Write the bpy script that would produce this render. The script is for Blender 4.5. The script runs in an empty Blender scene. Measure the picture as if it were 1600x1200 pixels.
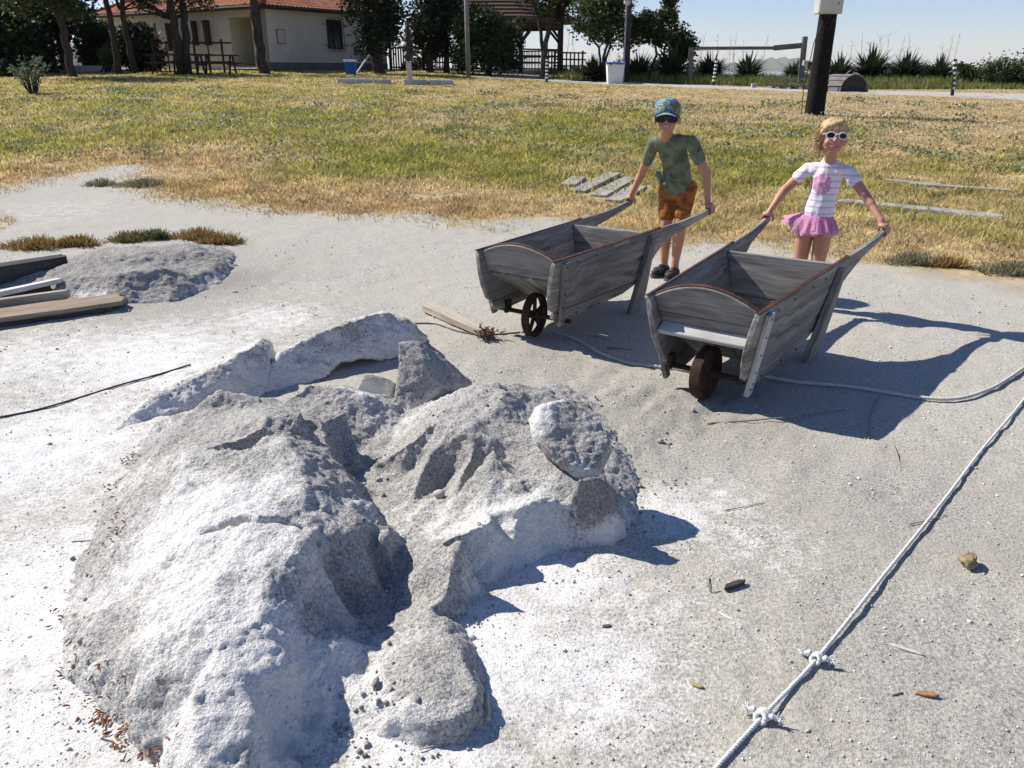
import bpy, bmesh, math, random
import numpy as np
from mathutils import Vector, Matrix
from mathutils.geometry import delaunay_2d_cdt

random.seed(7)
RNG = np.random.default_rng(11)
scene = bpy.context.scene
COL = scene.collection
R = math.radians

# ---------------------------------------------------------------- camera, sky, sun, exposure
CAM_H = 1.4
PITCH = R(21.4)
FPX = 1250.0                                   # focal length in pixels of the 1600 px wide photograph
cam_d = bpy.data.cameras.new('camera')
cam = bpy.data.objects.new('camera', cam_d)
COL.objects.link(cam)
cam.location = (0, 0, CAM_H)
cam.rotation_euler = (math.pi / 2 - PITCH, 0, 0)
cam_d.sensor_width = 36.0
cam_d.lens = FPX / 1600 * 36.0
cam_d.clip_end = 30000
cam_d.clip_start = 0.05
scene.camera = cam

SUN = Vector((-1.0, 0.46, 1.0)).normalized()   # towards the sun
world = bpy.data.worlds.new('World')
scene.world = world
world.use_nodes = True
wn = world.node_tree.nodes
wl = world.node_tree.links
wn.clear()
sky = wn.new('ShaderNodeTexSky')
sky.sky_type = 'NISHITA'
sky.sun_disc = False
sky.sun_elevation = math.asin(SUN.z)
sky.sun_rotation = math.atan2(SUN.x, SUN.y)
sky.altitude = 0
sky.air_density = 1.0
sky.dust_density = 0.0
sky.ozone_density = 6.0
bg = wn.new('ShaderNodeBackground')
bg.inputs['Strength'].default_value = 0.086
out = wn.new('ShaderNodeOutputWorld')
wb = wn.new('ShaderNodeMix'); wb.data_type = 'RGBA'; wb.blend_type = 'MULTIPLY'      # camera white balance of the sky
wb.inputs['Factor'].default_value = 1.0
wb.inputs[7].default_value = (1.13, 1.0, 1.08, 1)
wl.new(sky.outputs[0], wb.inputs[6])
wl.new(wb.outputs[2], bg.inputs[0])
wl.new(bg.outputs[0], out.inputs[0])

sun_d = bpy.data.lights.new('sun', 'SUN')
sun_d.energy = 5.0
sun_d.angle = R(0.53)
sun_d.color = (1.0, 0.94, 0.84)
sun = bpy.data.objects.new('sun', sun_d)
COL.objects.link(sun)
sun.location = (-20, 10, 25)
sun.rotation_euler = SUN.to_track_quat('Z', 'Y').to_euler()

scene.view_settings.view_transform = 'Standard'
scene.view_settings.look = 'None'
scene.view_settings.exposure = 0.5
scene.view_settings.gamma = 1.0
scene.view_settings.use_curve_mapping = False
scene.render.engine = 'CYCLES'
scene.cycles.max_bounces = 6
scene.cycles.transparent_max_bounces = 12

# ---------------------------------------------------------------- photo pixel -> world point
_up = np.array([0, math.sin(PITCH), math.cos(PITCH)])
_fw = np.array([0, math.cos(PITCH), -math.sin(PITCH)])
_C = np.array([0, 0, CAM_H])


def ray(px, py):
    return np.array([1.0, 0, 0]) * (px - 800) / FPX - _up * (py - 600) / FPX + _fw


def atz(px, py, z=0.0):
    d = ray(px, py)
    return _C + d * ((z - CAM_H) / d[2])


def aty(px, py, Y):
    d = ray(px, py)
    return _C + d * (Y / d[1])


def on_plane(px, py, O, N):
    d = ray(px, py)
    return _C + d * (np.dot(np.asarray(O) - _C, N) / np.dot(d, N))


def gx(px, Y, z=None):
    """world x of image column px for a point at depth Y"""
    if z is None:
        z = terrain0(0, Y)
    return (px - 800) / FPX * (Y * math.cos(PITCH) - (z - CAM_H) * math.sin(PITCH))


# ---------------------------------------------------------------- noise
def _h(ix, iy, iz, s):
    n = (ix.astype(np.int64) * 374761393 + iy.astype(np.int64) * 668265263 + iz.astype(np.int64) * 2147483647 + s * 974711) & 0xffffffff
    n = ((n ^ (n >> 13)) * 1274126177) & 0xffffffff
    n = (n ^ (n >> 16)) & 0xffffffff
    return n


def perlin(P, s=0):
    P = np.asarray(P, float)
    i = np.floor(P).astype(np.int64)
    f = P - i
    u = f * f * f * (f * (f * 6 - 15) + 10)
    r = np.zeros(len(P))
    for dx in (0, 1):
        for dy in (0, 1):
            for dz in (0, 1):
                h = _h(i[:, 0] + dx, i[:, 1] + dy, i[:, 2] + dz, s)
                gxx = (h & 255) / 127.5 - 1
                gyy = ((h >> 8) & 255) / 127.5 - 1
                gzz = ((h >> 16) & 255) / 127.5 - 1
                d = gxx * (f[:, 0] - dx) + gyy * (f[:, 1] - dy) + gzz * (f[:, 2] - dz)
                w = (u[:, 0] if dx else 1 - u[:, 0]) * (u[:, 1] if dy else 1 - u[:, 1]) * (u[:, 2] if dz else 1 - u[:, 2])
                r += d * w
    return r


def fbm(P, sc, octv=4, s=0, gain=0.5):
    P = np.asarray(P, float) * sc
    a, t = 1.0, 0
    for o in range(octv):
        t = t + a * perlin(P * (2.03 ** o) + 17.3 * o, s + o)
        a *= gain
    return t


def xy0(x, y):
    x = np.asarray(x, float).ravel(); y = np.asarray(y, float).ravel()
    return np.stack([x, y, np.zeros_like(x)], 1)


def sstep(a, b, x):
    t = np.clip((np.asarray(x, float) - a) / (b - a), 0, 1)
    return t * t * (3 - 2 * t)


# ---------------------------------------------------------------- terrain: flat salt pan, field rising behind, lake bank beyond
def terrain0(x, y):
    x = np.asarray(x, float); y = np.asarray(y, float)
    s = np.interp(x, [-12, -5, 1.5, 14], [.047, .043, .036, .0315])
    d = y - 8.3
    ramp = .5 * (d + np.sqrt(d * d + 1.2)) - .03
    z = s * ramp
    z = np.where(z > 1.1, 1.1 + .36 * np.tanh((z - 1.1) / .36), z)
    z = np.where(z < 0, 0, z)
    edge = np.interp(x, [-14, -6, 0, 12], [62, 56, 47, 38])
    t = sstep(0, 1, (y - edge) / 22.0)
    return z * (1 - t) + (-4.0) * t


def tz(x, y):
    return float(terrain0(x, y))


# ---------------------------------------------------------------- object helpers
def tag(o, label=None, cat=None, group=None, kind=None):
    if label: o['label'] = label
    if cat: o['category'] = cat
    if group: o['group'] = group
    if kind: o['kind'] = kind
    return o


def thing(name, label, cat, loc=(0, 0, 0), rotz=0.0, group=None):
    o = bpy.data.objects.new(name, None)
    o.empty_display_size = .1
    COL.objects.link(o)
    o.location = loc
    o.rotation_euler = (0, 0, rotz)
    return tag(o, label, cat, group)


def chain_loc(p):
    v = Vector((0, 0, 0))
    while p is not None:
        v += p.location
        p = p.parent
    return v


def mesh_np(name, V, F, smooth=False):
    """F: list of index lists, or an (n,k) int array"""
    me = bpy.data.meshes.new(name)
    V = np.asarray(V, np.float32)
    if isinstance(F, np.ndarray):
        n, k = F.shape
        me.vertices.add(len(V)); me.vertices.foreach_set('co', V.ravel())
        me.loops.add(n * k); me.loops.foreach_set('vertex_index', F.astype(np.int32).ravel())
        me.polygons.add(n)
        me.polygons.foreach_set('loop_start', np.arange(0, n * k, k, dtype=np.int32))
        me.update(calc_edges=True)
    else:
        me.from_pydata([tuple(map(float, v)) for v in V], [], F)
        me.update()
    if smooth:
        me.polygons.foreach_set('use_smooth', np.ones(len(me.polygons), bool))
    return me


def link(name, me, mat=None, parent=None, matrix=None):
    o = bpy.data.objects.new(name, me)
    COL.objects.link(o)
    if mat is not None and len(me.materials) == 0:
        for m in (mat if isinstance(mat, (list, tuple)) else [mat]):
            me.materials.append(m)
    o.parent = parent
    if matrix is not None:
        o.matrix_local = matrix
    return o


def mobj(name, V, F, mat, parent=None, world=True, smooth=False, local=False):
    """mesh object from world coordinates; re-based on its parent or on its own foot"""
    V = np.array(V, float)
    loc = None
    if local:
        pass
    elif parent is not None:
        V = V - np.array(chain_loc(parent))
    else:
        loc = np.array([(V[:, 0].min() + V[:, 0].max()) / 2, (V[:, 1].min() + V[:, 1].max()) / 2, V[:, 2].min()])
        V = V - loc
    o = link(name, mesh_np(name, V, F, smooth), mat, parent)
    if loc is not None:
        o.location = loc
    return o


def set_col(me, cols, domain='FACE', name='col'):
    a = me.attributes.new(name, 'FLOAT_COLOR', domain)
    c = np.ones((len(cols), 4), np.float32)
    c[:, :3] = cols
    a.data.foreach_set('color', c.ravel())


class MB:
    """collects boxes, bars, tubes and polygons into one mesh"""
    def __init__(s):
        s.V = []; s.F = []

    def add(s, V, F):
        n = len(s.V)
        s.V += [tuple(map(float, v)) for v in V]
        s.F += [[i + n for i in f] for f in F]
        return s

    def box(s, c, size, ax=None):
        c = np.array(c, float); h = np.array(size, float) / 2
        A = np.eye(3) if ax is None else np.array(ax, float)
        P = [c + A[0] * h[0] * i + A[1] * h[1] * j + A[2] * h[2] * k for k in (-1, 1) for j in (-1, 1) for i in (-1, 1)]
        return s.add(P, [[0, 2, 3, 1], [4, 5, 7, 6], [0, 1, 5, 4], [2, 6, 7, 3], [0, 4, 6, 2], [1, 3, 7, 5]])

    def bar(s, a, b, w, h, up=(0, 0, 1)):
        a = np.array(a, float); b = np.array(b, float); d = b - a; L = np.linalg.norm(d); d /= L
        sd = np.cross(d, up)
        if np.linalg.norm(sd) < 1e-4: sd = np.cross(d, (0, 1, 0))
        sd /= np.linalg.norm(sd); u = np.cross(sd, d)
        return s.box((a + b) / 2, (L, w, h), (d, sd, u))

    def tube(s, pts, rad, n=8, cap=True, flat=None):
        V, F = tube(pts, rad, n, cap)
        return s.add(V, F)

    def lathe(s, base, prof, n=16, axis=None):
        V, F = lathe(prof, n)
        V = np.array(V)
        if axis is not None:
            q = Vector((0, 0, 1)).rotation_difference(Vector(axis)).to_matrix()
            V = V @ np.array(q).T
        return s.add(V + np.array(base, float), F)

    def build(s, name, mat, parent=None, local=False, smooth=False, bevel=0):
        o = mobj(name, s.V, s.F, mat, parent, local=local, smooth=smooth)
        if bevel:
            bm = bmesh.new(); bm.from_mesh(o.data)
            bmesh.ops.bevel(bm, geom=bm.edges[:], offset=bevel, segments=1, affect='EDGES', clamp_overlap=True)
            bm.to_mesh(o.data); bm.free()
        return o


def tube(pts, rad, n=8, cap=True):
    pts = np.array(pts, float)
    m = len(pts)
    rad = np.full(m, rad, float) if np.isscalar(rad) else np.array(rad, float)
    T = np.gradient(pts, axis=0)
    T /= np.linalg.norm(T, axis=1)[:, None] + 1e-12
    ref = np.array([0, 0, 1.0]) if abs(T[0, 2]) < .9 else np.array([1.0, 0, 0])
    V = []; F = []
    nrm = np.cross(T[0], ref); nrm /= np.linalg.norm(nrm)
    for i in range(m):
        nrm = nrm - T[i] * np.dot(nrm, T[i]); nrm /= np.linalg.norm(nrm)
        b = np.cross(T[i], nrm)
        for k in range(n):
            a = 2 * math.pi * k / n
            V.append(pts[i] + rad[i] * (nrm * math.cos(a) + b * math.sin(a)))
    for i in range(m - 1):
        for k in range(n):
            k2 = (k + 1) % n
            F.append([i * n + k, i * n + k2, (i + 1) * n + k2, (i + 1) * n + k])
    if cap:
        F.append(list(range(n))[::-1])
        F.append([(m - 1) * n + k for k in range(n)])
    return V, F


def lathe(prof, n=16):
    V = []; F = []
    m = len(prof)
    for r, z in prof:
        for k in range(n):
            a = 2 * math.pi * k / n
            V.append((r * math.cos(a), r * math.sin(a), z))
    for i in range(m - 1):
        for k in range(n):
            k2 = (k + 1) % n
            F.append([i * n + k, i * n + k2, (i + 1) * n + k2, (i + 1) * n + k])
    F.append(list(range(n))[::-1]); F.append([(m - 1) * n + k for k in range(n)])
    return V, F


def board(name, outline, thick, O, A, B, mat, parent=None, bevel=.004, warp=0.0):
    """plank cut to a 2-D outline: A runs along its grain, B across it; O, A, B in the parent's space"""
    A = Vector(A).normalized(); B = Vector(B); B = (B - A * B.dot(A)).normalized(); N = A.cross(B)
    bm = bmesh.new()
    lo = [bm.verts.new((a, b, -thick / 2)) for a, b in outline]
    hi = [bm.verts.new((a, b, thick / 2)) for a, b in outline]
    n = len(outline)
    bm.faces.new(lo[::-1]); bm.faces.new(hi)
    for i in range(n):
        j = (i + 1) % n
        bm.faces.new((lo[i], lo[j], hi[j], hi[i]))
    bmesh.ops.recalc_face_normals(bm, faces=bm.faces[:])
    if bevel:
        bmesh.ops.bevel(bm, geom=bm.edges[:], offset=bevel, segments=1, affect='EDGES', clamp_overlap=True)
    me = bpy.data.meshes.new(name)
    bm.to_mesh(me); bm.free()
    M = Matrix((A, B, N)).transposed().to_4x4()
    M.translation = Vector(O)
    if parent is None:
        o = link(name, me, mat)
        o.matrix_world = M
        return o
    return link(name, me, mat, parent, M)


def rect(l, h):
    return [(0, 0), (l, 0), (l, h), (0, h)]


def copy_tree(o, parent=None):
    c = o.copy(); COL.objects.link(c); c.parent = parent
    for ch in list(o.children):
        copy_tree(ch, c)
    return c


# ---------------------------------------------------------------- solids -> voxel skin
def remesh(V, F, vox, smooth_it=2):
    me = mesh_np('tmp', V, F)
    bm = bmesh.new(); bm.from_mesh(me)
    bmesh.ops.recalc_face_normals(bm, faces=bm.faces[:]); bm.to_mesh(me); bm.free()
    o = bpy.data.objects.new('tmp', me); COL.objects.link(o)
    m = o.modifiers.new('r', 'REMESH'); m.mode = 'VOXEL'; m.voxel_size = vox; m.adaptivity = 0
    dg = bpy.context.evaluated_depsgraph_get(); dg.update()
    me2 = bpy.data.meshes.new_from_object(o.evaluated_get(dg))
    bpy.data.objects.remove(o); bpy.data.meshes.remove(me)
    if smooth_it:
        co = get_co(me2)
        E = np.empty(len(me2.edges) * 2, np.int32); me2.edges.foreach_get('vertices', E); E = E.reshape(-1, 2)
        co = laplace(co, E, smooth_it)
        me2.vertices.foreach_set('co', co.astype(np.float32).ravel())
    me2.polygons.foreach_set('use_smooth', np.ones(len(me2.polygons), bool))
    me2.update()
    return me2


def get_co(me):
    c = np.empty(len(me.vertices) * 3, np.float32); me.vertices.foreach_get('co', c)
    return c.reshape(-1, 3).astype(float)


def get_no(me):
    me.update()
    c = np.empty(len(me.vertices) * 3, np.float32); me.vertices.foreach_get('normal', c)
    return c.reshape(-1, 3).astype(float)


def set_co(me, co):
    me.vertices.foreach_set('co', co.astype(np.float32).ravel()); me.update()


def laplace(co, E, it, f=.5):
    n = len(co)
    deg = np.bincount(E.ravel(), minlength=n)[:, None]
    for _ in range(it):
        s = np.zeros_like(co)
        for k in range(3):
            s[:, k] = np.bincount(E[:, 0], co[E[:, 1], k], n) + np.bincount(E[:, 1], co[E[:, 0], k], n)
        co = co * (1 - f) + f * s / np.maximum(deg, 1)
    return co


def capsule(p0, r0, p1, r1, n=14, flat=None, m=5):
    """closed tapered capsule; flat=(axis vector, factor) squeezes it across that axis"""
    p0 = np.array(p0, float); p1 = np.array(p1, float)
    d = p1 - p0; L = np.linalg.norm(d); d = d / L
    ref = np.array([0, 0, 1.0]) if abs(d[2]) < .9 else np.array([1.0, 0, 0])
    u = np.cross(d, ref); u /= np.linalg.norm(u); v = np.cross(d, u)
    rings = []
    for i in range(m):
        a = -math.pi / 2 + (math.pi / 2) * (i + .3) / m
        rings.append((r0 * math.sin(a), r0 * math.cos(a)))
    for i in range(m + 1):
        a = (math.pi / 2) * i / (m + .3)
        rings.append((L + r1 * math.sin(a), r1 * math.cos(a)))
    V = []; F = []
    for h, r in rings:
        for k in range(n):
            a = 2 * math.pi * k / n
            w = r * (u * math.cos(a) + v * math.sin(a))
            if flat is not None:
                ax = np.array(flat[0], float); ax /= np.linalg.norm(ax)
                w = w - ax * np.dot(w, ax) * (1 - flat[1])
            V.append(p0 + d * h + w)
    q = len(rings)
    for i in range(q - 1):
        for k in range(n):
            k2 = (k + 1) % n
            F.append([i * n + k, i * n + k2, (i + 1) * n + k2, (i + 1) * n + k])
    F.append(list(range(n))[::-1]); F.append([(q - 1) * n + k for k in range(n)])
    return V, F


def ellipsoid(c, ax, rad, n=18, m=12):
    """ax: 3 unit row vectors"""
    c = np.array(c, float); ax = np.array(ax, float)
    V = []; F = []
    for i in range(m + 1):
        t = -math.pi / 2 + math.pi * (i + .15) / (m + .3)
        for k in range(n):
            a = 2 * math.pi * k / n
            q = (math.cos(t) * math.cos(a) * rad[0], math.cos(t) * math.sin(a) * rad[1], math.sin(t) * rad[2])
            V.append(c + ax[0] * q[0] + ax[1] * q[1] + ax[2] * q[2])
    for i in range(m):
        for k in range(n):
            k2 = (k + 1) % n
            F.append([i * n + k, i * n + k2, (i + 1) * n + k2, (i + 1) * n + k])
    F.append(list(range(n))[::-1]); F.append([m * n + k for k in range(n)])
    return V, F


def unit(v):
    v = np.array(v, float)
    return v / np.linalg.norm(v)


# ---------------------------------------------------------------- materials
class Mat:
    def __init__(s, name, rough=.8, spec=.3):
        s.m = bpy.data.materials.new(name); s.m.use_nodes = True
        s.t = s.m.node_tree; s.n = s.t.nodes; s.l = s.t.links
        s.b = s.n['Principled BSDF']
        s.b.inputs['Roughness'].default_value = rough
        s.b.inputs['Specular IOR Level'].default_value = spec
        s._tc = None

    def new(s, t, **k):
        n = s.n.new(t)
        for a, v in k.items(): setattr(n, a, v)
        return n

    def tc(s, kind='Object', scale=None, offset_random=False):
        if s._tc is None: s._tc = s.new('ShaderNodeTexCoord')
        o = s._tc.outputs[kind]
        if offset_random:
            oi = s.new('ShaderNodeObjectInfo')
            mu = s.new('ShaderNodeMath', operation='MULTIPLY'); s.l.new(oi.outputs['Random'], mu.inputs[0]); mu.inputs[1].default_value = 37.0
            ad = s.new('ShaderNodeVectorMath', operation='ADD'); s.l.new(o, ad.inputs[0]); s.l.new(mu.outputs[0], ad.inputs[1]); o = ad.outputs[0]
        if scale is not None:
            mp = s.new('ShaderNodeMapping'); mp.inputs['Scale'].default_value = scale
            s.l.new(o, mp.inputs['Vector']); o = mp.outputs[0]
        return o

    def noise(s, vec, scale, detail=4, rough=.55, dist=0.0):
        n = s.new('ShaderNodeTexNoise'); s.l.new(vec, n.inputs['Vector'])
        n.inputs['Scale'].default_value = scale; n.inputs['Detail'].default_value = detail
        n.inputs['Roughness'].default_value = rough; n.inputs['Distortion'].default_value = dist
        return n.outputs['Fac']

    def voro(s, vec, scale, feature='F1', out='Distance'):
        n = s.new('ShaderNodeTexVoronoi', feature=feature); s.l.new(vec, n.inputs['Vector']); n.inputs['Scale'].default_value = scale
        return n.outputs[out]

    def ramp(s, fac, stops, interp='LINEAR'):
        n = s.new('ShaderNodeValToRGB'); cr = n.color_ramp; cr.interpolation = interp
        while len(cr.elements) < len(stops): cr.elements.new(.5)
        for e, (p, c) in zip(cr.elements, stops):
            e.position = p; e.color = tuple(c) + (1,) if len(c) == 3 else c
        s.l.new(fac, n.inputs['Fac'])
        return n.outputs['Color']

    def val(s, fac, a, b):
        """linear step of a value between a and b"""
        n = s.new('ShaderNodeMapRange'); s.l.new(fac, n.inputs['Value'])
        n.inputs['From Min'].default_value = a; n.inputs['From Max'].default_value = b
        return n.outputs['Result']

    def mix(s, fac, a, b, mode='MIX'):
        n = s.new('ShaderNodeMix', data_type='RGBA', blend_type=mode)
        if isinstance(fac, (int, float)): n.inputs['Factor'].default_value = fac
        else: s.l.new(fac, n.inputs['Factor'])
        for sock, v in ((n.inputs[6], a), (n.inputs[7], b)):
            if isinstance(v, (tuple, list)): sock.default_value = tuple(v) + (1,)
            else: s.l.new(v, sock)
        return n.outputs[2]

    def math(s, op, a, b=None):
        n = s.new('ShaderNodeMath', operation=op)
        for sock, v in ((n.inputs[0], a), (n.inputs[1], b)):
            if v is None: continue
            if isinstance(v, (int, float)): sock.default_value = v
            else: s.l.new(v, sock)
        return n.outputs[0]

    def attr(s, name, out='Fac'):
        n = s.new('ShaderNodeAttribute', attribute_name=name)
        return n.outputs[out]

    def color(s, c):
        if isinstance(c, (tuple, list)): s.b.inputs['Base Color'].default_value = tuple(c) + (1,)
        else: s.l.new(c, s.b.inputs['Base Color'])
        return s

    def bump(s, h, strength=.5, dist=.01):
        n = s.new('ShaderNodeBump'); n.inputs['Strength'].default_value = strength; n.inputs['Distance'].default_value = dist
        s.l.new(h, n.inputs['Height']); s.l.new(n.outputs[0], s.b.inputs['Normal'])
        return s


def plain(name, c1, c2=None, scale=8, rough=.8, bump=.0, detail=5, spec=.25, lo=.35, hi=.65, metal=0):
    m = Mat(name, rough, spec)
    if c2 is None: c2 = tuple(x * .75 for x in c1)
    f = m.noise(m.tc('Object', offset_random=True), scale, detail, .6)
    m.color(m.ramp(f, [(lo, c1), (hi, c2)]))
    m.b.inputs['Metallic'].default_value = metal
    if bump: m.bump(m.noise(m.tc('Object'), scale * 5, 4, .6), bump, .01)
    return m.m


def wood(name, dark, mid, light, rough=.85, fine=1.0, knots=True):
    m = Mat(name, rough, .2)
    v = m.tc('Object', offset_random=True)
    mp = m.new('ShaderNodeMapping'); mp.inputs['Scale'].default_value = (1.2, 14 * fine, 14 * fine); m.l.new(v, mp.inputs[0])
    warp = m.noise(v, 3.0, 2)
    wv = m.new('ShaderNodeVectorMath', operation='SCALE'); m.l.new(mp.outputs[0], wv.inputs[0]); wv.inputs['Scale'].default_value = 1.0
    ad = m.new('ShaderNodeVectorMath', operation='ADD'); m.l.new(wv.outputs[0], ad.inputs[0])
    cm = m.new('ShaderNodeCombineXYZ'); m.l.new(m.math('MULTIPLY', warp, 3.0), cm.inputs[1]); m.l.new(cm.outputs[0], ad.inputs[1])
    g1 = m.noise(ad.outputs[0], 1.0, 8, .68, .5)
    mp2 = m.new('ShaderNodeMapping'); mp2.inputs['Scale'].default_value = (2.5, 90 * fine, 90 * fine); m.l.new(v, mp2.inputs[0])
    g2 = m.noise(mp2.outputs[0], 1.0, 5, .7, .3)
    g = m.math('ADD', m.math('MULTIPLY', g1, .6), m.math('MULTIPLY', g2, .4))
    c = m.ramp(g, [(.33, dark), (.48, mid), (.66, light)])
    st = m.noise(v, 2.2, 4, .6)
    c = m.mix(m.val(st, .5, .8), c, tuple(x * .62 for x in mid))
    if knots:
        mp3 = m.new('ShaderNodeMapping'); mp3.inputs['Scale'].default_value = (2.0, 6.5, 6.5); m.l.new(v, mp3.inputs[0])
        k = m.voro(mp3.outputs[0], 1.0)
        c = m.mix(m.math('MULTIPLY', m.math('SUBTRACT', 1.0, m.val(k, .05, .15)), .75), c, tuple(x * .5 for x in dark))
    m.color(c)
    m.bump(g, .55, .004)
    return m.m

# ================================================================ ground
def onground(px, py):
    """first point where the pixel's ray meets the terrain"""
    d = ray(px, py); d = d / d[1]
    Y = np.linspace(.5, 48, 2400)
    g = CAM_H + d[2] * Y - terrain0(d[0] * Y, Y)
    k = int(np.argmax(g <= 0)) if (g <= 0).any() else int(np.argmin(g))
    y = Y[k]
    if k > 0 and g[k] <= 0: y = Y[k - 1] + (Y[k] - Y[k - 1]) * g[k - 1] / (g[k - 1] - g[k])
    return np.array([d[0] * y, y, tz(d[0] * y, y)])


def sdist(P, poly):
    """signed distance to a polygon, positive inside"""
    poly = np.asarray(poly, float)
    x, y = P[:, 0], P[:, 1]
    ins = np.zeros(len(P), bool); dm = np.full(len(P), 1e9)
    for i in range(len(poly)):
        a = poly[i]; b = poly[(i + 1) % len(poly)]
        ab = b - a; L = ab @ ab + 1e-12
        t = np.clip(((x - a[0]) * ab[0] + (y - a[1]) * ab[1]) / L, 0, 1)
        dm = np.minimum(dm, np.hypot(x - a[0] - t * ab[0], y - a[1] - t * ab[1]))
        c = ((a[1] > y) != (b[1] > y)) & (x < (b[0] - a[0]) * (y - a[1]) / (b[1] - a[1] + 1e-12) + a[0])
        ins ^= c
    return np.where(ins, dm, -dm)


BARE = [onground(*q)[:2] for q in [(-300, 345), (0, 306), (60, 291), (110, 284), (150, 272), (190, 262), (205, 266), (180, 284), (172, 296), (205, 304),
        (235, 312), (250, 322), (320, 328), (420, 342), (480, 338), (560, 345), (640, 349), (700, 359), (780, 361), (860, 354), (930, 364), (1010, 394),
        (1100, 394), (1180, 388), (1240, 406), (1330, 425), (1420, 441), (1500, 453), (1600, 476), (1800, 520)]] + [(12, 4.5), (12, -3), (-14, -3), (-14, 4)]
TUFT = [onground(*q)[:2] for q in [(-60, 322), (5, 332), (28, 345), (5, 362), (-60, 380)]]
PATH = [onground(*q)[:2] for q in [(1900, 172), (1600, 157), (1500, 153), (1400, 149), (1300, 146), (1200, 142), (1100, 138), (1000, 134), (900, 130), (840, 127), (770, 122), (720, 119),
        (720, 116), (770, 117), (840, 123), (900, 126), (1000, 130), (1100, 134), (1200, 138), (1300, 141), (1400, 143), (1600, 147), (1900, 158)]]
WHITE = [(60, 700, .8, .9), (60, 950, .7, 1.), (230, 560, .8, .9), (20, 1150, .5, .9), (420, 500, .5, .7), (760, 1010, .35, 1.), (860, 900, .3, .9), (900, 1050, .35, .8), (650, 1180, .3, .9),
         (60, 560, .8, .7), (1040, 800, .25, .8), (1120, 780, .2, .6), (1180, 850, .25, .5), (480, 450, .6, .35), (90, 330, 1.2, .4), (300, 1190, .3, .8), (1000, 960, .3, .55), (600, 880, .3, .7),
         (540, 760, .25, .55), (1150, 1000, .25, .3), (230, 700, .3, .7), (700, 900, .3, .7)]
GREYD = [(1080, 640, .55, .9), (900, 560, .6, .6), (1450, 800, .6, .5), (1500, 1050, .5, .5), (990, 700, .3, .7), (300, 430, .9, .5)]


SLABS = [[(888, 293), (905, 281)], [(902, 303), (960, 275)], [(935, 310), (985, 282)], [(958, 318), (1000, 296)]]
KERBS = [[(1310, 319), (1482, 336)], [(1478, 336), (1565, 346)], [(1420, 292), (1580, 303)], [(1380, 286), (1470, 294)]]


def seg_dist(x, y, a, b):
    ab = b - a
    t = np.clip(((x - a[0]) * ab[0] + (y - a[1]) * ab[1]) / (ab @ ab), 0, 1)
    return np.hypot(x - a[0] - t * ab[0], y - a[1] - t * ab[1])


def bare_at(x, y):
    P = np.stack([np.ravel(x), np.ravel(y)], 1)
    d = np.maximum(sdist(P, BARE), -1e9)
    d = np.where(sdist(P, TUFT) > 0, -np.abs(sdist(P, TUFT)), d)
    P3 = xy0(P[:, 0], P[:, 1])
    return d + .28 * fbm(P3, 1.3, 4, 5) + .2 * fbm(P3, 6, 2, 9)


def blobs(x, y, L):
    w = np.zeros(len(x))
    for px, py, r, s in L:
        c = onground(px, py)
        w = np.maximum(w, s * np.exp(-((x - c[0]) ** 2 + (y - c[1]) ** 2) / (r * r)))
    return w


def ground_z(x, y):
    """terrain with its small relief"""
    x = np.ravel(x).astype(float); y = np.ravel(y).astype(float)
    z = terrain0(x, y)
    P = xy0(x, y)
    near = np.clip(1.6 - y / 12, 0, 1)
    b = sstep(-.2, .3, bare_at(x, y))
    z = z + near * b * (.014 * fbm(P, 1.7, 3, 1) + .008 * fbm(P, 7, 3, 2) + .004 * fbm(P, 30, 2, 3))
    z = z + (1 - b) * (.03 * fbm(P, .5, 3, 4) + .02 * fbm(P, 2.5, 2, 6) + .015)
    # trampled ruts in front of the barrows
    rut = blobs(x, y, [(1050, 640, .4, 1), (1000, 700, .3, .8), (960, 610, .4, .8)])
    A = np.stack([(x * .55 + y * .83) * 2.2, (x * .83 - y * .55) * 7, 0 * x], 1)
    z = z - rut * .034 * np.abs(fbm(A, 1.0, 3, 21)) 
    z = z + rut * .014 * fbm(P, 14, 3, 8)
    return z


rows = [-30., -12., -5., -2., -.6, -.2, .1]
while rows[-1] < 120: rows.append(rows[-1] + .0085 * (rows[-1] + .35) + (.02 * max(0, rows[-1] - 50)))
rows = np.array(rows)
NU = 430
us = np.linspace(-1, 1, NU)
us = np.sign(us) * (np.abs(us) * .62 + np.abs(us) ** 3 * .38)
Wd = np.where(rows < .1, 40.0, 2.6 + 1.45 * np.maximum(rows, 0) + 0.0 * rows)
gX = us[None, :] * Wd[:, None]
gY = np.repeat(rows[:, None], NU, 1)
gZ = ground_z(gX, gY).reshape(gX.shape)
gV = np.stack([gX, gY, gZ], -1).reshape(-1, 3)
ii = np.arange(len(rows) - 1)[:, None] * NU + np.arange(NU - 1)[None, :]
gF = np.stack([ii, ii + 1, ii + NU + 1, ii + NU], -1).reshape(-1, 4)

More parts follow.
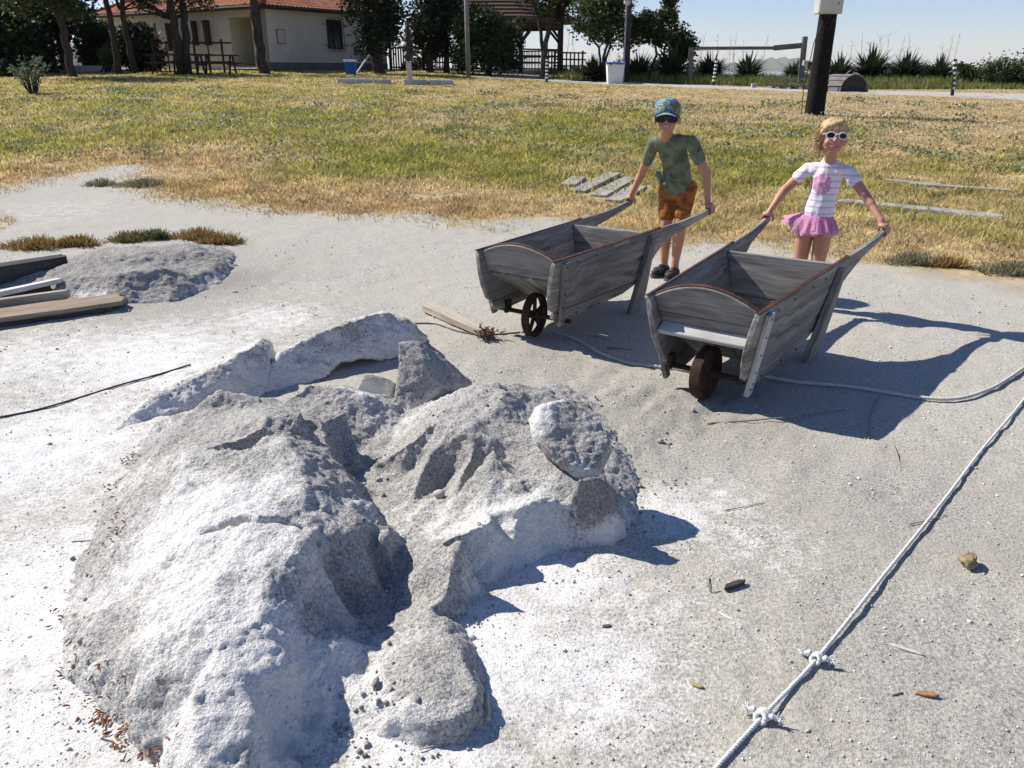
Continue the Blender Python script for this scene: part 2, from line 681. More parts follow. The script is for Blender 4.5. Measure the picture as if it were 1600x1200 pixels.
gm = Mat('ground_soil', .95, .1)
v = gm.tc('Object')
big = gm.noise(v, 2.2, 5, .6); med = gm.noise(v, 14, 5, .65); fine = gm.noise(v, 95, 4, .7); grit = gm.voro(v, 170)
grey = gm.ramp(fine, [(.30, (.17, .16, .14)), (.46, (.375, .358, .318)), (.66, (.55, .53, .485))])
grey = gm.mix(gm.math('MULTIPLY', gm.val(big, .42, .66), .5), grey, (.42, .385, .32))
grey = gm.mix(gm.math('MULTIPLY', gm.attr('dark'), .62), grey, gm.ramp(fine, [(.3, (.10, .095, .085)), (.5, (.215, .20, .18)), (.7, (.33, .31, .28))]))
white = gm.ramp(fine, [(.26, (.40, .39, .37)), (.42, (.66, .65, .63)), (.6, (.72, .712, .695))])
wf = gm.math('ADD', gm.attr('white'), gm.math('MULTIPLY', gm.math('SUBTRACT', med, .5), 1.1))
wf = gm.math('ADD', wf, gm.math('MULTIPLY', gm.math('SUBTRACT', fine, .5), .7))
c = gm.mix(gm.val(wf, .28, .75), grey, white)
spk = gm.math('SUBTRACT', 1.0, gm.val(grit, .12, .26))
sel = gm.voro(v, 150, out='Color')
c = gm.mix(gm.math('MULTIPLY', spk, gm.val(sel, .72, .76)), c, (.70, .69, .67))
c = gm.mix(gm.math('MULTIPLY', spk, gm.math('SUBTRACT', 1.0, gm.val(sel, .26, .29))), c, (.12, .115, .105))
soil = gm.ramp(gm.noise(v, 5, 6, .7), [(.3, (.22, .17, .085)), (.5, (.38, .29, .15)), (.7, (.50, .42, .27))])
c = gm.mix(gm.attr('grass'), c, soil)
c = gm.mix(gm.attr('path'), c, gm.ramp(gm.noise(v, 9, 5, .7), [(.3, (.34, .32, .30)), (.7, (.50, .48, .46))]))
gm.color(c)
hgt = gm.math('ADD', gm.math('MULTIPLY', fine, .8), gm.math('MULTIPLY', med, .8))
hgt = gm.math('SUBTRACT', hgt, gm.math('MULTIPLY', gm.val(grit, .0, .6), .12))
gm.bump(hgt, .6, .012)

ground = link('ground', mesh_np('ground', gV, gF, True), gm.m)
tag(ground, kind='structure')


def vattr(me, name, val):
    a = me.attributes.new(name, 'FLOAT', 'POINT'); a.data.foreach_set('value', np.asarray(val, np.float32).ravel())


_gx, _gy = gV[:, 0], gV[:, 1]
_b = bare_at(_gx, _gy)
vattr(ground.data, 'grass', 1 - sstep(-.55, -.08, _b))
vattr(ground.data, 'white', .82 * blobs(_gx, _gy, WHITE))
vattr(ground.data, 'dark', np.maximum(blobs(_gx, _gy, GREYD), 1.3 * blobs(_gx, _gy, [(235, 445, .7, .8), (120, 455, .6, .8), (330, 440, .5, .8)])))
_p = sdist(np.stack([_gx, _gy], 1), PATH) + .25 * fbm(xy0(_gx, _gy), 1.5, 3, 44)
vattr(ground.data, 'path', sstep(-.2, .3, _p))

# lake beyond the bank, and the far hills
wm = Mat('lake_water', .12, .5)
wm.color((.16, .21, .24))
wm.bump(wm.noise(wm.tc('Object', (1, .25, 1)), .6, 3), .15, .2)
lake = mobj('lake', [(-9000, 58, -2.6), (9000, 58, -2.6), (9000, 14000, -2.6), (-9000, 14000, -2.6)], [[0, 1, 2, 3]], wm.m)
tag(lake, kind='structure')

hm = plain('hill_woodland', (.085, .10, .06), (.16, .15, .09), .004, .95)


def hill_strip(name, Y, prof, depth, seed):
    px = np.array([q[0] for q in prof], float); py = np.array([q[1] for q in prof], float)
    xs = np.arange(px[0], px[-1] + 1, 3.0)
    ys = np.interp(xs, px, py)
    top = np.array([aty(a, b, Y) for a, b in zip(xs, ys)])
    n = len(xs); rowsN = 9
    V = []
    for k in range(rowsN):
        t = k / (rowsN - 1)                       # 0 near shore, .6 crest, 1 behind
        prof_h = math.sin(min(t / .6, 1) * math.pi / 2) ** 1.4 if t <= .6 else 1 - .7 * ((t - .6) / .4)
        for i in range(n):
            h = (top[i, 2] + 3.5) * prof_h
            V.append((top[i, 0] * (1 + (t - .6) * depth / Y), Y + (t - .6) * depth, -3.5 + h * (1 + .22 * math.sin(i * .9 + k * 1.7 + seed) * (1 - t) * (t > 0))))
    F = [[k * n + i, k * n + i + 1, (k + 1) * n + i + 1, (k + 1) * n + i] for k in range(rowsN - 1) for i in range(n - 1)]
    return tag(mobj(name, V, F, hm, smooth=True), kind='structure')


hill_strip('hills', 7000, [(700, 112), (900, 108), (1020, 106), (1070, 104), (1110, 102), (1160, 97), (1195, 92), (1220, 90), (1245, 91.5), (1290, 100), (1340, 105), (1400, 104), (1440, 103), (1470, 105), (1540, 107), (1700, 104), (2100, 110)], 2600, .4)
def haze():
    """summer haze over lake and hills"""
    m = bpy.data.materials.new('haze_air'); m.use_nodes = True
    n = m.node_tree.nodes; n.remove(n['Principled BSDF'])
    pv = n.new('ShaderNodeVolumePrincipled'); pv.inputs['Color'].default_value = (.88, .93, 1.0, 1); pv.inputs['Density'].default_value = HAZE
    m.node_tree.links.new(pv.outputs[0], n['Material Output'].inputs['Volume'])
    mb = MB(); mb.box((0, 6800, 72), (21000, 13700, 158))
    o = mb.build('haze', m)
    tag(o, kind='stuff')


HAZE = 6e-5
haze()
hill_strip('hills', 4200, [(820, 112.5), (1000, 111), (1120, 108.5), (1200, 106.5), (1290, 107.5), (1330, 110.5), (1500, 111.5), (1800, 111), (2200, 113)], 900, 2.0)

# ================================================================ salt rocks in the foreground
def salt_mat(name, white_bias, tint=(1, 1, 1), coarse=1.0):
    m = Mat(name, .92, .15)
    v = m.tc('Object')
    big = m.noise(v, 3.2, 4, .6); med = m.noise(v, 16 * coarse, 5, .65); fine = m.noise(v, 110 * coarse, 4, .7); crumb = m.voro(v, 130 * coarse)
    g = m.ramp(fine, [(.31, tuple(.11 * t for t in tint)), (.45, tuple(.36 * t for t in tint)), (.66, tuple(.58 * t for t in tint))])
    w = m.ramp(fine, [(.26, (.46, .445, .42)), (.42, (.66, .645, .62)), (.6, (.78, .77, .75))])
    nz = m.new('ShaderNodeSeparateXYZ'); geo = m.new('ShaderNodeNewGeometry'); m.l.new(geo.outputs['Normal'], nz.inputs[0])
    steep = m.math('SUBTRACT', 1.0, m.val(nz.outputs[2], .25, .75))
    f = m.math('ADD', m.math('MULTIPLY', m.math('SUBTRACT', big, .5), 2.6), m.math('MULTIPLY', m.math('SUBTRACT', med, .5), 1.4))
    f = m.math('ADD', m.math('ADD', f, white_bias), m.math('MULTIPLY', m.attr('scarp'), .8))
    f = m.math('ADD', f, m.math('MULTIPLY', m.math('SUBTRACT', fine, .5), .8))
    pit = m.math('SUBTRACT', 1.0, m.val(m.voro(v, 95 * coarse), .10, .28))
    pit = m.math('MULTIPLY', pit, m.val(m.voro(v, 95 * coarse, out='Color'), .74, .78))
    pit = m.math('MULTIPLY', pit, m.val(m.noise(v, 9, 3), .42, .56))
    m.color(m.mix(m.math('MULTIPLY', pit, .8), m.mix(m.val(f, .25, .8), g, w), tuple(.10 * t for t in tint)))
    h = m.math('ADD', m.math('MULTIPLY', fine, .7), m.math('MULTIPLY', med, .9))
    h = m.math('SUBTRACT', h, m.math('MULTIPLY', crumb, .12))
    m.bump(h, 1.0, .016)
    return m.m


M_SALT = salt_mat('salt_crust', .20, (1.0, .97, .915))
M_SALT_GREY = salt_mat('grey_salt_rock', .12, (.93, .90, .85))
M_SALT_SHADED = salt_mat('shaded_salt_rock', -.05, (.68, .66, .64), 1.1)  # darker copy of the salt, shade on the pyramid's face put into the colour
M_CRUST = salt_mat('pale_crust', .50, (1.05, 1.02, .96))
M_SILT = salt_mat('dark_silt', -.35, (.80, .765, .71), .8)


def pt(q):
    """control point: (px, py, z) or (px, py, None, Y)"""
    if q[0] == 'w': return np.array(q[1:])
    if q[2] is None: return aty(q[0], q[1], q[3])
    return atz(*q[:3])


def finish(me, rough_amp, seed, scale=1.0, scarp=None):
    co = get_co(me); no = get_no(me)
    a = rough_amp
    d = a * (1.6 * fbm(co, 3.5 * scale, 3, seed) + .75 * fbm(co, 11 * scale, 3, seed + 3))
    rid = np.abs(fbm(co, 8 * scale, 3, seed + 7))
    d = d - a * .9 * np.clip(.35 - rid, 0, 1)
    d = d + a * .45 * fbm(co, 30 * scale, 3, seed + 5) + a * .55 * (np.abs(fbm(co, 42 * scale, 2, seed + 6)) - .2) * (.5 + sstep(-.3, .4, fbm(co, 5, 2, seed + 8)))
    co = co + no * d[:, None]
    set_co(me, co)
    no = get_no(me)
    sc = np.clip(1 - no[:, 2], 0, 1) * .7 * sstep(.22, .06, co[:, 2]) + .6 * sstep(.10, .02, co[:, 2])
    vattr(me, 'scarp', sc)


def heap(name, base, pts, mat, label, cat, vox=.0078, amp=.017, seed=1, smooth_it=5, group=None, cracks=()):
    """solid from control points: the points are its skin seen from above; ring points are (px, py[, z]) or ('w', x, y, z)"""
    B = [np.array(q[1:]) if q[0] == 'w' else atz(q[0], q[1], q[2] if len(q) > 2 else -.015) for q in base]
    T = [pt(q) for q in pts]
    nb = len(B)
    P2 = [Vector(p[:2]) for p in B] + [Vector(p[:2]) for p in T]
    Z = [p[2] for p in B] + [p[2] for p in T]
    vs, es, fs, ov, oe, of = delaunay_2d_cdt(P2, [(i, (i + 1) % nb) for i in range(nb)], [list(range(nb))], 1, 1e-6)
    z = [max((Z[k] for k in o), default=0) if o else 0 for o in ov]
    V = [(a.x, a.y, z[i]) for i, a in enumerate(vs)]
    me = mesh_np('t', V, [list(f) for f in fs])
    bm = bmesh.new(); bm.from_mesh(me); bpy.data.meshes.remove(me)
    bmesh.ops.recalc_face_normals(bm, faces=bm.faces[:])
    if sum(f.normal.z for f in bm.faces) < 0: bmesh.ops.reverse_faces(bm, faces=bm.faces[:])
    r = bmesh.ops.extrude_face_region(bm, geom=bm.faces[:])
    bmesh.ops.reverse_faces(bm, faces=[f for f in bm.faces if f not in r['geom']])
    nv = set(e for e in r['geom'] if isinstance(e, bmesh.types.BMVert))
    for vtx in bm.verts:
        if vtx not in nv: vtx.co.z = -.09
    bm.verts.index_update()
    V = [tuple(x.co) for x in bm.verts]; F = [[x.index for x in f.verts] for f in bm.faces]
    bm.free()
    me = remesh(V, F, vox, smooth_it)
    finish(me, amp, seed)
    for line, wd, dp in cracks: carve(me, [pt(q) for q in line], wd, dp)
    return salt_obj(name, me, mat, label, cat, group)


def carve(me, line, wd, dp):
    """open a crack along a 3-D polyline"""
    co = get_co(me); no = get_no(me)
    from mathutils.bvhtree import BVHTree
    bm = bmesh.new(); bm.from_mesh(me); tree = BVHTree.FromBMesh(bm); bm.free()
    hit = []
    for q in line:
        l_, n_, i_, d_ = tree.ray_cast(Vector(_C), Vector(q - _C).normalized())
        hit.append(np.array(l_) if l_ is not None else q)
    line = hit
    wob = co + .010 * np.stack([fbm(co, 18, 2, 91), fbm(co, 18, 2, 92), 0 * co[:, 0]], 1)
    dm = np.full(len(co), 9.0)
    for a, b in zip(line[:-1], line[1:]):
        ab = b - a; t = np.clip(((wob - a) @ ab) / (ab @ ab), 0, 1)
        dm = np.minimum(dm, np.linalg.norm(wob - a - t[:, None] * ab, axis=1))
    set_co(me, co - no * (dp * sstep(wd, wd * .25, dm))[:, None])


def salt_obj(name, me, mat, label, cat, group=None):
    co = get_co(me)
    loc = np.array([co[:, 0].mean(), co[:, 1].mean(), co[:, 2].min()])
    set_co(me, co - loc)
    o = link(name, me, mat); o.location = loc
    return tag(o, label, cat, group)


def slab(name, outline, shift, mat, label, cat, vox=.009, amp=.014, seed=1, smooth_it=3, group=None):
    """tilted plate: an outline on its near face, carried back along shift"""
    P = [pt(q) for q in outline]; n = len(P)
    sh = np.array(shift, float)
    V = [tuple(p) for p in P] + [tuple(p + sh) for p in P]
    F = [list(range(n))[::-1], list(range(n, 2 * n))] + [[i, (i + 1) % n, n + (i + 1) % n, n + i] for i in range(n)]
    me = remesh(V, F, vox, smooth_it)
    finish(me, amp, seed)
    return salt_obj(name, me, mat, label, cat, group)


def hull(name, pts, mat, label, cat, vox=.008, amp=.012, seed=1, smooth_it=4, group=None):
    bm = bmesh.new()
    for p in pts: bm.verts.new(p)
    r = bmesh.ops.convex_hull(bm, input=bm.verts[:])
    bmesh.ops.delete(bm, geom=[g for g in r['geom_interior'] if isinstance(g, bmesh.types.BMVert)], context='VERTS')
    bm.verts.index_update()
    V = [tuple(x.co) for x in bm.verts]; F = [[x.index for x in f.verts] for f in bm.faces]
    bm.free()
    me = remesh(V, F, vox, smooth_it)
    finish(me, amp, seed)
    return salt_obj(name, me, mat, label, cat, group)


GS = 'salt rocks of the broken heap'
N = None
CR1 = [(318, 832, .20), (360, 815, .245), (400, 808, .265), (440, 812, .27), (468, 822, .265), (486, 834, .25), (496, 848, .24)]
CR2 = [(415, 692, .2), (445, 680, .2), (470, 688, .2)]
EDGE_L = [(629, 856, .075), (607, 826, .14), (579, 788, .145), (548, 743, .15), (522, 716, .16), (515, 704, .15)]      # brow over the channel, seen edge on
FOOT_L = []
for q in EDGE_L:
    p = atz(*q); FOOT_L.append(('w', p[0] + .030, p[1] + .055, .035))
PALE = [(245, 655, .09), (300, 642, N, 2.92), (345, 612, N, 2.96), (392, 640, N, 2.90), (440, 628, N, 2.98), (485, 597, N, 3.06), (525, 605, N, 3.06), (570, 614, N, 3.05), (600, 640, N, 3.03),
      (415, 696, .19), (480, 690, .15), (540, 690, .08), (585, 672, .06), (420, 648, .26), (470, 640, .28), (500, 655, .22), (540, 640, .22), (438, 664, .275), (452, 684, .20), (410, 668, .25),
      (462, 703, .29), (380, 703, .275), (300, 705, .25), (230, 722, .13), (200, 785, .10), (260, 790, .20), (340, 790, .265), (420, 790, .285), (478, 768, .28),
      (300, 835, .22), (400, 812, .28), (440, 815, .28), (170, 885, .085), (250, 905, .175), (340, 905, .24), (420, 885, .255), (465, 865, .25), (487, 832, .265),
      (150, 985, .09), (240, 1005, .18), (340, 1005, .225), (405, 965, .22), (438, 968, .19), (436, 1001, .175), (424, 1042, .165), (128, 1055, .04), (200, 1085, .11), (300, 1105, .175), (370, 1060, .19), (396, 1117, .15), (387, 1190, .105), (300, 1200, .12), (340, 1290, .05), (395, 1260, .05),
      (474, 990, .13), (512, 973, .115), (540, 990, .085), (524, 1040, .07), (552, 1060, .05), (470, 1060, .09), (448, 1110, .055), (500, 1075, .06), (455, 1150, .02), (530, 1085, .03),
      (500, 826, .235), (548, 834, .195), (600, 838, .15), (622, 858, .075), (537, 950, .01), (596, 900, .025), (512, 905, .145), (540, 885, .125), (580, 862, .095), (500, 945, .10), (470, 925, .185), (410, 1160, .10), (425, 1178, .05),
      (500, 740, .235), (525, 762, .205), (545, 790, .19), (575, 815, .17), (440, 1180, .0), (475, 1135, .0), (560, 1000, .02), (568, 1060, .02)]
CHANNEL = [(550, 702, .05), (570, 735, .04), (583, 765, .04), (600, 805, .04), (618, 842, .04), (604, 935, .02), (588, 975, .02), (618, 905, .03), (640, 940, .04), (560, 970, .015), (603, 700, .045), (610, 765, .05), (622, 808, .05)]
GREY = [(650, 700, .11), (628, 735, .06), (690, 648, .20), (700, 625, .20), (752, 602, .255), (790, 610, .265), (835, 640, .20), (640, 688, .16), (680, 655, .24), (735, 665, .265), (770, 690, .255), (784, 712, .20),
      (700, 690, .20), (740, 700, .20), (642, 736, .055), (700, 748, .065), (758, 752, .09), (668, 715, .14), (770, 650, .23), (820, 665, .19), (640, 785, .055), (700, 790, .09), (760, 790, .135), (825, 765, .165), (870, 752, .18), (800, 712, .19),
      (652, 846, .11), (688, 845, .14), (722, 840, .19), (770, 808, .175), (812, 792, .165), (850, 776, .165), (878, 764, .17), (708, 878, .13), (660, 895, .09), (698, 930, .08), (668, 950, .07), (694, 962, .06),
      (770, 870, .06), (800, 852, .06), (848, 828, .08), (725, 925, .05), (716, 850, .17), (890, 710, .19), (945, 705, .07), (975, 735, .04), (890, 655, .10), (925, 765, .16), (900, 790, .14), (780, 630, .255), (745, 620, .25),
      (705, 975, .0), (728, 958, .0), (760, 918, .0), (795, 888, .0), (850, 864, .0), (900, 856, .0), (640, 640, .08), (620, 665, .05)]
LUMP = [(588, 1005, .05), (640, 985, .065), (690, 980, .075), (722, 1022, .08), (747, 1075, .075), (748, 1103, .06), (715, 1120, .065), (690, 1124, .062), (640, 1106, .07), (600, 1098, .055), (582, 1060, .045), (660, 1050, .085), (700, 1080, .08), (757, 1070, .01), (730, 1005, .01), (762, 1115, .0), (700, 1158, .01), (650, 1165, .01), (595, 1145, .01)]
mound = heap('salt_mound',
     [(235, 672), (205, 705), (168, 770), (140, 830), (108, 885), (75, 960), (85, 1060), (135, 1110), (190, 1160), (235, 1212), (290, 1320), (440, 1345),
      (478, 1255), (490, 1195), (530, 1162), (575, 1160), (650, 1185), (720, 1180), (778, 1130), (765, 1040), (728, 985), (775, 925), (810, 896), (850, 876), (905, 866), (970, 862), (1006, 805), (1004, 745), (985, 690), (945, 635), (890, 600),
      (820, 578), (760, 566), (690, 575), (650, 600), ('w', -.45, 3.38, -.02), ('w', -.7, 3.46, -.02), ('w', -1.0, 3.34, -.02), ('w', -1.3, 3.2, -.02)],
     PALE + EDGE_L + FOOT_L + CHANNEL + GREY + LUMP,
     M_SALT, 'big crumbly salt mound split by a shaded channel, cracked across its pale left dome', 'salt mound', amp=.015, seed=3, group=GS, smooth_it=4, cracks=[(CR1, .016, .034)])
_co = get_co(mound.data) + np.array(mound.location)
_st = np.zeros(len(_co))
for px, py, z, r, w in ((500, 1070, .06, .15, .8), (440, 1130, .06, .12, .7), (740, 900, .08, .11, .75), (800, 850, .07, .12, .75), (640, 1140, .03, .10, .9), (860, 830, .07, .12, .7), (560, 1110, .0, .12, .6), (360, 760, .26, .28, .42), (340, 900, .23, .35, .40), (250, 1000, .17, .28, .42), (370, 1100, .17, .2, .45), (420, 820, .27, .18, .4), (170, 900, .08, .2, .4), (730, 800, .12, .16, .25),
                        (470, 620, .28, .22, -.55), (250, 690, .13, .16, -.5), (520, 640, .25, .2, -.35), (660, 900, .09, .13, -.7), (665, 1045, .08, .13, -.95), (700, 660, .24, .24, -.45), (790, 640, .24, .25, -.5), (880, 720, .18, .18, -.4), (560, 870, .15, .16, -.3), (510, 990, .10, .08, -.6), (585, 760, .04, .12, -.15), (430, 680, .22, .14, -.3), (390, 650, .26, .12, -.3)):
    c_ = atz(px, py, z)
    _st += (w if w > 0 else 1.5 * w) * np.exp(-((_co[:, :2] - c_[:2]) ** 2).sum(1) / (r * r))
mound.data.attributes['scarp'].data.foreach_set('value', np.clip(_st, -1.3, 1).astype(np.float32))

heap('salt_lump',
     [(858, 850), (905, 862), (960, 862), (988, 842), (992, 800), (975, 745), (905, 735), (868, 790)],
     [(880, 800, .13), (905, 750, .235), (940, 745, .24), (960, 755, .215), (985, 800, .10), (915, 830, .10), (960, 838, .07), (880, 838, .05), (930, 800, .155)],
     M_SALT_SHADED, 'pyramid of salt with shade painted into its colour, standing under the round boulder', 'salt lump', vox=.007, amp=.009, seed=29, group=GS)

slab('crust_slab', [(160, 684, N, 3.0), (200, 645, N, 3.12), (240, 614, N, 3.25), (300, 590, N, 3.36), (345, 566, N, 3.44), (382, 546, N, 3.5), (400, 535, N, 3.55), (416, 544, N, 3.58), (424, 566, N, 3.57), (418, 592, N, 3.5), (410, 622, N, 3.4), (372, 628, N, 3.36), (330, 632, N, 3.3), (262, 652, N, 3.16), (215, 672, N, 3.06)],
     (-.10, .42, -.10), M_CRUST, 'long low white crust slab rising behind the pale mound, left one of two', 'salt slab', seed=31, smooth_it=6, amp=.014, group=GS)
slab('crust_slab', [(408, 622, N, 3.42), (416, 575, N, 3.56), (440, 548, N, 3.64), (480, 526, N, 3.74), (530, 508, N, 3.84), (575, 492, N, 3.94), (604, 486, N, 4.0), (630, 496, N, 4.02), (650, 510, N, 4.02), (668, 530, N, 4.0), (640, 556, N, 3.94), (606, 564, N, 3.88), (570, 558, N, 3.82), (530, 566, N, 3.74), (508, 590, N, 3.64), (470, 606, N, 3.54)],
     (-.06, .44, -.14), M_CRUST, 'thick tilted crust slab with a dark hole under it, right one of two', 'salt slab', seed=37, smooth_it=6, amp=.015, group=GS)
heap('salt_lump', [(520, 606), (545, 625), (612, 634), (622, 600), (600, 580), (540, 580)],
     [(540, 592, .1), (570, 584, .12), (600, 590, .11), (610, 612, .06), (560, 610, .07)],
     M_SALT_GREY, 'small beige salt chunk in front of the dark hole', 'salt lump', vox=.007, amp=.009, seed=41, group=GS)

hull('salt_wedge', [aty(622, 534, 3.28), aty(655, 531, 3.32), aty(664, 560, 3.22), aty(614, 646, 3.17), aty(646, 646, 3.15), aty(692, 606, 3.2), aty(738, 596, 3.4), aty(700, 560, 3.42),
                    aty(632, 540, 3.42), aty(742, 612, 3.45), (-.5, 3.4, -.03), (-.2, 3.55, -.03)],
     M_SALT_GREY, 'upright wedge of salt with a flat pale face, behind the grey mound', 'salt wedge', seed=43, amp=.010, group=GS)

heap('silt_heap', [(60, 472), (180, 484), (265, 478), (335, 457), (376, 418), (370, 392), (320, 380), (240, 376), (160, 388), (80, 404), (0, 420), (-60, 436), (-60, 482)],
     [(150, 404, .17), (220, 391, .185), (290, 388, .16), (342, 396, .09), (250, 415, .19), (180, 428, .16), (300, 428, .10), (230, 452, .07), (110, 430, .13), (40, 440, .08), (335, 420, .06), (160, 462, .04), (0, 440, .08), (200, 410, .15), (270, 440, .10)],
     M_SILT, 'dark crumbly silt heap at the left, with dry tufts along its top', 'silt heap', vox=.014, amp=.019, seed=53, smooth_it=3)

# the round boulder: a tilted, lumpy disc
bc = aty(892, 690, 2.37)
bn = unit(np.array([.12, -.62, .72])); bu = unit(np.cross((0, 1, 0.3), bn)); bv = np.cross(bn, bu)
prof = [(828, 655), (836, 635), (858, 624), (885, 622), (912, 634), (938, 655), (957, 682), (957, 712), (942, 742), (918, 754), (894, 744), (872, 726), (850, 708), (834, 682)]
bp = []
for q in prof:
    P = on_plane(q[0], q[1], bc, bn)
    c0 = P - bc
    bp += [tuple(bc + c0 * .84 + bn * .04), tuple(bc + c0 * .99 - bn * .015), tuple(bc + c0 * .74 - bn * .085)]
bld = hull('salt_boulder', bp, M_SALT_GREY, 'round flat boulder with sunlight painted white on its left rim, perched on the grey mound', 'boulder', vox=.006, amp=.012, seed=47, group=GS)
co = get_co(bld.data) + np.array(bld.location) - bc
rim = sstep(.045, .1, -(co @ bu) * .8 + (co @ bv) * .35 - .01) + sstep(.08, .13, -(co @ bv)) * .6  # sunlight on the left rim painted white; lower edge whitened too
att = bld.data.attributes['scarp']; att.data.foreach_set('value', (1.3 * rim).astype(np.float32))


# ---------------------------------------------------------------- crumbs and grit lying about: too many to count
def crumbs():
    n = 26000
    u = RNG.random(n); Y = .95 + 6.2 * u ** 1.7
    X = (RNG.random(n) * 2 - 1) * (.75 * Y + .25)
    b = bare_at(X, Y)
    cl = fbm(xy0(X, Y), 3.0, 3, 61)
    keep = (b > 0) & (cl + RNG.normal(0, .25, n) > -.05)
    X, Y = X[keep], Y[keep]; n = len(X)
    s = RNG.lognormal(-6.05, .42, n) * (0.75 + Y * .11)
    Z = ground_z(X, Y) + s * .3
    octa = np.array([(1, 0, 0), (0, 1, 0), (-1, 0, 0), (0, -1, 0), (0, 0, .75), (0, 0, -.75)])
    of = np.array([(0, 1, 4), (1, 2, 4), (2, 3, 4), (3, 0, 4), (1, 0, 5), (2, 1, 5), (3, 2, 5), (0, 3, 5)])
    a = RNG.random(n) * 6.28
    jit = 1 + RNG.normal(0, .28, (n, 6, 3))
    Vv = octa[None] * jit * s[:, None, None]
    ca, sa = np.cos(a)[:, None], np.sin(a)[:, None]
    x = Vv[..., 0] * ca - Vv[..., 1] * sa; y = Vv[..., 0] * sa + Vv[..., 1] * ca
    Vv = np.stack([x + X[:, None], y + Y[:, None], Vv[..., 2] + Z[:, None]], -1).reshape(-1, 3)
    F = (of[None] + 6 * np.arange(n)[:, None, None]).reshape(-1, 3)
    me = mesh_np('salt_crumbs', Vv, F)
    t = RNG.random(n)
    col = np.where((t < .3)[:, None], [.74, .735, .725], np.where((t < .88)[:, None], [.44, .42, .385], [.22, .205, .18]))
    set_col(me, np.repeat(col, 8, 0))
    m = Mat('salt_grit', .9, .2); m.color(m.attr('col', 'Color'))
    return tag(link('salt_crumbs', me, m.m), kind='stuff')


crumbs()


def flakes():
    """rusty flakes along the foot of the pale mound"""
    P = []
    for px, py, n, sx, sy in ((200, 715, 14, 10, 9), (180, 768, 10, 8, 5), (188, 860, 26, 10, 26), (90, 975, 8, 10, 20), (165, 1120, 40, 22, 24), (190, 1160, 16, 8, 12), (240, 1192, 18, 22, 5), (110, 1060, 10, 16, 14)):
        for _ in range(n):
            P.append(atz(px + RNG.normal(0, sx), py + RNG.normal(0, sy), 0.0))
    mb = MB()
    cols = []
    for p in P:
        a = RNG.random() * 6.28; l = .003 + .007 * RNG.random(); w = .0015 + .0025 * RNG.random()
        d = np.array([math.cos(a), math.sin(a), RNG.normal(0, .3)]); e = np.array([-math.sin(a), math.cos(a), RNG.normal(0, .3)])
        z = hit_z(p[0], p[1]) + .006
        q = np.array([p[0], p[1], z])
        mb.add([q - d * l - e * w, q + d * l - e * w * .5, q + d * l * .9 + e * w, q - d * l + e * w * .6, q + np.array([0, 0, .004])], [[0, 1, 4], [1, 2, 4], [2, 3, 4], [3, 0, 4], [3, 2, 1, 0]])
    m = plain('rust_flake', (.20, .06, .03), (.36, .19, .10), 40, .9)
    o = mb.build('rust_flakes', m)
    return tag(o, kind='stuff')


def hit_zs(xs, ys):
    zs = ground_z(xs, ys)
    for i, (x, y) in enumerate(zip(xs, ys)):
        for o in ROCKS:
            l = o.location
            ok, loc, nrm, _ = o.ray_cast(Vector((x - l.x, y - l.y, 3.0)), Vector((0, 0, -1)))
            if ok: zs[i] = max(zs[i], loc.z + l.z)
    return zs


def hit_z(x, y):
    """height of the topmost foreground rock or ground at x, y"""
    best = float(ground_z([x], [y])[0])
    for o in ROCKS:
        l = o.location
        ok, loc, nrm, _ = o.ray_cast(Vector((x - l.x, y - l.y, 3.0)), Vector((0, 0, -1)))
        if ok: best = max(best, loc.z + l.z)
    return best


def clods():
    """crumbled salt lying round the foot of the mound and in its channel"""
    spots = [(1000, 700, 45, 30, 60, .010), (1010, 770, 22, 25, 50, .008), (590, 770, 10, 40, 60, .007), (600, 930, 18, 40, 60, .007), (560, 1130, 50, 35, 110, .008), (900, 880, 90, 12, 70, .006), (640, 1185, 70, 12, 60, .007),
             (800, 720, 60, 30, 60, .007), (150, 850, 18, 60, 60, .006), (130, 1080, 20, 40, 50, .006), (1080, 660, 60, 25, 50, .008), (470, 625, 60, 20, 40, .007), (700, 570, 50, 12, 40, .008), (960, 620, 40, 20, 50, .008), (740, 940, 12, 30, 30, .006), (270, 640, 50, 15, 40, .007)]
    X = []; Y = []; S = []
    for px, py, sx, sy, n, s in spots:
        for _ in range(n):
            if _ % 2: continue
            p = atz(px + RNG.normal(0, sx), py + RNG.normal(0, sy), .04 if 480 < px < 900 and py < 1000 else 0)
            X.append(p[0]); Y.append(p[1]); S.append(.62 * s * RNG.lognormal(-.35, .55))
    X = np.array(X); Y = np.array(Y); S = np.array(S); n = len(X)
    Z = hit_zs(X, Y) + S * .35
    bm = bmesh.new(); bmesh.ops.create_icosphere(bm, subdivisions=1, radius=1); bm.verts.ensure_lookup_table()
    B = np.array([v_.co[:] for v_ in bm.verts]); F0 = np.array([[v_.index for v_ in f.verts] for f in bm.faces]); bm.free()
    m_ = len(B)
    Vv = B[None] * (1 + RNG.normal(0, .32, (n, m_, 1))) * S[:, None, None] * RNG.uniform(.6, 1.3, (n, 1, 3))
    Vv = (Vv + np.stack([X, Y, Z], 1)[:, None]).reshape(-1, 3)
    me = mesh_np('salt_clods', Vv, (F0[None] + m_ * np.arange(n)[:, None, None]).reshape(-1, 3))
    tag(link('salt_clods', me, M_SALT_GREY), kind='stuff')


ROCKS = [o for o in COL.objects if o.get('group') == GS or o.name == 'silt_heap']
bpy.context.view_layer.update()
flakes()
clods()

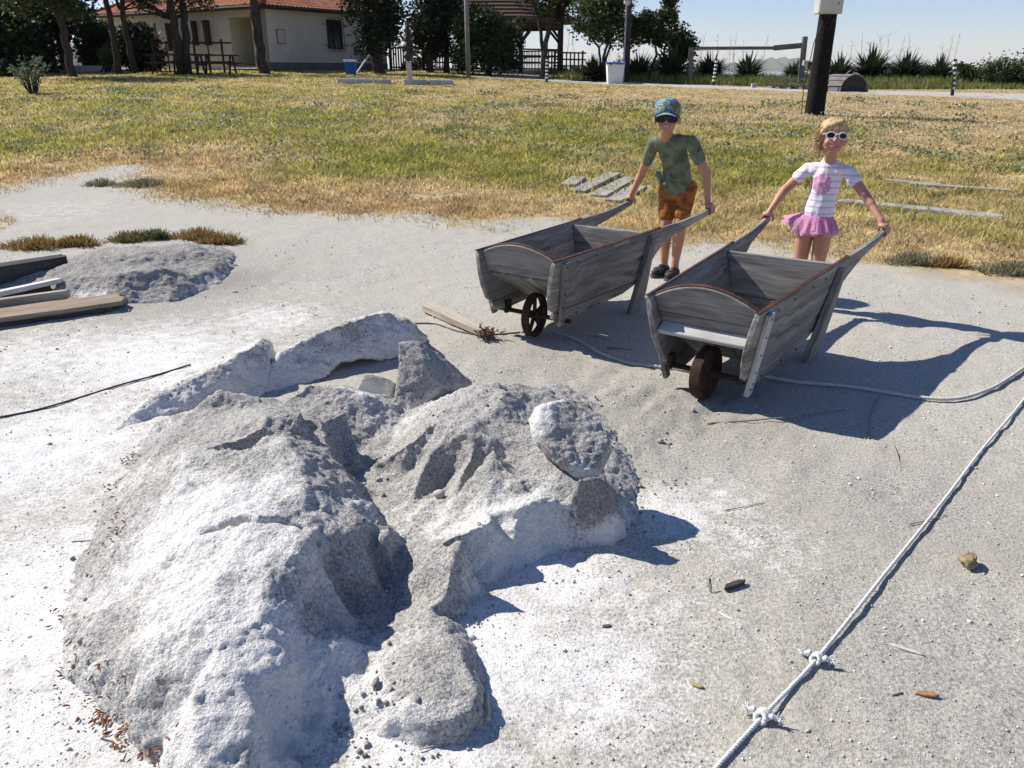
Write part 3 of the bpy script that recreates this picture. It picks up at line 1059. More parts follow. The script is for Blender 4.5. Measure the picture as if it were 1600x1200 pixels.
# ================================================================ grass field
def grass():
    # dry / green mixture laid out over the field
    n = 640000
    u = RNG.random(n)
    Y = 6.0 * (46 / 6.0) ** (u ** .92)
    X = (RNG.random(n) * 2 - 1) * (.70 * Y + 1.0)
    b = bare_at(X, Y)
    P3 = xy0(X, Y)
    pth = sdist(np.stack([X, Y], 1), PATH)
    thin = fbm(P3, .7, 3, 70)
    prob = sstep(.22, -.55, b) * np.where(pth > -.1, .03, 1) * np.clip(.75 + 1.1 * thin, .12, 1)
    right = sstep(0, 8, X)
    for segs, wd in ((SLABS, .20), (KERBS, .13)):
        for p, q in segs:
            dd = seg_dist(X, Y, onground(*p)[:2], onground(*q)[:2])
            prob = prob * np.where(dd + .06 * fbm(P3, 4, 2, 33) < wd, .22, 1)
    worn = seg_dist(X, Y, onground(905, 292)[:2], onground(985, 300)[:2])
    prob = prob * np.clip(.35 + worn * .5, .35, 1)
    keep = RNG.random(n) < prob * (1 - .25 * right)
    X, Y, b, P3 = X[keep], Y[keep], b[keep], P3[keep]; n = len(X)
    Z = ground_z(X, Y)
    # dryness: golden band along the edge, green in the middle on the left, tan to the right
    edge = np.clip(-b, 0, 20)
    dry = 1.08 - 1.0 * sstep(.6, 3.0, edge) + .7 * sstep(0.0, 7, X - .12 * Y) + .55 * sstep(15, 24, Y) * sstep(-7, 4, X) + .25 * sstep(19, 30, Y)
    dry = dry + 1.15 * fbm(P3, .33, 3, 71) + .8 * fbm(P3, 1.3, 4, 72) + RNG.normal(0, .16, n)
    dry = np.clip(dry, 0, 1)
    orange = sstep(2.2, .3, edge) * sstep(3, -2, X)
    green1 = np.array([.19, .225, .045]); green2 = np.array([.52, .47, .12])
    tan = np.array([.68, .54, .29]); gold = np.array([.47, .315, .145])
    t = RNG.random(n)[:, None]
    g = green1 * (1 - t) + green2 * t
    d = tan * (1 - .5 * t) + np.array([.42, .34, .16]) * .5 * t
    d = d * (1 - .7 * orange[:, None]) + gold * .7 * orange[:, None]
    c = g * (1 - dry[:, None]) + d * dry[:, None]
    c *= RNG.uniform(.6, 1.3, n)[:, None] * (1 + .7 * fbm(P3, 2.2, 3, 74))[:, None].clip(.55, 1.35)
    h = (.03 + .055 * RNG.random(n) ** 1.4) * (1 + .5 * thin[keep]) * np.clip(.55 + edge * .4, .55, 1.25) * np.where(dry > .6, .85, 1.1)
    h *= (1 - .45 * sstep(17, 27, Y)) * (1 - .3 * right[keep])
    w = (.0028 + .00058 * Y) * (1 - .35 * sstep(1.2, .2, edge))
    a = RNG.random(n) * 6.28
    lean = RNG.normal(0, .75, (n, 2)) * h[:, None]
    base = np.stack([X, Y, Z - .004], 1)
    sd = np.stack([np.cos(a) * w, np.sin(a) * w, 0 * a], 1)
    mid = base + np.stack([lean[:, 0] * .35, lean[:, 1] * .35, h * .62], 1)
    tip = base + np.stack([lean[:, 0], lean[:, 1], h], 1)
    V = np.stack([base - sd, base + sd, mid + sd * .7, mid - sd * .7, tip], 1).reshape(-1, 3)
    k = 5 * np.arange(n)[:, None]
    F = np.concatenate([np.stack([k + 0, k + 1, k + 2], -1), np.stack([k + 0, k + 2, k + 3], -1), np.stack([k + 3, k + 2, k + 4], -1)], 1).reshape(-1, 3)
    me = mesh_np('grass', V, F)
    set_col(me, np.repeat(c, 3, 0))
    return tag(link('grass', me, leaf_mat('grass_blade', .5)), kind='stuff')


def leaf_mat(name, trans=.4, rough=.6):
    m = Mat(name, rough, .2)
    c = m.attr('col', 'Color')
    m.color(c)
    tr = m.new('ShaderNodeBsdfTranslucent'); m.l.new(c, tr.inputs[0])
    mx = m.new('ShaderNodeMixShader'); mx.inputs[0].default_value = trans
    o = m.n['Material Output']
    m.l.new(m.b.outputs[0], mx.inputs[1]); m.l.new(tr.outputs[0], mx.inputs[2]); m.l.new(mx.outputs[0], o.inputs[0])
    return m.m


def flecks(name, pts, sz, cols, mat, lift=(.04, .16)):
    """small upright flecks: flower heads, seed heads"""
    n = len(pts)
    X, Y = pts[:, 0], pts[:, 1]
    Z = ground_z(X, Y) + RNG.uniform(lift[0], lift[1], n)
    c = np.stack([X, Y, Z], 1)
    s = sz * RNG.uniform(.6, 1.4, n)[:, None]
    d1 = RNG.normal(0, 1, (n, 3)); d1 /= np.linalg.norm(d1, axis=1)[:, None]
    d2 = np.cross(d1, RNG.normal(0, 1, (n, 3))); d2 /= np.linalg.norm(d2, axis=1)[:, None]
    V = np.stack([c + d1 * s, c + d2 * s, c - d1 * s, c - d2 * s], 1).reshape(-1, 3)
    F = np.arange(4 * n).reshape(-1, 4)
    me = mesh_np(name, V, F)
    set_col(me, cols)
    return tag(link(name, me, mat), kind='stuff')


grass()
M_LEAF = leaf_mat('leaf', .25)


def flowers():
    n = 34000
    Y = RNG.uniform(11, 27, n) ; X = RNG.uniform(-1, 1, n) * .68 * Y
    f = fbm(xy0(X, Y), .35, 3, 80)
    band = np.exp(-((Y - (19 + .1 * X)) / 5) ** 2)
    k = RNG.random(n) < np.clip(band * (.25 + 1.2 * f), 0, 1) * .8
    X, Y = X[k], Y[k]
    t = RNG.random(len(X))[:, None]
    cols = np.array([.62, .60, .58]) * (1 - t) + np.array([.40, .36, .36]) * t
    flecks('white_wildflowers', np.stack([X, Y], 1), (.007 + .0006 * Y)[:, None], cols, M_LEAF)


flowers()


def weed_patch():
    """low broad-leaved weeds among the grass"""
    P = []; S = []
    cs = []
    for _ in range(120):
        Y = RNG.uniform(11, 26); X = RNG.uniform(-1, 1) * .66 * Y
        cs.append((X, Y, .35 + .35 * RNG.random()))
    for px, py in ((1345, 230), (1325, 215), (1060, 230), (1150, 240), (700, 210), (1395, 200), (1420, 185), (870, 170), (1480, 210), (1110, 205), (640, 150), (760, 150)):
        g = onground(px, py); cs.append((g[0], g[1], .45))
    for X, Y, r in cs:
        k = 75
        P.append(np.stack([X + RNG.normal(0, r * .5, k), Y + RNG.normal(0, r * .4, k)], 1)); S.append(k)
    P = np.concatenate(P)
    t = RNG.random(len(P))[:, None]
    cols = np.array([.17, .21, .08]) * (1 - t) + np.array([.31, .33, .19]) * t
    flecks('green_weeds', P, (.009 + .0009 * P[:, 1])[:, None], cols, M_LEAF, (.02, .14))


weed_patch()

# ================================================================ the two wooden wheelbarrows
M_WOOD = wood('weathered_grey_wood', (.05, .044, .039), (.205, .192, .175), (.42, .40, .37))
M_WOOD_PALE = wood('pale_sunlit_wood', (.22, .21, .20), (.42, .41, .40), (.58, .57, .55))  # paler copy of the grey wood, gives the front ledge its painted sunlight
M_RUST = plain('rusted_iron', (.022, .014, .011), (.065, .033, .022), 22, .85, .4)
M_STRIP = plain('rust_red_strip', (.115, .047, .032), (.045, .026, .020), 16, .8, .3)


def barrow(name, label, p):
    t = thing(name, label, 'wheelbarrow', (p['X'], p['Y'], p['wz']), 0)
    t.rotation_euler = (p.get('roll', 0), -p['pit'], p['yaw'])
    bpy.context.view_layer.update()
    Mi = t.matrix_world.inverted()
    H, L, Lh, hh, Wf, Wb, wb, tip = (p[k] for k in ('H', 'L', 'Lh', 'hh', 'Wf', 'Wb', 'wb', 'tip'))

    def hw(u, w): return (Wf + (Wb - Wf) * u / L) / 2 * (wb + (1 - wb) * w / H)
    D = math.hypot(H, hw(0, H) - hw(0, 0))
    th = .028
    for s in (-1, 1):                                    # local y: -1 is the right side in the photo
        Pf = Vector((0, s * hw(0, H), H)); Pl = Vector((L, s * hw(L, H), H)); Pb = Vector((0, s * hw(0, 0), 0))
        A = (Pl - Pf).normalized(); B = (Pf - Pb).normalized()
        seam = -.80 * D
        up_out = [(0, 0), (-.010, -.03), (-.016, -.10), (-.008, -.19), (.02, -.27), (.055, seam), (L - .03, seam), (L + .03, -.66 * D), (L + .12, -.42 * D),
                  (L + .20, -.29 * D), (L + .32, -.19 * D), (L + .5 * Lh, -.058), (L + .78 * Lh, hh * .45 - .046), (L + Lh - .02, hh - .040), (L + Lh, hh - .03), (L + Lh + .005, hh - .01),
                  (L + Lh - .01, hh), (L + .8 * Lh, hh * .5 - .002), (L + .5 * Lh, hh * .1), (L + .12, 0.004)]
        board('side_board', up_out, th, Pf, A, B, M_WOOD, t, .005)
        lo_out = [(.058, seam - .004), (tip - .075, -.9 * D), (tip - .03, -.97 * D), (tip + .02, -D), (L - .22, -D + .015), (L - .06, -.86 * D), (L - .034, seam - .004)]
        board('lower_side_plank', lo_out, th - .005, Pf, A, B, M_WOOD, t, .004)
        n = A.cross(B); nout = n * (1 if n.y * s > 0 else -1)
        # front batten nailed on the outside
        board('batten', [(0, 0), (D * 1.0, 0), (D * 1.0, .042), (.0, .05)], .024, Pf + A * .045 - B * .012 + nout * (th / 2 + .0125), (A * .13 - B).normalized(), A, M_WOOD if s > 0 else M_WOOD_PALE if p['pale'] else M_WOOD, t, .004)
        # nails
        mb = MB()
        for k in range(5):
            q = Pf + A * (.068 + .03 * k / 4) - B * (.03 + D * .21 * k) + nout * (th / 2 + .0255)
            mb.box(q, (.008, .008, .004), (A, B, nout))
        for k in range(7):
            q = Pf + A * (.2 + .1 * k + .02 * math.sin(k * 5)) - B * (D * (.93 if k % 2 else .08)) + nout * (th / 2 + .001)
            mb.box(q, (.009, .009, .004), (A, B, nout))
        mb.build('nails', M_RUST, t, local=True)['kind'] = 'stuff'
        # splayed leg
        gb = Mi @ Vector(atz(p['leg'][0], p['leg'][1], 0)) if s < 0 else None
        if s < 0: leg_uv = (gb.x, abs(gb.y), gb.z)
        Ptop = Pf + A * (L - .02) - B * .015 + nout * (th / 2 + .018)
        p['legs'][s] = (Ptop, A.copy(), nout.copy())
        # rust red iron on the top edge
        mb = MB()
        N = 14
        for k in range(N):
            a0 = -.012 + (L + .13) * k / N; a1 = -.012 + (L + .13) * (k + 1) / N
            f = lambda a: (0.004 if a > L else 0) * min(1, (a - L) / .12 if a > L else 0)
            mb.bar(Pf + A * a0 + B * (.0035 + f(a0)), Pf + A * (a1 + .001) + B * (.0035 + f(a1)), th * .62, .006, B)
        mb.build('iron_strip', M_STRIP, t, local=True)
    for s in (-1, 1):
        Ptop, A, nout = p['legs'][s]
        bot = Vector((leg_uv[0], s * leg_uv[1], leg_uv[2] - .004))
        d = (Ptop - bot); Ld = d.length; d.normalize()
        side = A
        wt, wbm = .020, p['legw']
        board('leg', [(0, -wbm * .62), (0, wbm * .38), (Ld * .5, wbm * .30), (Ld, wt * .7), (Ld, -wt)], .034, bot, d, side, M_WOOD, t, .004)

    # front panel: an arched top plank and the plank under it
    up0, up1 = .035, .06
    pd = p['panel']
    def panel_pt(b): return up0 + (up1 - up0) * (-b / pd)
    inset = th / 2 + .002
    c = Vector((up0, 0, H)); Bv = Vector((up0 - up1, 0, pd)).normalized()
    h0 = hw(0, H) - inset
    arc = []
    for k in range(13):
        x = -h0 + 2 * h0 * k / 12
        arc.append((x, -.004 + p['arc'] * (1 - (x / h0) ** 2)))
    split = -pd * p['split']
    hs = hw(0, H + split) - inset; hb = hw(0, H - pd) - inset
    out = [(-hs, split + .002), (hs, split + .002)] + arc[::-1]
    board('front_plank', out, .026, c, (0, -1, 0), Bv, M_WOOD, t, .004)
    if p['split'] < .99:
        board('front_plank', [(-hb, -pd), (hb, -pd), (hs, split - .002), (-hs, split - .002)], .022, c + Vector((.003, 0, 0)), (0, -1, 0), Bv, M_WOOD, t, .004)
    mb = MB()
    for k in range(12):
        a, b = arc[k], arc[k + 1]
        P0 = c + Vector((.004, -a[0], 0)) + Bv * (a[1] + .003); P1 = c + Vector((.004, -b[0], 0)) + Bv * (b[1] + .003)
        mb.bar(P0, P1 + (P1 - P0) * .02, .017, .006, Bv)
    mb.build('iron_strip', M_STRIP, t, local=True)
    # ledge under the right-hand barrow's panel, sunlight on it put into the pale colour
    hl = hw(0, H - pd - .02) - inset
    if p['pale']:
        board('front_ledge', [(-hl, -.052), (hl, -.052), (hl, .012), (-hl, .012)], .024, (up1 - .004, 0, H - pd - .016), (0, -1, 0), (1, 0, .55), M_WOOD_PALE, t, .004)
    # floor: three planks sloping down over the wheel, then level
    for k in range(3):
        f0, f1 = -1 + 2 * k / 3 + .01, -1 + 2 * (k + 1) / 3 - .01
        uA, wA, uB, wB = .070, H - pd - .010, .38, .05
        Lf = math.hypot(uB - uA, wA - wB)
        hA, hB = hw(uA, wA) - inset, hw(uB, wB) - inset
        board('floor_plank', [(0, hA * f0), (Lf, hB * f0), (Lf, hB * f1), (0, hA * f1)], .02, (uA, 0, wA), (uB - uA, 0, wB - wA), (0, 1, 0), M_WOOD, t, .003)
        hC = hw(L, .05) - inset
        board('floor_plank', [(0, hB * f0), (L - uB - .03, hC * f0), (L - uB - .03, hC * f1), (0, hB * f1)], .02, (uB + .01, 0, .055), (1, 0, -.01), (0, 1, 0), M_WOOD, t, .003)
    # back panel of two planks
    hT, hM, hB = hw(L, H) - inset, hw(L, H * .42) - inset, hw(L, .06) - inset
    board('back_plank', [(-hM, H * .42 + .002), (hM, H * .42 + .002), (hT, H - .006), (-hT, H - .012)], .024, (L - .02, 0, 0), (0, -1, 0), (.03, 0, 1), M_WOOD, t, .004)
    board('back_plank', [(-hB, .062), (hB, .062), (hM, H * .42 - .002), (-hM, H * .42 - .002)], .02, (L - .02, 0, 0), (0, -1, 0), (.03, 0, 1), M_WOOD, t, .004)
    # axle and wheel
    ax = p['ax']; u0 = p['wt']; r = p['r']
    hwA = hw(u0, max(ax, 0)) + .04
    mb = MB(); mb.tube([(u0, -hwA, ax), (u0, hwA, ax)], .013, 10)
    mb.box((u0, -hwA + .05, ax + .02), (.05, .02, .07)); mb.box((u0, hwA - .05, ax + .02), (.05, .02, .07))
    mb.build('axle', M_RUST, t, local=True)
    w = bpy.data.objects.new('wheel', None); COL.objects.link(w); w.parent = t; w.location = (u0, p.get('wv', 0), ax); w.empty_display_size = .1
    w.rotation_euler = (math.pi / 2 + p.get('wtilt', 0), 0, p.get('wturn', 0))
    if p['spoked']:
        V, F = lathe([(r - .021, -.020), (r - .004, -.022), (r, -.016), (r, .016), (r - .004, .022), (r - .021, .020)], 36)
        mb = MB(); mb.V = V; mb.F = F[:-2] + [[5 * 36 + k, 5 * 36 + (k + 1) % 36, (k + 1) % 36, k] for k in range(36)]
        mb.build('rim', M_RUST, w, local=True)
        mb = MB(); mb.lathe((0, 0, 0), [(.015, -.04), (.022, -.036), (.024, 0), (.022, .036), (.015, .04)], 20); mb.build('hub', M_RUST, w, local=True)
        for k in range(5):
            a = 2 * math.pi * k / 5 + .3
            d = np.array([math.cos(a), math.sin(a), 0])
            mb = MB(); mb.bar(d * .02, d * (r - .014), .015, .018); mb.build('spoke', M_RUST, w, local=True)
    else:
        mb = MB(); mb.lathe((0, 0, 0), [(.03, -.026), (r - .035, -.020), (r - .012, -.030), (r, -.022), (r + .001, .022), (r - .012, .030), (r - .035, .020), (.03, .026)], 40); mb.build('tyre', M_RUST, w, local=True, smooth=False)
        mb = MB(); mb.lathe((0, 0, 0), [(.018, -.045), (.028, -.042), (.03, 0), (.028, .042), (.018, .045)], 20); mb.build('hub', M_RUST, w, local=True)
    bpy.context.view_layer.update()
    MW = t.matrix_world
    grips = {}
    for s in (-1, 1):
        A = Vector((L, s * hw(L, H), H)) - Vector((0, s * hw(0, H), H)); A.normalize()
        P = Vector((0, s * hw(0, H), H)) + A * (L + Lh - .045) + Vector((0, 0, hh - .022))
        dr = A + Vector((0, 0, hh / Lh * 1.4)); dr.normalize()
        grips[s] = (np.array(MW @ P), np.array((MW.to_3x3() @ dr).normalized()))
    return t, grips


BA, GA = barrow('wheelbarrow', 'grey wooden wheelbarrow with a spoked rusty wheel, held by the boy', dict(X=.016, Y=4.163, yaw=.947, pit=.005, Wf=.496, Wb=.556, H=.36, L=1.017, Lh=.871, hh=.039, wz=.131, tip=.127, wb=.771,
                wt=.19, ax=-.006, r=.124, leg=(993, 487), legw=.15, panel=.115, arc=.062, split=1.0, pale=False, spoked=True, legs={}, wturn=.12))
BB, GB = barrow('wheelbarrow', 'grey wooden wheelbarrow with a solid rusty wheel, held by the girl', dict(X=.821, Y=3.325, yaw=.941, pit=.042, Wf=.501, Wb=.596, H=.413, L=.986, Lh=.767, hh=.04, wz=.057, tip=.205, wb=.66,
                wt=.105, ax=.062, r=.122, leg=(1266, 559), legw=.17, panel=.125, arc=.075, split=.62, pale=True, spoked=False, legs={}, wturn=-.03, wtilt=.03))

# ================================================================ the two children
def skin_mat(name, base, ruddy):
    m = Mat(name, .5, .35)
    v = m.tc('Object')
    m.color(m.mix(m.val(m.noise(v, 9, 3), .35, .7), base, ruddy))
    m.b.inputs['Subsurface Weight'].default_value = .12
    m.b.inputs['Subsurface Radius'].default_value = (.012, .005, .003)
    m.b.inputs['Subsurface Scale'].default_value = .6
    m.bump(m.noise(v, 220, 2), .08, .002)
    return m.m


def body_obj(name, prims, vox, mat, parent, smooth_it=3, fn=None):
    V = []; F = []
    for v, f in prims:
        n = len(V); V += [tuple(q) for q in v]; F += [[i + n for i in g] for g in f]
    me = remesh(V, F, vox, smooth_it)
    co = get_co(me)
    if fn is not None: co = fn(co, get_no(me))
    set_co(me, co - np.array(chain_loc(parent)))
    return link(name, me, mat, parent)


def chain(pts, rads, flat=None):
    return [capsule(pts[i], rads[i], pts[i + 1], rads[i + 1], flat=flat) for i in range(len(pts) - 1)]


def hand_prims(grip, axis, wrist, out_dir, k=1.0):
    """a hand closed over a bar from above: palm on top, four fingers round the outer side, thumb round the inner side"""
    a = unit(axis)
    up = unit(np.array([0, 0, 1.0]) - a * a[2])
    o = unit(np.cross(a, up)); o = o if np.dot(o, out_dir) > 0 else -o
    rb = .023
    g = np.array(grip, float)
    P = []
    palm = g + up * (rb + .013 * k) - o * .002
    P.append(ellipsoid(palm, (a, o, up), (.031 * k, .030 * k, .0145 * k)))
    P += chain([np.array(wrist), g + up * (rb + .020 * k) - o * .012], [.0195 * k, .019 * k])
    lens = [.92, 1.05, 1.0, .82]
    for i in range(4):
        c = g + a * (.0235 - .0157 * i) * k
        fr = .0070 * k * (1 - .05 * i)
        R0 = rb + fr * .9
        pts = []
        for j, deg in enumerate((62, 20, -30, -82)):
            t = R(deg * lens[i] if j == 3 else deg)
            rr = R0 * (1.12 if j == 0 else 1.0)
            pts.append(c + o * math.cos(t) * rr + up * math.sin(t) * rr)
        pts.insert(0, c + up * (rb + .012 * k) + o * .010)
        P += chain(pts, [fr * 1.12, fr * 1.1, fr, fr * .95, fr * .85])
    th = [palm - o * .020 * k + a * .010, g - o * (rb + .010 * k) + up * .008 + a * .022 * k, g - o * (rb + .006) - up * .012 + a * .026 * k]
    P += chain(th, [.0105 * k, .0088 * k, .0072 * k])
    return P


def frame_to(facing):
    f = unit(facing); r = unit(np.cross(f, (0, 0, 1.0))); u = np.cross(r, f)
    return r, u, f                                      # right of the viewer's... sideways, up, forward


def head_prims(c, s, f3, child=1.0):
    r, u, f = f3
    P = [ellipsoid(c + u * .022 * s - f * .008 * s, (r, f, u), (.070 * s, .083 * s, .078 * s)),
         ellipsoid(c - u * .028 * s + f * .018 * s, (r, f, u), (.056 * s, .060 * s, .062 * s)),
         ellipsoid(c - u * .072 * s + f * .040 * s, (r, f, u), (.027 * s, .026 * s, .020 * s)),
         ellipsoid(c - u * .022 * s + f * .078 * s, (r, f, u), (.0105 * s, .014 * s, .011 * s)),
         capsule(c + u * .006 * s + f * .068 * s, .007 * s, c - u * .020 * s + f * .080 * s, .009 * s)]
    for q in (-1, 1):
        P.append(ellipsoid(c + r * q * .072 * s - u * .012 * s - f * .008 * s, (unit(r * q * .5 - f), unit(r * q + f * .4), u), (.016 * s, .008 * s, .024 * s)))
        P.append(ellipsoid(c + r * q * .032 * s - u * .030 * s + f * .055 * s, (r, f, u), (.022 * s, .016 * s, .020 * s)))
    return P


def face_parts(c, s, f3, parent, lip, smile=.5, teeth=True):
    r, u, f = f3
    mx = c - u * .050 * s + f * .0795 * s
    pts = []
    for k in range(9):
        x = -1 + k / 4
        pts.append(mx + r * x * .026 * s + u * (x * x * .012 * smile) * s - f * (x * x * .010) * s)
    mb = MB(); mb.tube(pts, [.002, .004, .0055, .006, .006, .006, .0055, .004, .002], 8)
    mb.build('mouth', lip, parent, smooth=True)
    if teeth:
        pts2 = [p + f * .0042 + u * .0012 for p in pts[1:8]]
        mb = MB(); mb.tube(pts2, [.0012, .0024, .0034, .0038, .0034, .0024, .0012], 8)
        mb.build('teeth', M_TEETH, parent, smooth=True)


def glasses(c, s, f3, parent, frame_mat, lens_mat, rx, ry, square=0.0, gap=.036, fw=.0065, lift=.008):
    r, u, f = f3
    e = c + u * lift * s + f * .088 * s
    root = bpy.data.objects.new('sunglasses', None); COL.objects.link(root); root.parent = parent; root.empty_display_size = .03
    root.location = Vector(e) - chain_loc(parent)
    fr = MB()
    for q in (-1, 1):
        cc = e + r * q * gap * s - f * .006 * s
        nrm = unit(f + r * q * .22); rr = unit(np.cross(u, nrm)); rr = rr if np.dot(rr, r) > 0 else -rr
        ring = []
        for k in range(28):
            a = 2 * math.pi * k / 28
            ca, sa = math.cos(a), math.sin(a)
            pw = 1 - .45 * square
            x = math.copysign(abs(ca) ** pw, ca) * rx * s; y = math.copysign(abs(sa) ** pw, sa) * ry * s
            ring.append(cc + rr * x + u * y)
        V, F = tube(ring + [ring[0]], fw * s, 8, False); fr.add(V, F)
        le = MB(); le.add([p + nrm * .0022 for p in ring] + [p - nrm * .0012 for p in ring] , [list(range(28)), list(range(28, 56))[::-1]] + [[k, 28 + k, 28 + (k + 1) % 28, (k + 1) % 28] for k in range(28)])
        le.build('lens', lens_mat, root)
        hinge = cc + r * q * (rx + .004) * s + u * ry * .45 * s - f * .004
        fr.tube([hinge, hinge + r * q * .004 * s - f * .035 * s, c + r * q * .076 * s - u * .002 * s - f * .012 * s], [.004 * s, .0035 * s, .003 * s], 6)
    fr.tube([e - r * (gap - rx) * s * .9 + u * .004 * s, e + f * .004 * s + u * .008 * s, e + r * (gap - rx) * s * .9 + u * .004 * s], .0045 * s, 8)
    fr.build('frame', frame_mat, root, smooth=True)
    return root


def shoe(ankle, toe_dir, parent, mat, sole_mat, sandal=False):
    """one shoe on the ground below an ankle"""
    d = unit((toe_dir[0], toe_dir[1], 0)); a = np.array([ankle[0], ankle[1], 0.0]); s = np.array([-d[1], d[0], 0])
    z0 = hit_g(a[0], a[1])
    P = [ellipsoid(a + d * .075 + (0, 0, z0 + .036), (d, s, (0, 0, 1)), (.055, .035, .027)), ellipsoid(a + d * .01 + (0, 0, z0 + .048), (d, s, (0, 0, 1)), (.060, .033, .042)),
         ellipsoid(a - d * .018 + (0, 0, z0 + .040), (d, s, (0, 0, 1)), (.034, .032, .038))]
    o = body_obj('shoe', P, .005, mat, parent, 2)
    mb = MB()
    out = [(-.054, 0), (-.04, .026), (0, .031), (.05, .036), (.09, .038), (.122, .026), (.133, 0), (.122, -.026), (.09, -.038), (.05, -.036), (0, -.031), (-.04, -.026)]
    V = [a + d * x + s * y + np.array([0, 0, z0 + h]) for h in (.001, .018) for x, y in out]
    n = len(out)
    mb.add(V, [list(range(n))[::-1], list(range(n, 2 * n))] + [[i, (i + 1) % n, n + (i + 1) % n, n + i] for i in range(n)])
    mb.build('sole', sole_mat, o)
    for k in (.045, .075):
        ring = [a + d * (k + .004 * math.sin(q)) + s * .036 * math.cos(q) + np.array([0, 0, z0 + .034 + .034 * math.sin(q)]) for q in np.linspace(-.2, math.pi + .2, 12)]
        mb = MB(); mb.tube(ring, .005, 6); mb.build('strap', sole_mat, o, smooth=True)
    return o


def hit_g(x, y): return float(ground_z([x], [y])[0])


M_TEETH = plain('teeth_enamel', (.7, .68, .62), None, 20, .3)
M_LIP = plain('lips', (.42, .15, .13), (.36, .13, .11), 30, .45)
M_LENS = plain('dark_lens', (.010, .008, .010), (.020, .013, .012), 5, .18, spec=.25)
M_BLACKP = plain('black_plastic', (.02, .018, .018), None, 5, .3, spec=.5)
M_SHOE = plain('black_sandal', (.025, .024, .022), (.06, .055, .05), 30, .7, .3)
M_SOLE = plain('grey_sole', (.09, .09, .085), None, 20, .8)
SKIN_B = skin_mat('skin_tanned', (.48, .255, .155), (.43, .205, .125))
SKIN_G = skin_mat('skin_tanned_girl', (.47, .25, .165), (.43, .205, .135))


def fold(amp, sc, seed):
    def fn(co, no):
        q = co * np.array([1, 1, .55])
        return co + no * (amp * fbm(q, sc, 3, seed))[:, None]
    return fn


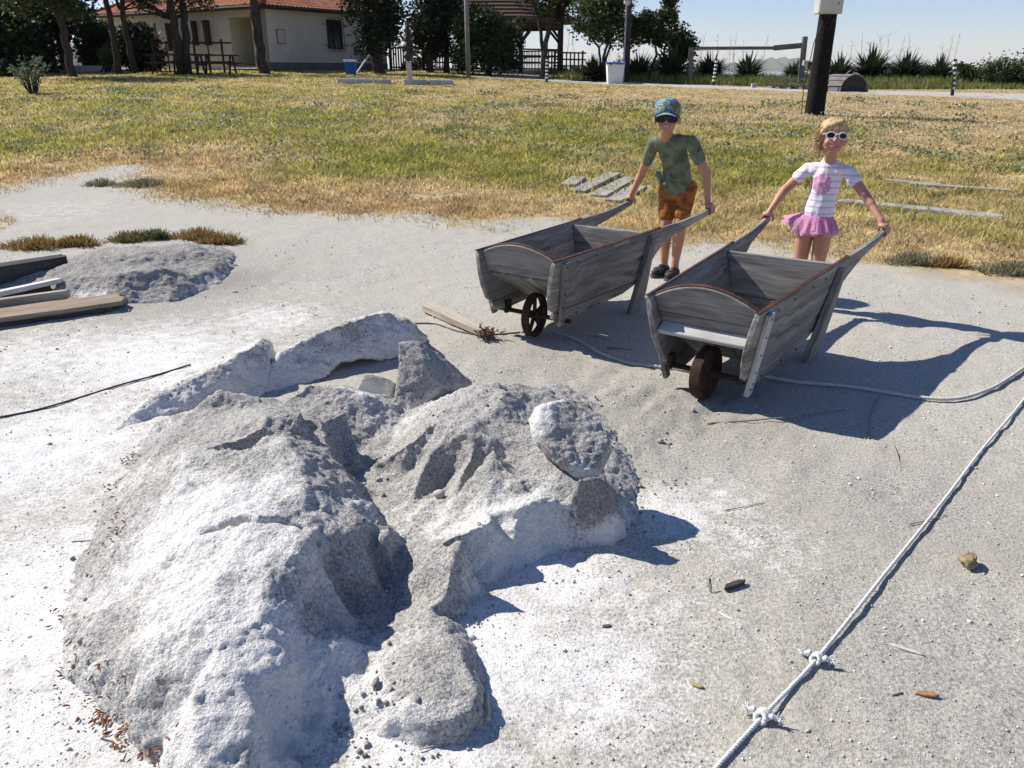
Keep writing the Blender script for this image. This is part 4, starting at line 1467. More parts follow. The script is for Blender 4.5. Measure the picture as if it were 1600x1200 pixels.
# ---------------------------------------------------------------- boy
def boy():
    base = (aty(1045, 425, 5.72)[0], 5.72, 0)
    t = thing('person', 'boy in a colourful cap, dark sunglasses, green shirt and rust shorts, gripping barrow handles', 'person', base)
    J = lambda px, py, Y: aty(px, py, Y)
    gR, aR = GA[1]; gL, aL = GA[-1]                    # local +y is the photo's left handle
    neck = J(1041, 214, 5.58); chest = J(1051, 240, 5.63); belly = J(1057, 262, 5.69); pel = J(1059, 284, 5.73)
    shR = J(1021, 225, 5.64); shL = J(1080, 222, 5.505)
    elR = J(1003, 270, 5.80); elL = J(1104, 272, 5.49)
    wrR = gR + np.array([.010, -.012, .058]); wrL = gL + np.array([-.012, .012, .062])
    hipR = J(1045, 296, 5.77); hipL = J(1073, 296, 5.70)
    knR = J(1040, 352, 5.72); knL = J(1063, 352, 5.66)
    anR = np.array(J(1038, 408, 5.76)); anL = np.array(J(1055, 410, 5.68))
    face = unit(np.array([-.22, -1.0, .10]))
    f3 = frame_to(face); f3 = (-f3[0], f3[1], f3[2]) if f3[0][0] < 0 else f3
    s = 1.12
    hc = J(1042, 184.5, 5.50)
    P = head_prims(hc, s, f3)
    P += [capsule(neck - np.array([0, 0, .015]), .046, hc - f3[1] * .05, .043), capsule(neck - np.array([0, 0, .005]), .034, shR * .7 + neck * .3, .028), capsule(neck - np.array([0, 0, .005]), .034, shL * .7 + neck * .3, .028)]
    ax = unit(shL - shR)
    P += [capsule(chest, .070, belly, .066, flat=(np.cross(ax, (0, 0, 1)), .75)), capsule(belly, .066, pel, .075, flat=(np.cross(ax, (0, 0, 1)), .8)),
          capsule(shR * .8 + shL * .2, .036, shL * .8 + shR * .2, .036), capsule((shR + shL) / 2, .045, chest, .065)]
    for sh, el, wr, g, a, o in ((shR, elR, wrR, gR, aR, -ax), (shL, elL, wrL, gL, aL, ax)):
        P += chain([sh, el, wr], [.039, .030, .0205]) + [capsule(el, .030, el * .62 + wr * .38, .0295)]
        P += hand_prims(g, a, wr, o, 1.08)
    for hp, kn, an in ((hipR, knR, anR), (hipL, knL, anL)):
        calf = kn * .62 + an * .38 + np.array([.004, .016, 0])
        P += chain([hp, kn], [.062, .044]) + chain([kn, calf, an], [.043, .044, .028]) + [capsule(an, .027, np.array([an[0], an[1], .045]), .03)]
    body_obj('body', P, .0040, SKIN_B, t, 2)
    face_parts(hc, s, f3, t, M_LIP, .9)
    glasses(hc, s, f3, t, M_BLACKP, M_LENS, .029, .022, .8, .033, .0048, -.004)
    # hair showing below the cap
    M_HB = plain('light_brown_hair', (.20, .115, .05), (.32, .20, .10), 60, .6)
    r, u, f = f3
    body_obj('hair', [ellipsoid(hc + u * .028 - f * .017, (r, f, u), (.0755 * s, .080 * s, .076 * s))], .006, M_HB, t, 2)
    # cap
    m = Mat('cap_print', .8, .2)
    v = m.tc('Object')
    n1 = m.noise(v, 24, 3, .6, .6); n2 = m.noise(m.tc('Object', (1, 1, 1), True), 31, 3, .6, .8)
    cc = m.ramp(n1, [(.0, (.02, .09, .34)), (.36, (.04, .16, .42)), (.42, (.10, .30, .33)), (.48, (.30, .38, .36)), (.53, (.06, .14, .06)), (.58, (.34, .13, .07)), (.64, (.05, .035, .03)), (.69, (.04, .12, .34))], 'CONSTANT')
    m.color(m.mix(m.val(n2, .58, .62), cc, (.06, .04, .035)))
    P = [ellipsoid(hc + u * .045 * s - f * .010, (r, f, u), (.080 * s, .092 * s, .072 * s))]
    def cut(co, no):
        h = (co - hc) @ u - .022 * s + ((co - hc) @ f) * .06
        return co - np.outer(np.minimum(h, 0), u) * .97
    cap = body_obj('cap', P, .005, m.m, t, 2, cut)
    # peak: curved blade over the sunglasses
    V = []; F = []
    NK = 17
    for lay in (0, 1):
        for i in range(5):
            for k in range(NK):
                a = -1.35 + 2.7 * k / (NK - 1)
                ext = .044 * (i / 4) * max(math.cos(a * .78), 0) ** .6
                x = math.sin(a) * .079 * s; y = math.cos(a) * .088 * s + ext
                z = .026 * s - .012 * (i / 4) - .018 * (x / .079) ** 2 - .003 * lay
                V.append(hc - f * .010 + r * x + f * y + u * z)
    for lay in (0, 1):
        o_ = lay * 5 * NK
        for i in range(4):
            for k in range(NK - 1):
                q = [o_ + i * NK + k, o_ + i * NK + k + 1, o_ + (i + 1) * NK + k + 1, o_ + (i + 1) * NK + k]
                F.append(q if lay else q[::-1])
    rim_ = [i * NK for i in range(5)] + [4 * NK + k for k in range(1, NK)] + [i * NK + NK - 1 for i in (3, 2, 1, 0)]
    for a_, b_ in zip(rim_[:-1], rim_[1:]): F.append([a_, b_, b_ + 5 * NK, a_ + 5 * NK])
    mp = plain('cap_peak_cloth', (.16, .21, .24), (.36, .40, .40), 60, .8)
    mobj('cap_peak', np.array(V), F, mp, cap, smooth=True)
    # shirt
    m = Mat('green_shirt_cloth', .9, .15)
    v = m.tc('Object')
    c = m.ramp(m.noise(v, 16, 4, .6, .5), [(.35, (.10, .118, .072)), (.5, (.15, .17, .11)), (.66, (.20, .215, .15))])
    c = m.mix(m.val(m.noise(v, 26, 3, .6, .4), .66, .70), c, (.018, .02, .016))
    m.color(c); m.bump(m.noise(v, 300, 2), .25, .002)
    side = np.cross(ax, (0, 0, 1))
    hemF = J(1057, 284, 5.71)
    P = [capsule(chest + (0, 0, .015), .100, belly, .094, flat=(side, .80)), capsule(belly, .096, hemF, .108, flat=(side, .85)), capsule(shR * .85 + shL * .15, .046, shL * .85 + shR * .15, .046),
         capsule((shR + shL) / 2 - np.array([0, 0, .01]), .066, chest, .096, flat=(side, .85)), capsule(neck - np.array([0, 0, .004]), .052, chest, .085), capsule(neck - np.array([0, 0, .012]), .040, shR * .8 + neck * .2, .040), capsule(neck - np.array([0, 0, .012]), .040, shL * .8 + neck * .2, .040)]
    slR = shR * .44 + elR * .56; slL = shL * .47 + elL * .53
    P += [capsule(shR, .044, slR, .043), capsule(shL, .044, slL, .043)]
    P += [capsule(J(1028, 272, 5.68), .022, J(1034, 290, 5.66), .014), capsule(belly, .06, J(1040, 287, 5.64), .016)]
    def sh(co, no):
        q = co * np.array([1, 1, .6])
        co = co + no * (.0065 * fbm(q, 9, 3, 5) + .004 * fbm(co + no * 0, 22, 2, 6))[:, None]
        # hollow the neckline
        d = np.linalg.norm((co - (neck + f3[1] * .018 + f3[2] * .018)), axis=1)
        return co - no * (.014 * sstep(.060, .036, d))[:, None]
    body_obj('shirt', P, .0055, m.m, t, 3, sh)
    # shorts
    m = Mat('rust_shorts_cloth', .9, .15)
    v = m.tc('Object', (1, 1, 2.2))
    c = m.ramp(m.noise(v, 12, 4, .6, 1.0), [(.36, (.165, .055, .018)), (.5, (.32, .115, .028)), (.64, (.40, .165, .045))])
    m.color(c); m.bump(m.noise(v, 250, 2), .25, .002)
    heR = hipR * .28 + knR * .72; heL = hipL * .28 + knL * .72
    P = [capsule(pel + (0, 0, .03), .092, (hipR + hipL) / 2, .090, flat=(side, .9))]
    for hp, he in ((hipR, heR), (hipL, heL)):
        P += [capsule(hp, .075, he, .058)]
        d = unit(he - hp)
    body_obj('shorts', P, .0055, m.m, t, 3, fold(.008, 14, 8))
    shoe(anR, (-.75, -.66), t, M_SHOE, M_SOLE); shoe(anL, (-.55, -.83), t, M_SHOE, M_SOLE)
    return t


# ---------------------------------------------------------------- girl
def girl():
    base = (aty(1275, 430, 4.88)[0], 4.88, 0)
    t = thing('person', 'girl in white sunglasses, striped white top and pink tulle skirt, gripping barrow handles', 'person', base)
    J = lambda px, py, Y: aty(px, py, Y)
    gR, aR = GB[1]; gL, aL = GB[-1]
    neck = J(1297, 250, 4.80); chest = J(1292, 280, 4.82); waist = J(1284, 312, 4.84); pel = J(1276, 343, 4.86)
    shR = J(1262, 264, 4.88); shL = J(1325, 268, 4.74)
    elR = J(1225, 298, 4.94); elL = J(1351, 304, 4.64)
    wrR = gR + np.array([.016, -.006, .058]); wrL = gL + np.array([-.016, .012, .060])
    hipR = J(1260, 352, 4.91); hipL = J(1288, 354, 4.84)
    knR = np.array([hipR[0] - .005, hipR[1] + .015, .27]); knL = np.array([hipL[0] + .0, hipL[1] + .02, .27])
    anR = np.array([hipR[0] - .01, hipR[1] + .05, .06]); anL = np.array([hipL[0] + .005, hipL[1] + .06, .06])
    face = unit(np.array([-.12, -1.0, .14]))
    f3 = frame_to(face); f3 = (-f3[0], f3[1], f3[2]) if f3[0][0] < 0 else f3
    r, u, f = f3
    u = unit(u + r * .06); r = unit(np.cross(f, u)); r = r if r[0] > 0 else -r; f3 = (r, u, f)
    s = 1.04
    hc = J(1301, 216, 4.75)
    P = head_prims(hc, s, f3)
    P += [capsule(neck - np.array([0, 0, .015]), .036, hc - u * .05, .033)]
    ax = unit(shL - shR); side = np.cross(ax, (0, 0, 1))
    P += [capsule(chest, .062, waist, .058, flat=(side, .78)), capsule(waist, .060, pel, .070, flat=(side, .85)), capsule(shR * .8 + shL * .2, .032, shL * .8 + shR * .2, .032), capsule((shR + shL) / 2, .040, chest, .056)]
    for sh_, el, wr, g, a, o in ((shR, elR, wrR, gR, aR, -ax), (shL, elL, wrL, gL, aL, ax)):
        P += chain([sh_, el, wr], [.035, .0275, .0185]) + [capsule(el, .0275, el * .62 + wr * .38, .0275)]
        P += hand_prims(g, a, wr, o, 1.0)
    for hp, kn, an in ((hipR, knR, anR), (hipL, knL, anL)):
        calf = kn * .62 + an * .38 + np.array([0, .016, 0])
        P += chain([hp, kn], [.060, .040]) + chain([kn, calf, an], [.039, .039, .025]) + [capsule(an, .026, np.array([an[0], an[1], .04]), .028)]
    body_obj('body', P, .0040, SKIN_G, t, 2)
    face_parts(hc, s, f3, t, M_LIP, .25, False)
    M_WF = plain('white_plastic', (.66, .60, .61), (.58, .52, .54), 10, .4)
    glasses(hc, s, f3, t, M_WF, M_LENS, .0225, .0165, .15, .031, .0038)
    # hair: cap of hair with a side parting, wisps blown to the left
    m = Mat('blond_hair', .55, .3)
    v = m.tc('Object', (1, 1, .35))
    m.color(m.ramp(m.noise(v, 70, 4, .7), [(.3, (.20, .13, .06)), (.5, (.45, .31, .155)), (.7, (.68, .53, .32))]))
    m.bump(m.noise(v, 130, 3), .5, .003)
    P = [ellipsoid(hc + u * .034 * s - f * .016, (r, f, u), (.0775 * s, .088 * s, .077 * s)), ellipsoid(hc - u * .02 - f * .035, (r, f, u), (.070, .055, .075)),
         capsule(hc + u * .085 + r * .03 + f * .045, .020, hc + u * .045 - r * .06 + f * .055, .016), capsule(hc + u * .085 + r * .03 + f * .045, .016, hc + u * .045 + r * .070 + f * .03, .012),
         capsule(hc + u * .03 - r * .066 + f * .03, .014, hc - u * .05 - r * .068 + f * .0, .012), capsule(hc - u * .05 - r * .068, .012, hc - u * .095 - r * .058 - f * .01, .010),
         capsule(hc + u * .02 + r * .072 + f * .005, .012, hc - u * .03 + r * .074 - f * .02, .010)]
    hair = body_obj('hair', P, .0055, m.m, t, 2, lambda co, no: co + no * (.005 * fbm(co * np.array([1, 1, .4]), 45, 3, 4))[:, None])
    mb = MB()
    rg = np.random.default_rng(5)
    for k in range(90):
        a = hc + u * rg.uniform(-.075, .085) - r * rg.uniform(.055, .078) + f * rg.uniform(-.03, .035)
        Lh = rg.uniform(.03, .10) * (1.1 if k < 45 else .6)
        d1 = unit(-r * 1.0 + u * rg.normal(-.45, .35) + f * rg.normal(0, .25))
        pts = [a, a + d1 * Lh * .5 - u * .004, a + d1 * Lh - u * .015 * rg.random() + rg.normal(0, .005, 3)]
        mb.tube(pts, [.0022, .0017, .0006], 4)
    mb.build('wisps', m.m, hair, smooth=True)
    # striped top
    m = Mat('striped_top_cloth', .85, .2)
    v = m.tc('Object')
    sp = m.new('ShaderNodeSeparateXYZ'); m.l.new(v, sp.inputs[0])
    zz = m.math('ADD', sp.outputs[2], m.math('MULTIPLY', m.noise(v, 7, 2), .02))
    fr = m.math('FRACT', m.math('MULTIPLY', zz, 26.0))
    st = m.math('LESS_THAN', fr, .2)
    # faded plain pink print on the chest
    cn = np.array(J(1284, 288, 4.78)) - np.array(base)
    dx = m.math('SUBTRACT', sp.outputs[0], float(cn[0])); dz = m.math('SUBTRACT', sp.outputs[2], float(cn[2]))
    q = m.math('ADD', m.math('POWER', m.math('DIVIDE', m.math('ABSOLUTE', dx), .047), 2.0), m.math('POWER', m.math('DIVIDE', m.math('ABSOLUTE', dz), .072), 2.0))
    q = m.math('ADD', q, m.math('MULTIPLY', m.math('SUBTRACT', m.noise(v, 26, 3), .5), 1.1))
    inblob = m.math('LESS_THAN', q, .8)
    c = m.mix(st, (.76, .73, .80), (.64, .42, .56))
    c = m.mix(inblob, c, m.ramp(m.noise(v, 45, 2), [(.4, (.62, .36, .50)), (.55, (.56, .25, .42)), (.62, (.68, .47, .58))]))
    m.color(c); m.bump(m.noise(v, 300, 2), .2, .002)
    hem = J(1279, 332, 4.85)
    P = [capsule(chest + (0, 0, .01), .088, waist, .083, flat=(side, .82)), capsule(waist, .083, hem, .092, flat=(side, .86)), capsule(shR * .82 + shL * .18, .042, shL * .82 + shR * .18, .042),
         capsule((shR + shL) / 2 - np.array([0, 0, .008]), .058, chest, .086, flat=(side, .85)), capsule(neck - np.array([0, 0, .012]), .046, chest, .075)]
    slR = shR * .66 + elR * .34; slL = shL * .60 + elL * .40
    P += [capsule(shR, .038, slR, .040), capsule(shL, .038, slL, .040)]
    def sh(co, no):
        co = co + no * (.0055 * fbm(co * np.array([1, 1, .6]), 10, 3, 15) + .003 * fbm(co, 26, 2, 16))[:, None]
        d = np.linalg.norm((co - (neck + f * .026 + u * .012)), axis=1)
        return co - no * (.013 * sstep(.056, .034, d))[:, None]
    body_obj('striped_top', P, .0055, m.m, t, 3, sh)
    # tulle skirt: pleated translucent layers
    m = Mat('pink_tulle', .8, .15)
    m.color(m.ramp(m.noise(m.tc('Object', (1, 1, .15)), 60, 3), [(.35, (.74, .33, .54)), (.65, (.84, .50, .68))]))
    tr = m.new('ShaderNodeBsdfTransparent'); tl = m.new('ShaderNodeBsdfTranslucent'); tl.inputs[0].default_value = (.75, .36, .60, 1)
    mx1 = m.new('ShaderNodeMixShader'); mx1.inputs[0].default_value = .4; mx2 = m.new('ShaderNodeMixShader'); mx2.inputs[0].default_value = .28
    m.l.new(m.b.outputs[0], mx1.inputs[1]); m.l.new(tl.outputs[0], mx1.inputs[2]); m.l.new(mx1.outputs[0], mx2.inputs[1]); m.l.new(tr.outputs[0], mx2.inputs[2])
    m.l.new(mx2.outputs[0], m.n['Material Output'].inputs[0])
    top = J(1277, 335, 4.85); rg = np.random.default_rng(9)
    rx = unit((ax[0], ax[1], 0)); ry = np.array([-rx[1], rx[0], 0])
    for lay in range(3):
        NKk = 120; V = []; F = []
        ph = rg.uniform(0, 6, 6)
        for i in range(9):
            tt = i / 8
            for k in range(NKk):
                a = 2 * math.pi * k / NKk
                wv = math.sin(a * 13 + ph[0]) * .5 + math.sin(a * 21 + ph[1]) * .35 + math.sin(a * 7 + ph[2]) * .4
                rad = .088 + (.062 - .008 * lay) * tt ** .8 + wv * .020 * tt
                left = max(0, -math.cos(a)) ** 2
                rad += left * .055 * tt - max(0, math.cos(a)) ** 2 * .022 * tt
                z = -(.105 - .010 * lay + .012 * math.sin(a * 5 + ph[3])) * tt + left * .055 * tt
                V.append(top + rx * math.cos(a) * rad + ry * math.sin(a) * rad * .86 + np.array([0, 0, z]))
        for i in range(8):
            for k in range(NKk):
                k2 = (k + 1) % NKk
                F.append([i * NKk + k, i * NKk + k2, (i + 1) * NKk + k2, (i + 1) * NKk + k])
        mobj('tulle_layer', np.array(V), F, m.m, t, smooth=True)
    m2 = plain('pink_cotton', (.62, .24, .44), (.55, .19, .38), 30, .9)
    body_obj('underskirt', [capsule(top - (0, 0, .03), .084, pel - (0, 0, .02), .088, flat=(side, .9))], .006, m2, t, 3)
    shoe(anR, (-.5, -.86), t, M_SHOE, M_SOLE); shoe(anL, (-.4, -.9), t, M_SHOE, M_SOLE)
    return t


boy()
girl()

# ================================================================ house
def at_ground(px, Y):
    """point of the terrain at depth Y in image column px"""
    x = gx(px, Y, 1.0)
    for _ in range(4): x = gx(px, Y, tz(x, Y))
    return np.array([x, Y, tz(x, Y)])


M_WALL = plain('cream_render', (.45, .43, .36), (.52, .495, .42), 2.5, .9, .15, 6)
M_PLINTH = plain('grey_plinth', (.10, .10, .10), (.15, .145, .14), 4, .9, .2)
M_DARKW = plain('dark_stained_timber', (.030, .022, .018), (.060, .045, .035), 12, .75, .2)
M_BROWNW = plain('brown_timber', (.085, .05, .032), (.13, .08, .05), 12, .75, .2)
M_REDDOOR = plain('red_brown_shutter', (.19, .075, .04), (.24, .10, .055), 6, .7, .1)
M_GLASS = plain('window_glass', (.015, .018, .022), (.03, .035, .04), 3, .08, spec=.6)
M_IRON = plain('black_iron', (.018, .018, .02), (.035, .03, .03), 20, .6)
M_WHITEP = plain('white_paint', (.62, .63, .64), (.72, .72, .72), 6, .6, .05)
M_GREYP = plain('grey_metal', (.28, .285, .29), (.36, .36, .36), 8, .5)
M_CONC = plain('pale_concrete', (.36, .35, .33), (.50, .49, .46), 5, .9, .3)
M_TILE = Mat('clay_roof_tile', .85, .15)
_v = M_TILE.tc('Object')
M_TILE.color(M_TILE.mix(M_TILE.val(M_TILE.noise(_v, 5, 4, .7), .35, .7), M_TILE.ramp(M_TILE.voro(_v, 3.6, out='Color'), [(0, (.30, .095, .05)), (.5, (.40, .15, .08)), (1, (.47, .21, .12))]), (.22, .08, .05)))
M_TILE = M_TILE.m

HC = aty(416, 106, 38.0)
HZ = float(HC[2])
HR = unit((.56, .828, 0)); HL = unit((-.828, .56, 0))
NR = np.array([HR[1], -HR[0], 0]); NL = -HR
EAVE = float(on_plane(408, 13, HC, NL)[2])


def wall_uv(px, py, d, nrm):
    P = on_plane(px, py, HC, nrm)
    return float(np.dot(P - HC, d)), float(P[2] - HZ)


def wall_boxes(mb, L, Hh, d, nrm, openings, th=.25, z0=0.0):
    """wall running from the house corner along d, outer face through the corner, with real openings (a, b, lo, hi)"""
    def bx(a, b, lo, hi):
        if b - a < .01 or hi - lo < .01: return
        c = HC + d * (a + b) / 2 - nrm * th / 2 + np.array([0, 0, (lo + hi) / 2])
        mb.box(c, (b - a, th, hi - lo), (d, nrm, (0, 0, 1)))
    x = 0.0
    for a, b, lo, hi in sorted(openings):
        bx(x, a, z0, Hh); bx(a, b, z0, lo); bx(a, b, hi, Hh); x = b
    bx(x, L, z0, Hh)


def house():
    t = thing('house', 'single storey cream house with red tiled hip roof and dark eaves, behind the grass', 'house', tuple(HC))
    Hh = EAVE - HZ
    LR = wall_uv(603, 60, HR, NR)[0]; LL = wall_uv(160, 60, HL, NL)[0]
    def rc(x0, y0, x1, y1, d, nrm):
        a, hi = wall_uv(x0, y0, d, nrm); b, lo = wall_uv(x1, y1, d, nrm)
        return (min(a, b), max(a, b), max(min(lo, hi), .05), max(lo, hi))
    wR = rc(509, 30, 537, 77, HR, NR)
    wins = [rc(257, 37, 272, 80, HL, NL), rc(297, 33, 311, 71, HL, NL), rc(315, 32, 331, 71, HL, NL)]
    doors = [rc(239, 36, 252, 95, HL, NL), rc(280, 33, 295, 104, HL, NL)]
    porch = rc(357, 27, 400, 105, HL, NL)
    porch = (porch[0], porch[1], .05, porch[3])
    mb = MB()
    wall_boxes(mb, LR, Hh, HR, NR, [wR])
    mb2 = MB()
    wall_boxes(mb2, LL, Hh, HL, NL, wins + doors + [porch])
    a, b, lo, hi = porch
    dp = 1.5
    for q in (a - .1, b + .1):
        mb2.box(HC + HL * q - NL * (.25 + dp / 2) + (0, 0, hi / 2), (.2, dp, hi), (HL, NL, (0, 0, 1)))
    mb2.box(HC + HL * (a + b) / 2 - NL * (.25 + dp + .1) + (0, 0, hi / 2), (b - a + .4, .2, hi), (HL, NL, (0, 0, 1)))
    mb2.box(HC + HL * (a + b) / 2 - NL * (.25 + dp / 2) + (0, 0, hi + .06), (b - a + .4, dp, .12), (HL, NL, (0, 0, 1)))
    mb2.box(HC + HL * LL - NL * 0 + HR * LR * .5 + (0, 0, Hh / 2), (.25, LR - .6, Hh), (HL, HR, (0, 0, 1)))
    mb.build('wall', M_WALL, t); mb2.build('wall', M_WALL, t)
    dq = float(np.dot(on_plane(379, 70, HC - NL * (.25 + dp), NL) - HC, HL))
    m = MB(); m.box(HC + HL * dq - NL * (.25 + dp - .03) + (0, 0, 1.0), (.95, .05, 2.0), (HL, NL, (0, 0, 1)))
    dr = m.build('door', M_DARKW, t)
    m = MB(); m.box(HC + HL * (dq - .38) - NL * (.25 + dp - .07) + (0, 0, 1.0), (.03, .06, .14), (HL, NL, (0, 0, 1))); m.build('handle', M_GREYP, dr)
    # plinth under the right wall and along the left one
    m = MB(); m.box(HC + HR * LR / 2 + NR * .012 + (0, 0, .06), (LR, .03, .34), (HR, NR, (0, 0, 1))); m.build('plinth', M_PLINTH, t)
    def window(rect_, d, nrm, bars=False, mat=M_DARKW):
        a, b, lo, hi = rect_
        fr = MB(); w = .07
        c = lambda x, z, off: HC + d * x - nrm * off + np.array([0, 0, z])
        for x in (a + w / 2, b - w / 2, (a + b) / 2): fr.box(c(x, (lo + hi) / 2, .06), (w, .07, hi - lo), (d, nrm, (0, 0, 1)))
        for z in (lo + w / 2, hi - w / 2): fr.box(c((a + b) / 2, z, .06), (b - a, .065, w), (d, nrm, (0, 0, 1)))
        f = fr.build('window', mat, t)
        m = MB(); m.box(c((a + b) / 2, (lo + hi) / 2, .10), (b - a, .02, hi - lo), (d, nrm, (0, 0, 1))); m.build('pane', M_GLASS, f)
        if bars:
            m = MB()
            for k in range(8):
                x = a + (b - a) * (k + .5) / 8
                m.tube([c(x, lo - .12, -.16), c(x, hi + .12, -.16)], .014, 6)
            for z in (lo + .12 * (hi - lo), hi - .17 * (hi - lo)):
                m.tube([c(a - .22, z, -.14), c(b + .22, z, -.14)], .016, 6)
                for x in (a - .2, b + .2): m.tube([c(x, z, .02), c(x, z, -.15)], .014, 6)
            m.build('grille', M_IRON, f)
        s = MB(); s.box(c((a + b) / 2, lo - .02, -.04), (b - a + .1, .14, .04), (d, nrm, (0, 0, 1))); s.build('sill', M_WALL, f)
    window(wR, HR, NR, True)
    for w_ in wins: window(w_, HL, NL)
    for a, b, lo, hi in doors:
        m = MB(); m.box(HC + HL * (a + b) / 2 - NL * .08 + (0, 0, (lo + hi) / 2), (b - a, .06, hi - lo), (HL, NL, (0, 0, 1)))
        d_ = m.build('door', M_REDDOOR, t)
        m = MB()
        for k in range(3): m.box(HC + HL * (a + b) / 2 - NL * .045 + (0, 0, lo + (hi - lo) * (.2 + .3 * k)), ((b - a) * .62, .02, (hi - lo) * .22), (HL, NL, (0, 0, 1)))
        m.build('panel', M_REDDOOR, d_)
    # side shutters standing open beside the windows
    for a, b, lo, hi in wins:
        m = MB(); m.box(HC + HL * (a - .02) + NL * .16 + (0, 0, (lo + hi) / 2), (.04, .3, hi - lo), (HL, NL, (0, 0, 1))); m.build('shutter', M_DARKW, t)
    # notices
    for r_, d, nrm in ((rc(431, 45, 446, 69, HR, NR), HR, NR), (rc(404, 46, 412, 69, HL, NL), HL, NL)):
        a, b, lo, hi = r_
        m = MB(); m.box(HC + d * (a + b) / 2 + nrm * .02 + (0, 0, (lo + hi) / 2), (b - a, .03, hi - lo), (d, nrm, (0, 0, 1)))
        f = m.build('notice_frame', M_BROWNW, t)
        m = MB(); m.box(HC + d * (a + b) / 2 + nrm * .04 + (0, 0, (lo + hi) / 2), (b - a - .06, .012, hi - lo - .06), (d, nrm, (0, 0, 1)))
        m.build('notice_sheet', plain('notice_paper', (.50, .46, .42), (.40, .33, .30), 7, .6), f)
    # roof
    ov = .36; T = math.tan(R(23)); NT = 46
    O = HC - HR * ov * 0 + np.array([0, 0, Hh])
    hw_ = (LR + 2 * ov) / 2
    corner = O + NL * ov + NR * ov
    th = .10
    def slope(o, e, inn, Le, k_end0, k_end1):
        V = []; F = []
        ds, dt = .075, .112
        ns = int(Le / ds); nt = int(hw_ / math.cos(R(23)) / dt)
        for j in range(nt + 1):
            tt = j * dt; inx = tt * math.cos(R(23)); hz = tt * math.sin(R(23))
            row = (j % 3) / 3
            for i in range(ns + 1):
                s_ = i * ds
                wz = .045 * abs(math.sin(math.pi * s_ / .225)) + .035 * (1 - row)
                V.append(o + e * s_ + inn * inx + np.array([0, 0, hz + th + wz]))
        for j in range(nt):
            inx = j * dt * math.cos(R(23))
            for i in range(ns):
                s_ = i * ds
                if s_ < inx * k_end0 - ds or s_ > Le - inx * k_end1: continue
                q = j * (ns + 1) + i
                F.append([q, q + 1, q + ns + 2, q + ns + 1])
        return V, F
    Ltot = LL + 2 * ov; Wtot = LR + 2 * ov
    mb = MB(); V, F = slope(corner, HL, HR, Ltot, 1, 1); mb.add(V, F); o = mb.build('roof_tiles', M_TILE, t); o['kind'] = 'stuff'
    mb = MB(); V, F = slope(corner, HR, HL, Wtot, 1, 1); mb.add(V, F); o = mb.build('roof_tiles', M_TILE, t); o['kind'] = 'stuff'
    # roof body, soffit, gutters, hip caps
    c1, c2, c3, c4 = corner, corner + HL * Ltot, corner + HL * Ltot + HR * Wtot, corner + HR * Wtot
    rz = np.array([0, 0, hw_ * T + .06]); r1 = corner + HL * hw_ + HR * hw_ + rz; r2 = corner + HL * (Ltot - hw_) + HR * hw_ + rz
    mb = MB(); up_ = np.array([0, 0, .07])
    mb.add([c1, c2, c3, c4, c1 + up_, c2 + up_, c3 + up_, c4 + up_, r1, r2], [[3, 2, 1, 0], [0, 1, 5, 4], [1, 2, 6, 5], [2, 3, 7, 6], [3, 0, 4, 7], [4, 5, 9, 8], [6, 7, 8, 9], [5, 6, 9], [7, 4, 8]])
    mb.build('roof', M_DARKW, t)
    mb = MB()
    mb.tube([c2 + NL * .05 + (0, 0, .06), c1 + NL * .05 + NR * .05 + (0, 0, .06), c4 + NR * .05 + (0, 0, .06)], .06, 8); mb.build('gutter', M_IRON, t)
    mb = MB(); mb.tube([c1 + (0, 0, .16), r1 + (0, 0, .14)], .11, 8); mb.tube([r1 + (0, 0, .14), r2 + (0, 0, .14)], .11, 8); mb.tube([c4 + (0, 0, .16), r1 + (0, 0, .14)], .11, 8); mb.tube([c2 + (0, 0, .16), r2 + (0, 0, .14)], .11, 8)
    mb.build('ridge_caps', M_TILE, t)
    q = HC + NL * .08 + NR * .10
    mb = MB(); mb.tube([c1 - NR * .1 - NL * .1 + (0, 0, .02), q + HL * .12 + (0, 0, Hh - .35), q + HL * .12 + (0, 0, .05)], .05, 8); mb.build('downpipe', M_DARKW, t)
    q2 = HC + HR * (LR - .7) + NR * .06
    mb = MB(); mb.tube([q2 + (0, 0, Hh), q2 + (0, 0, .05)], .04, 8); mb.build('downpipe', M_WALL, t)
    return t


house()

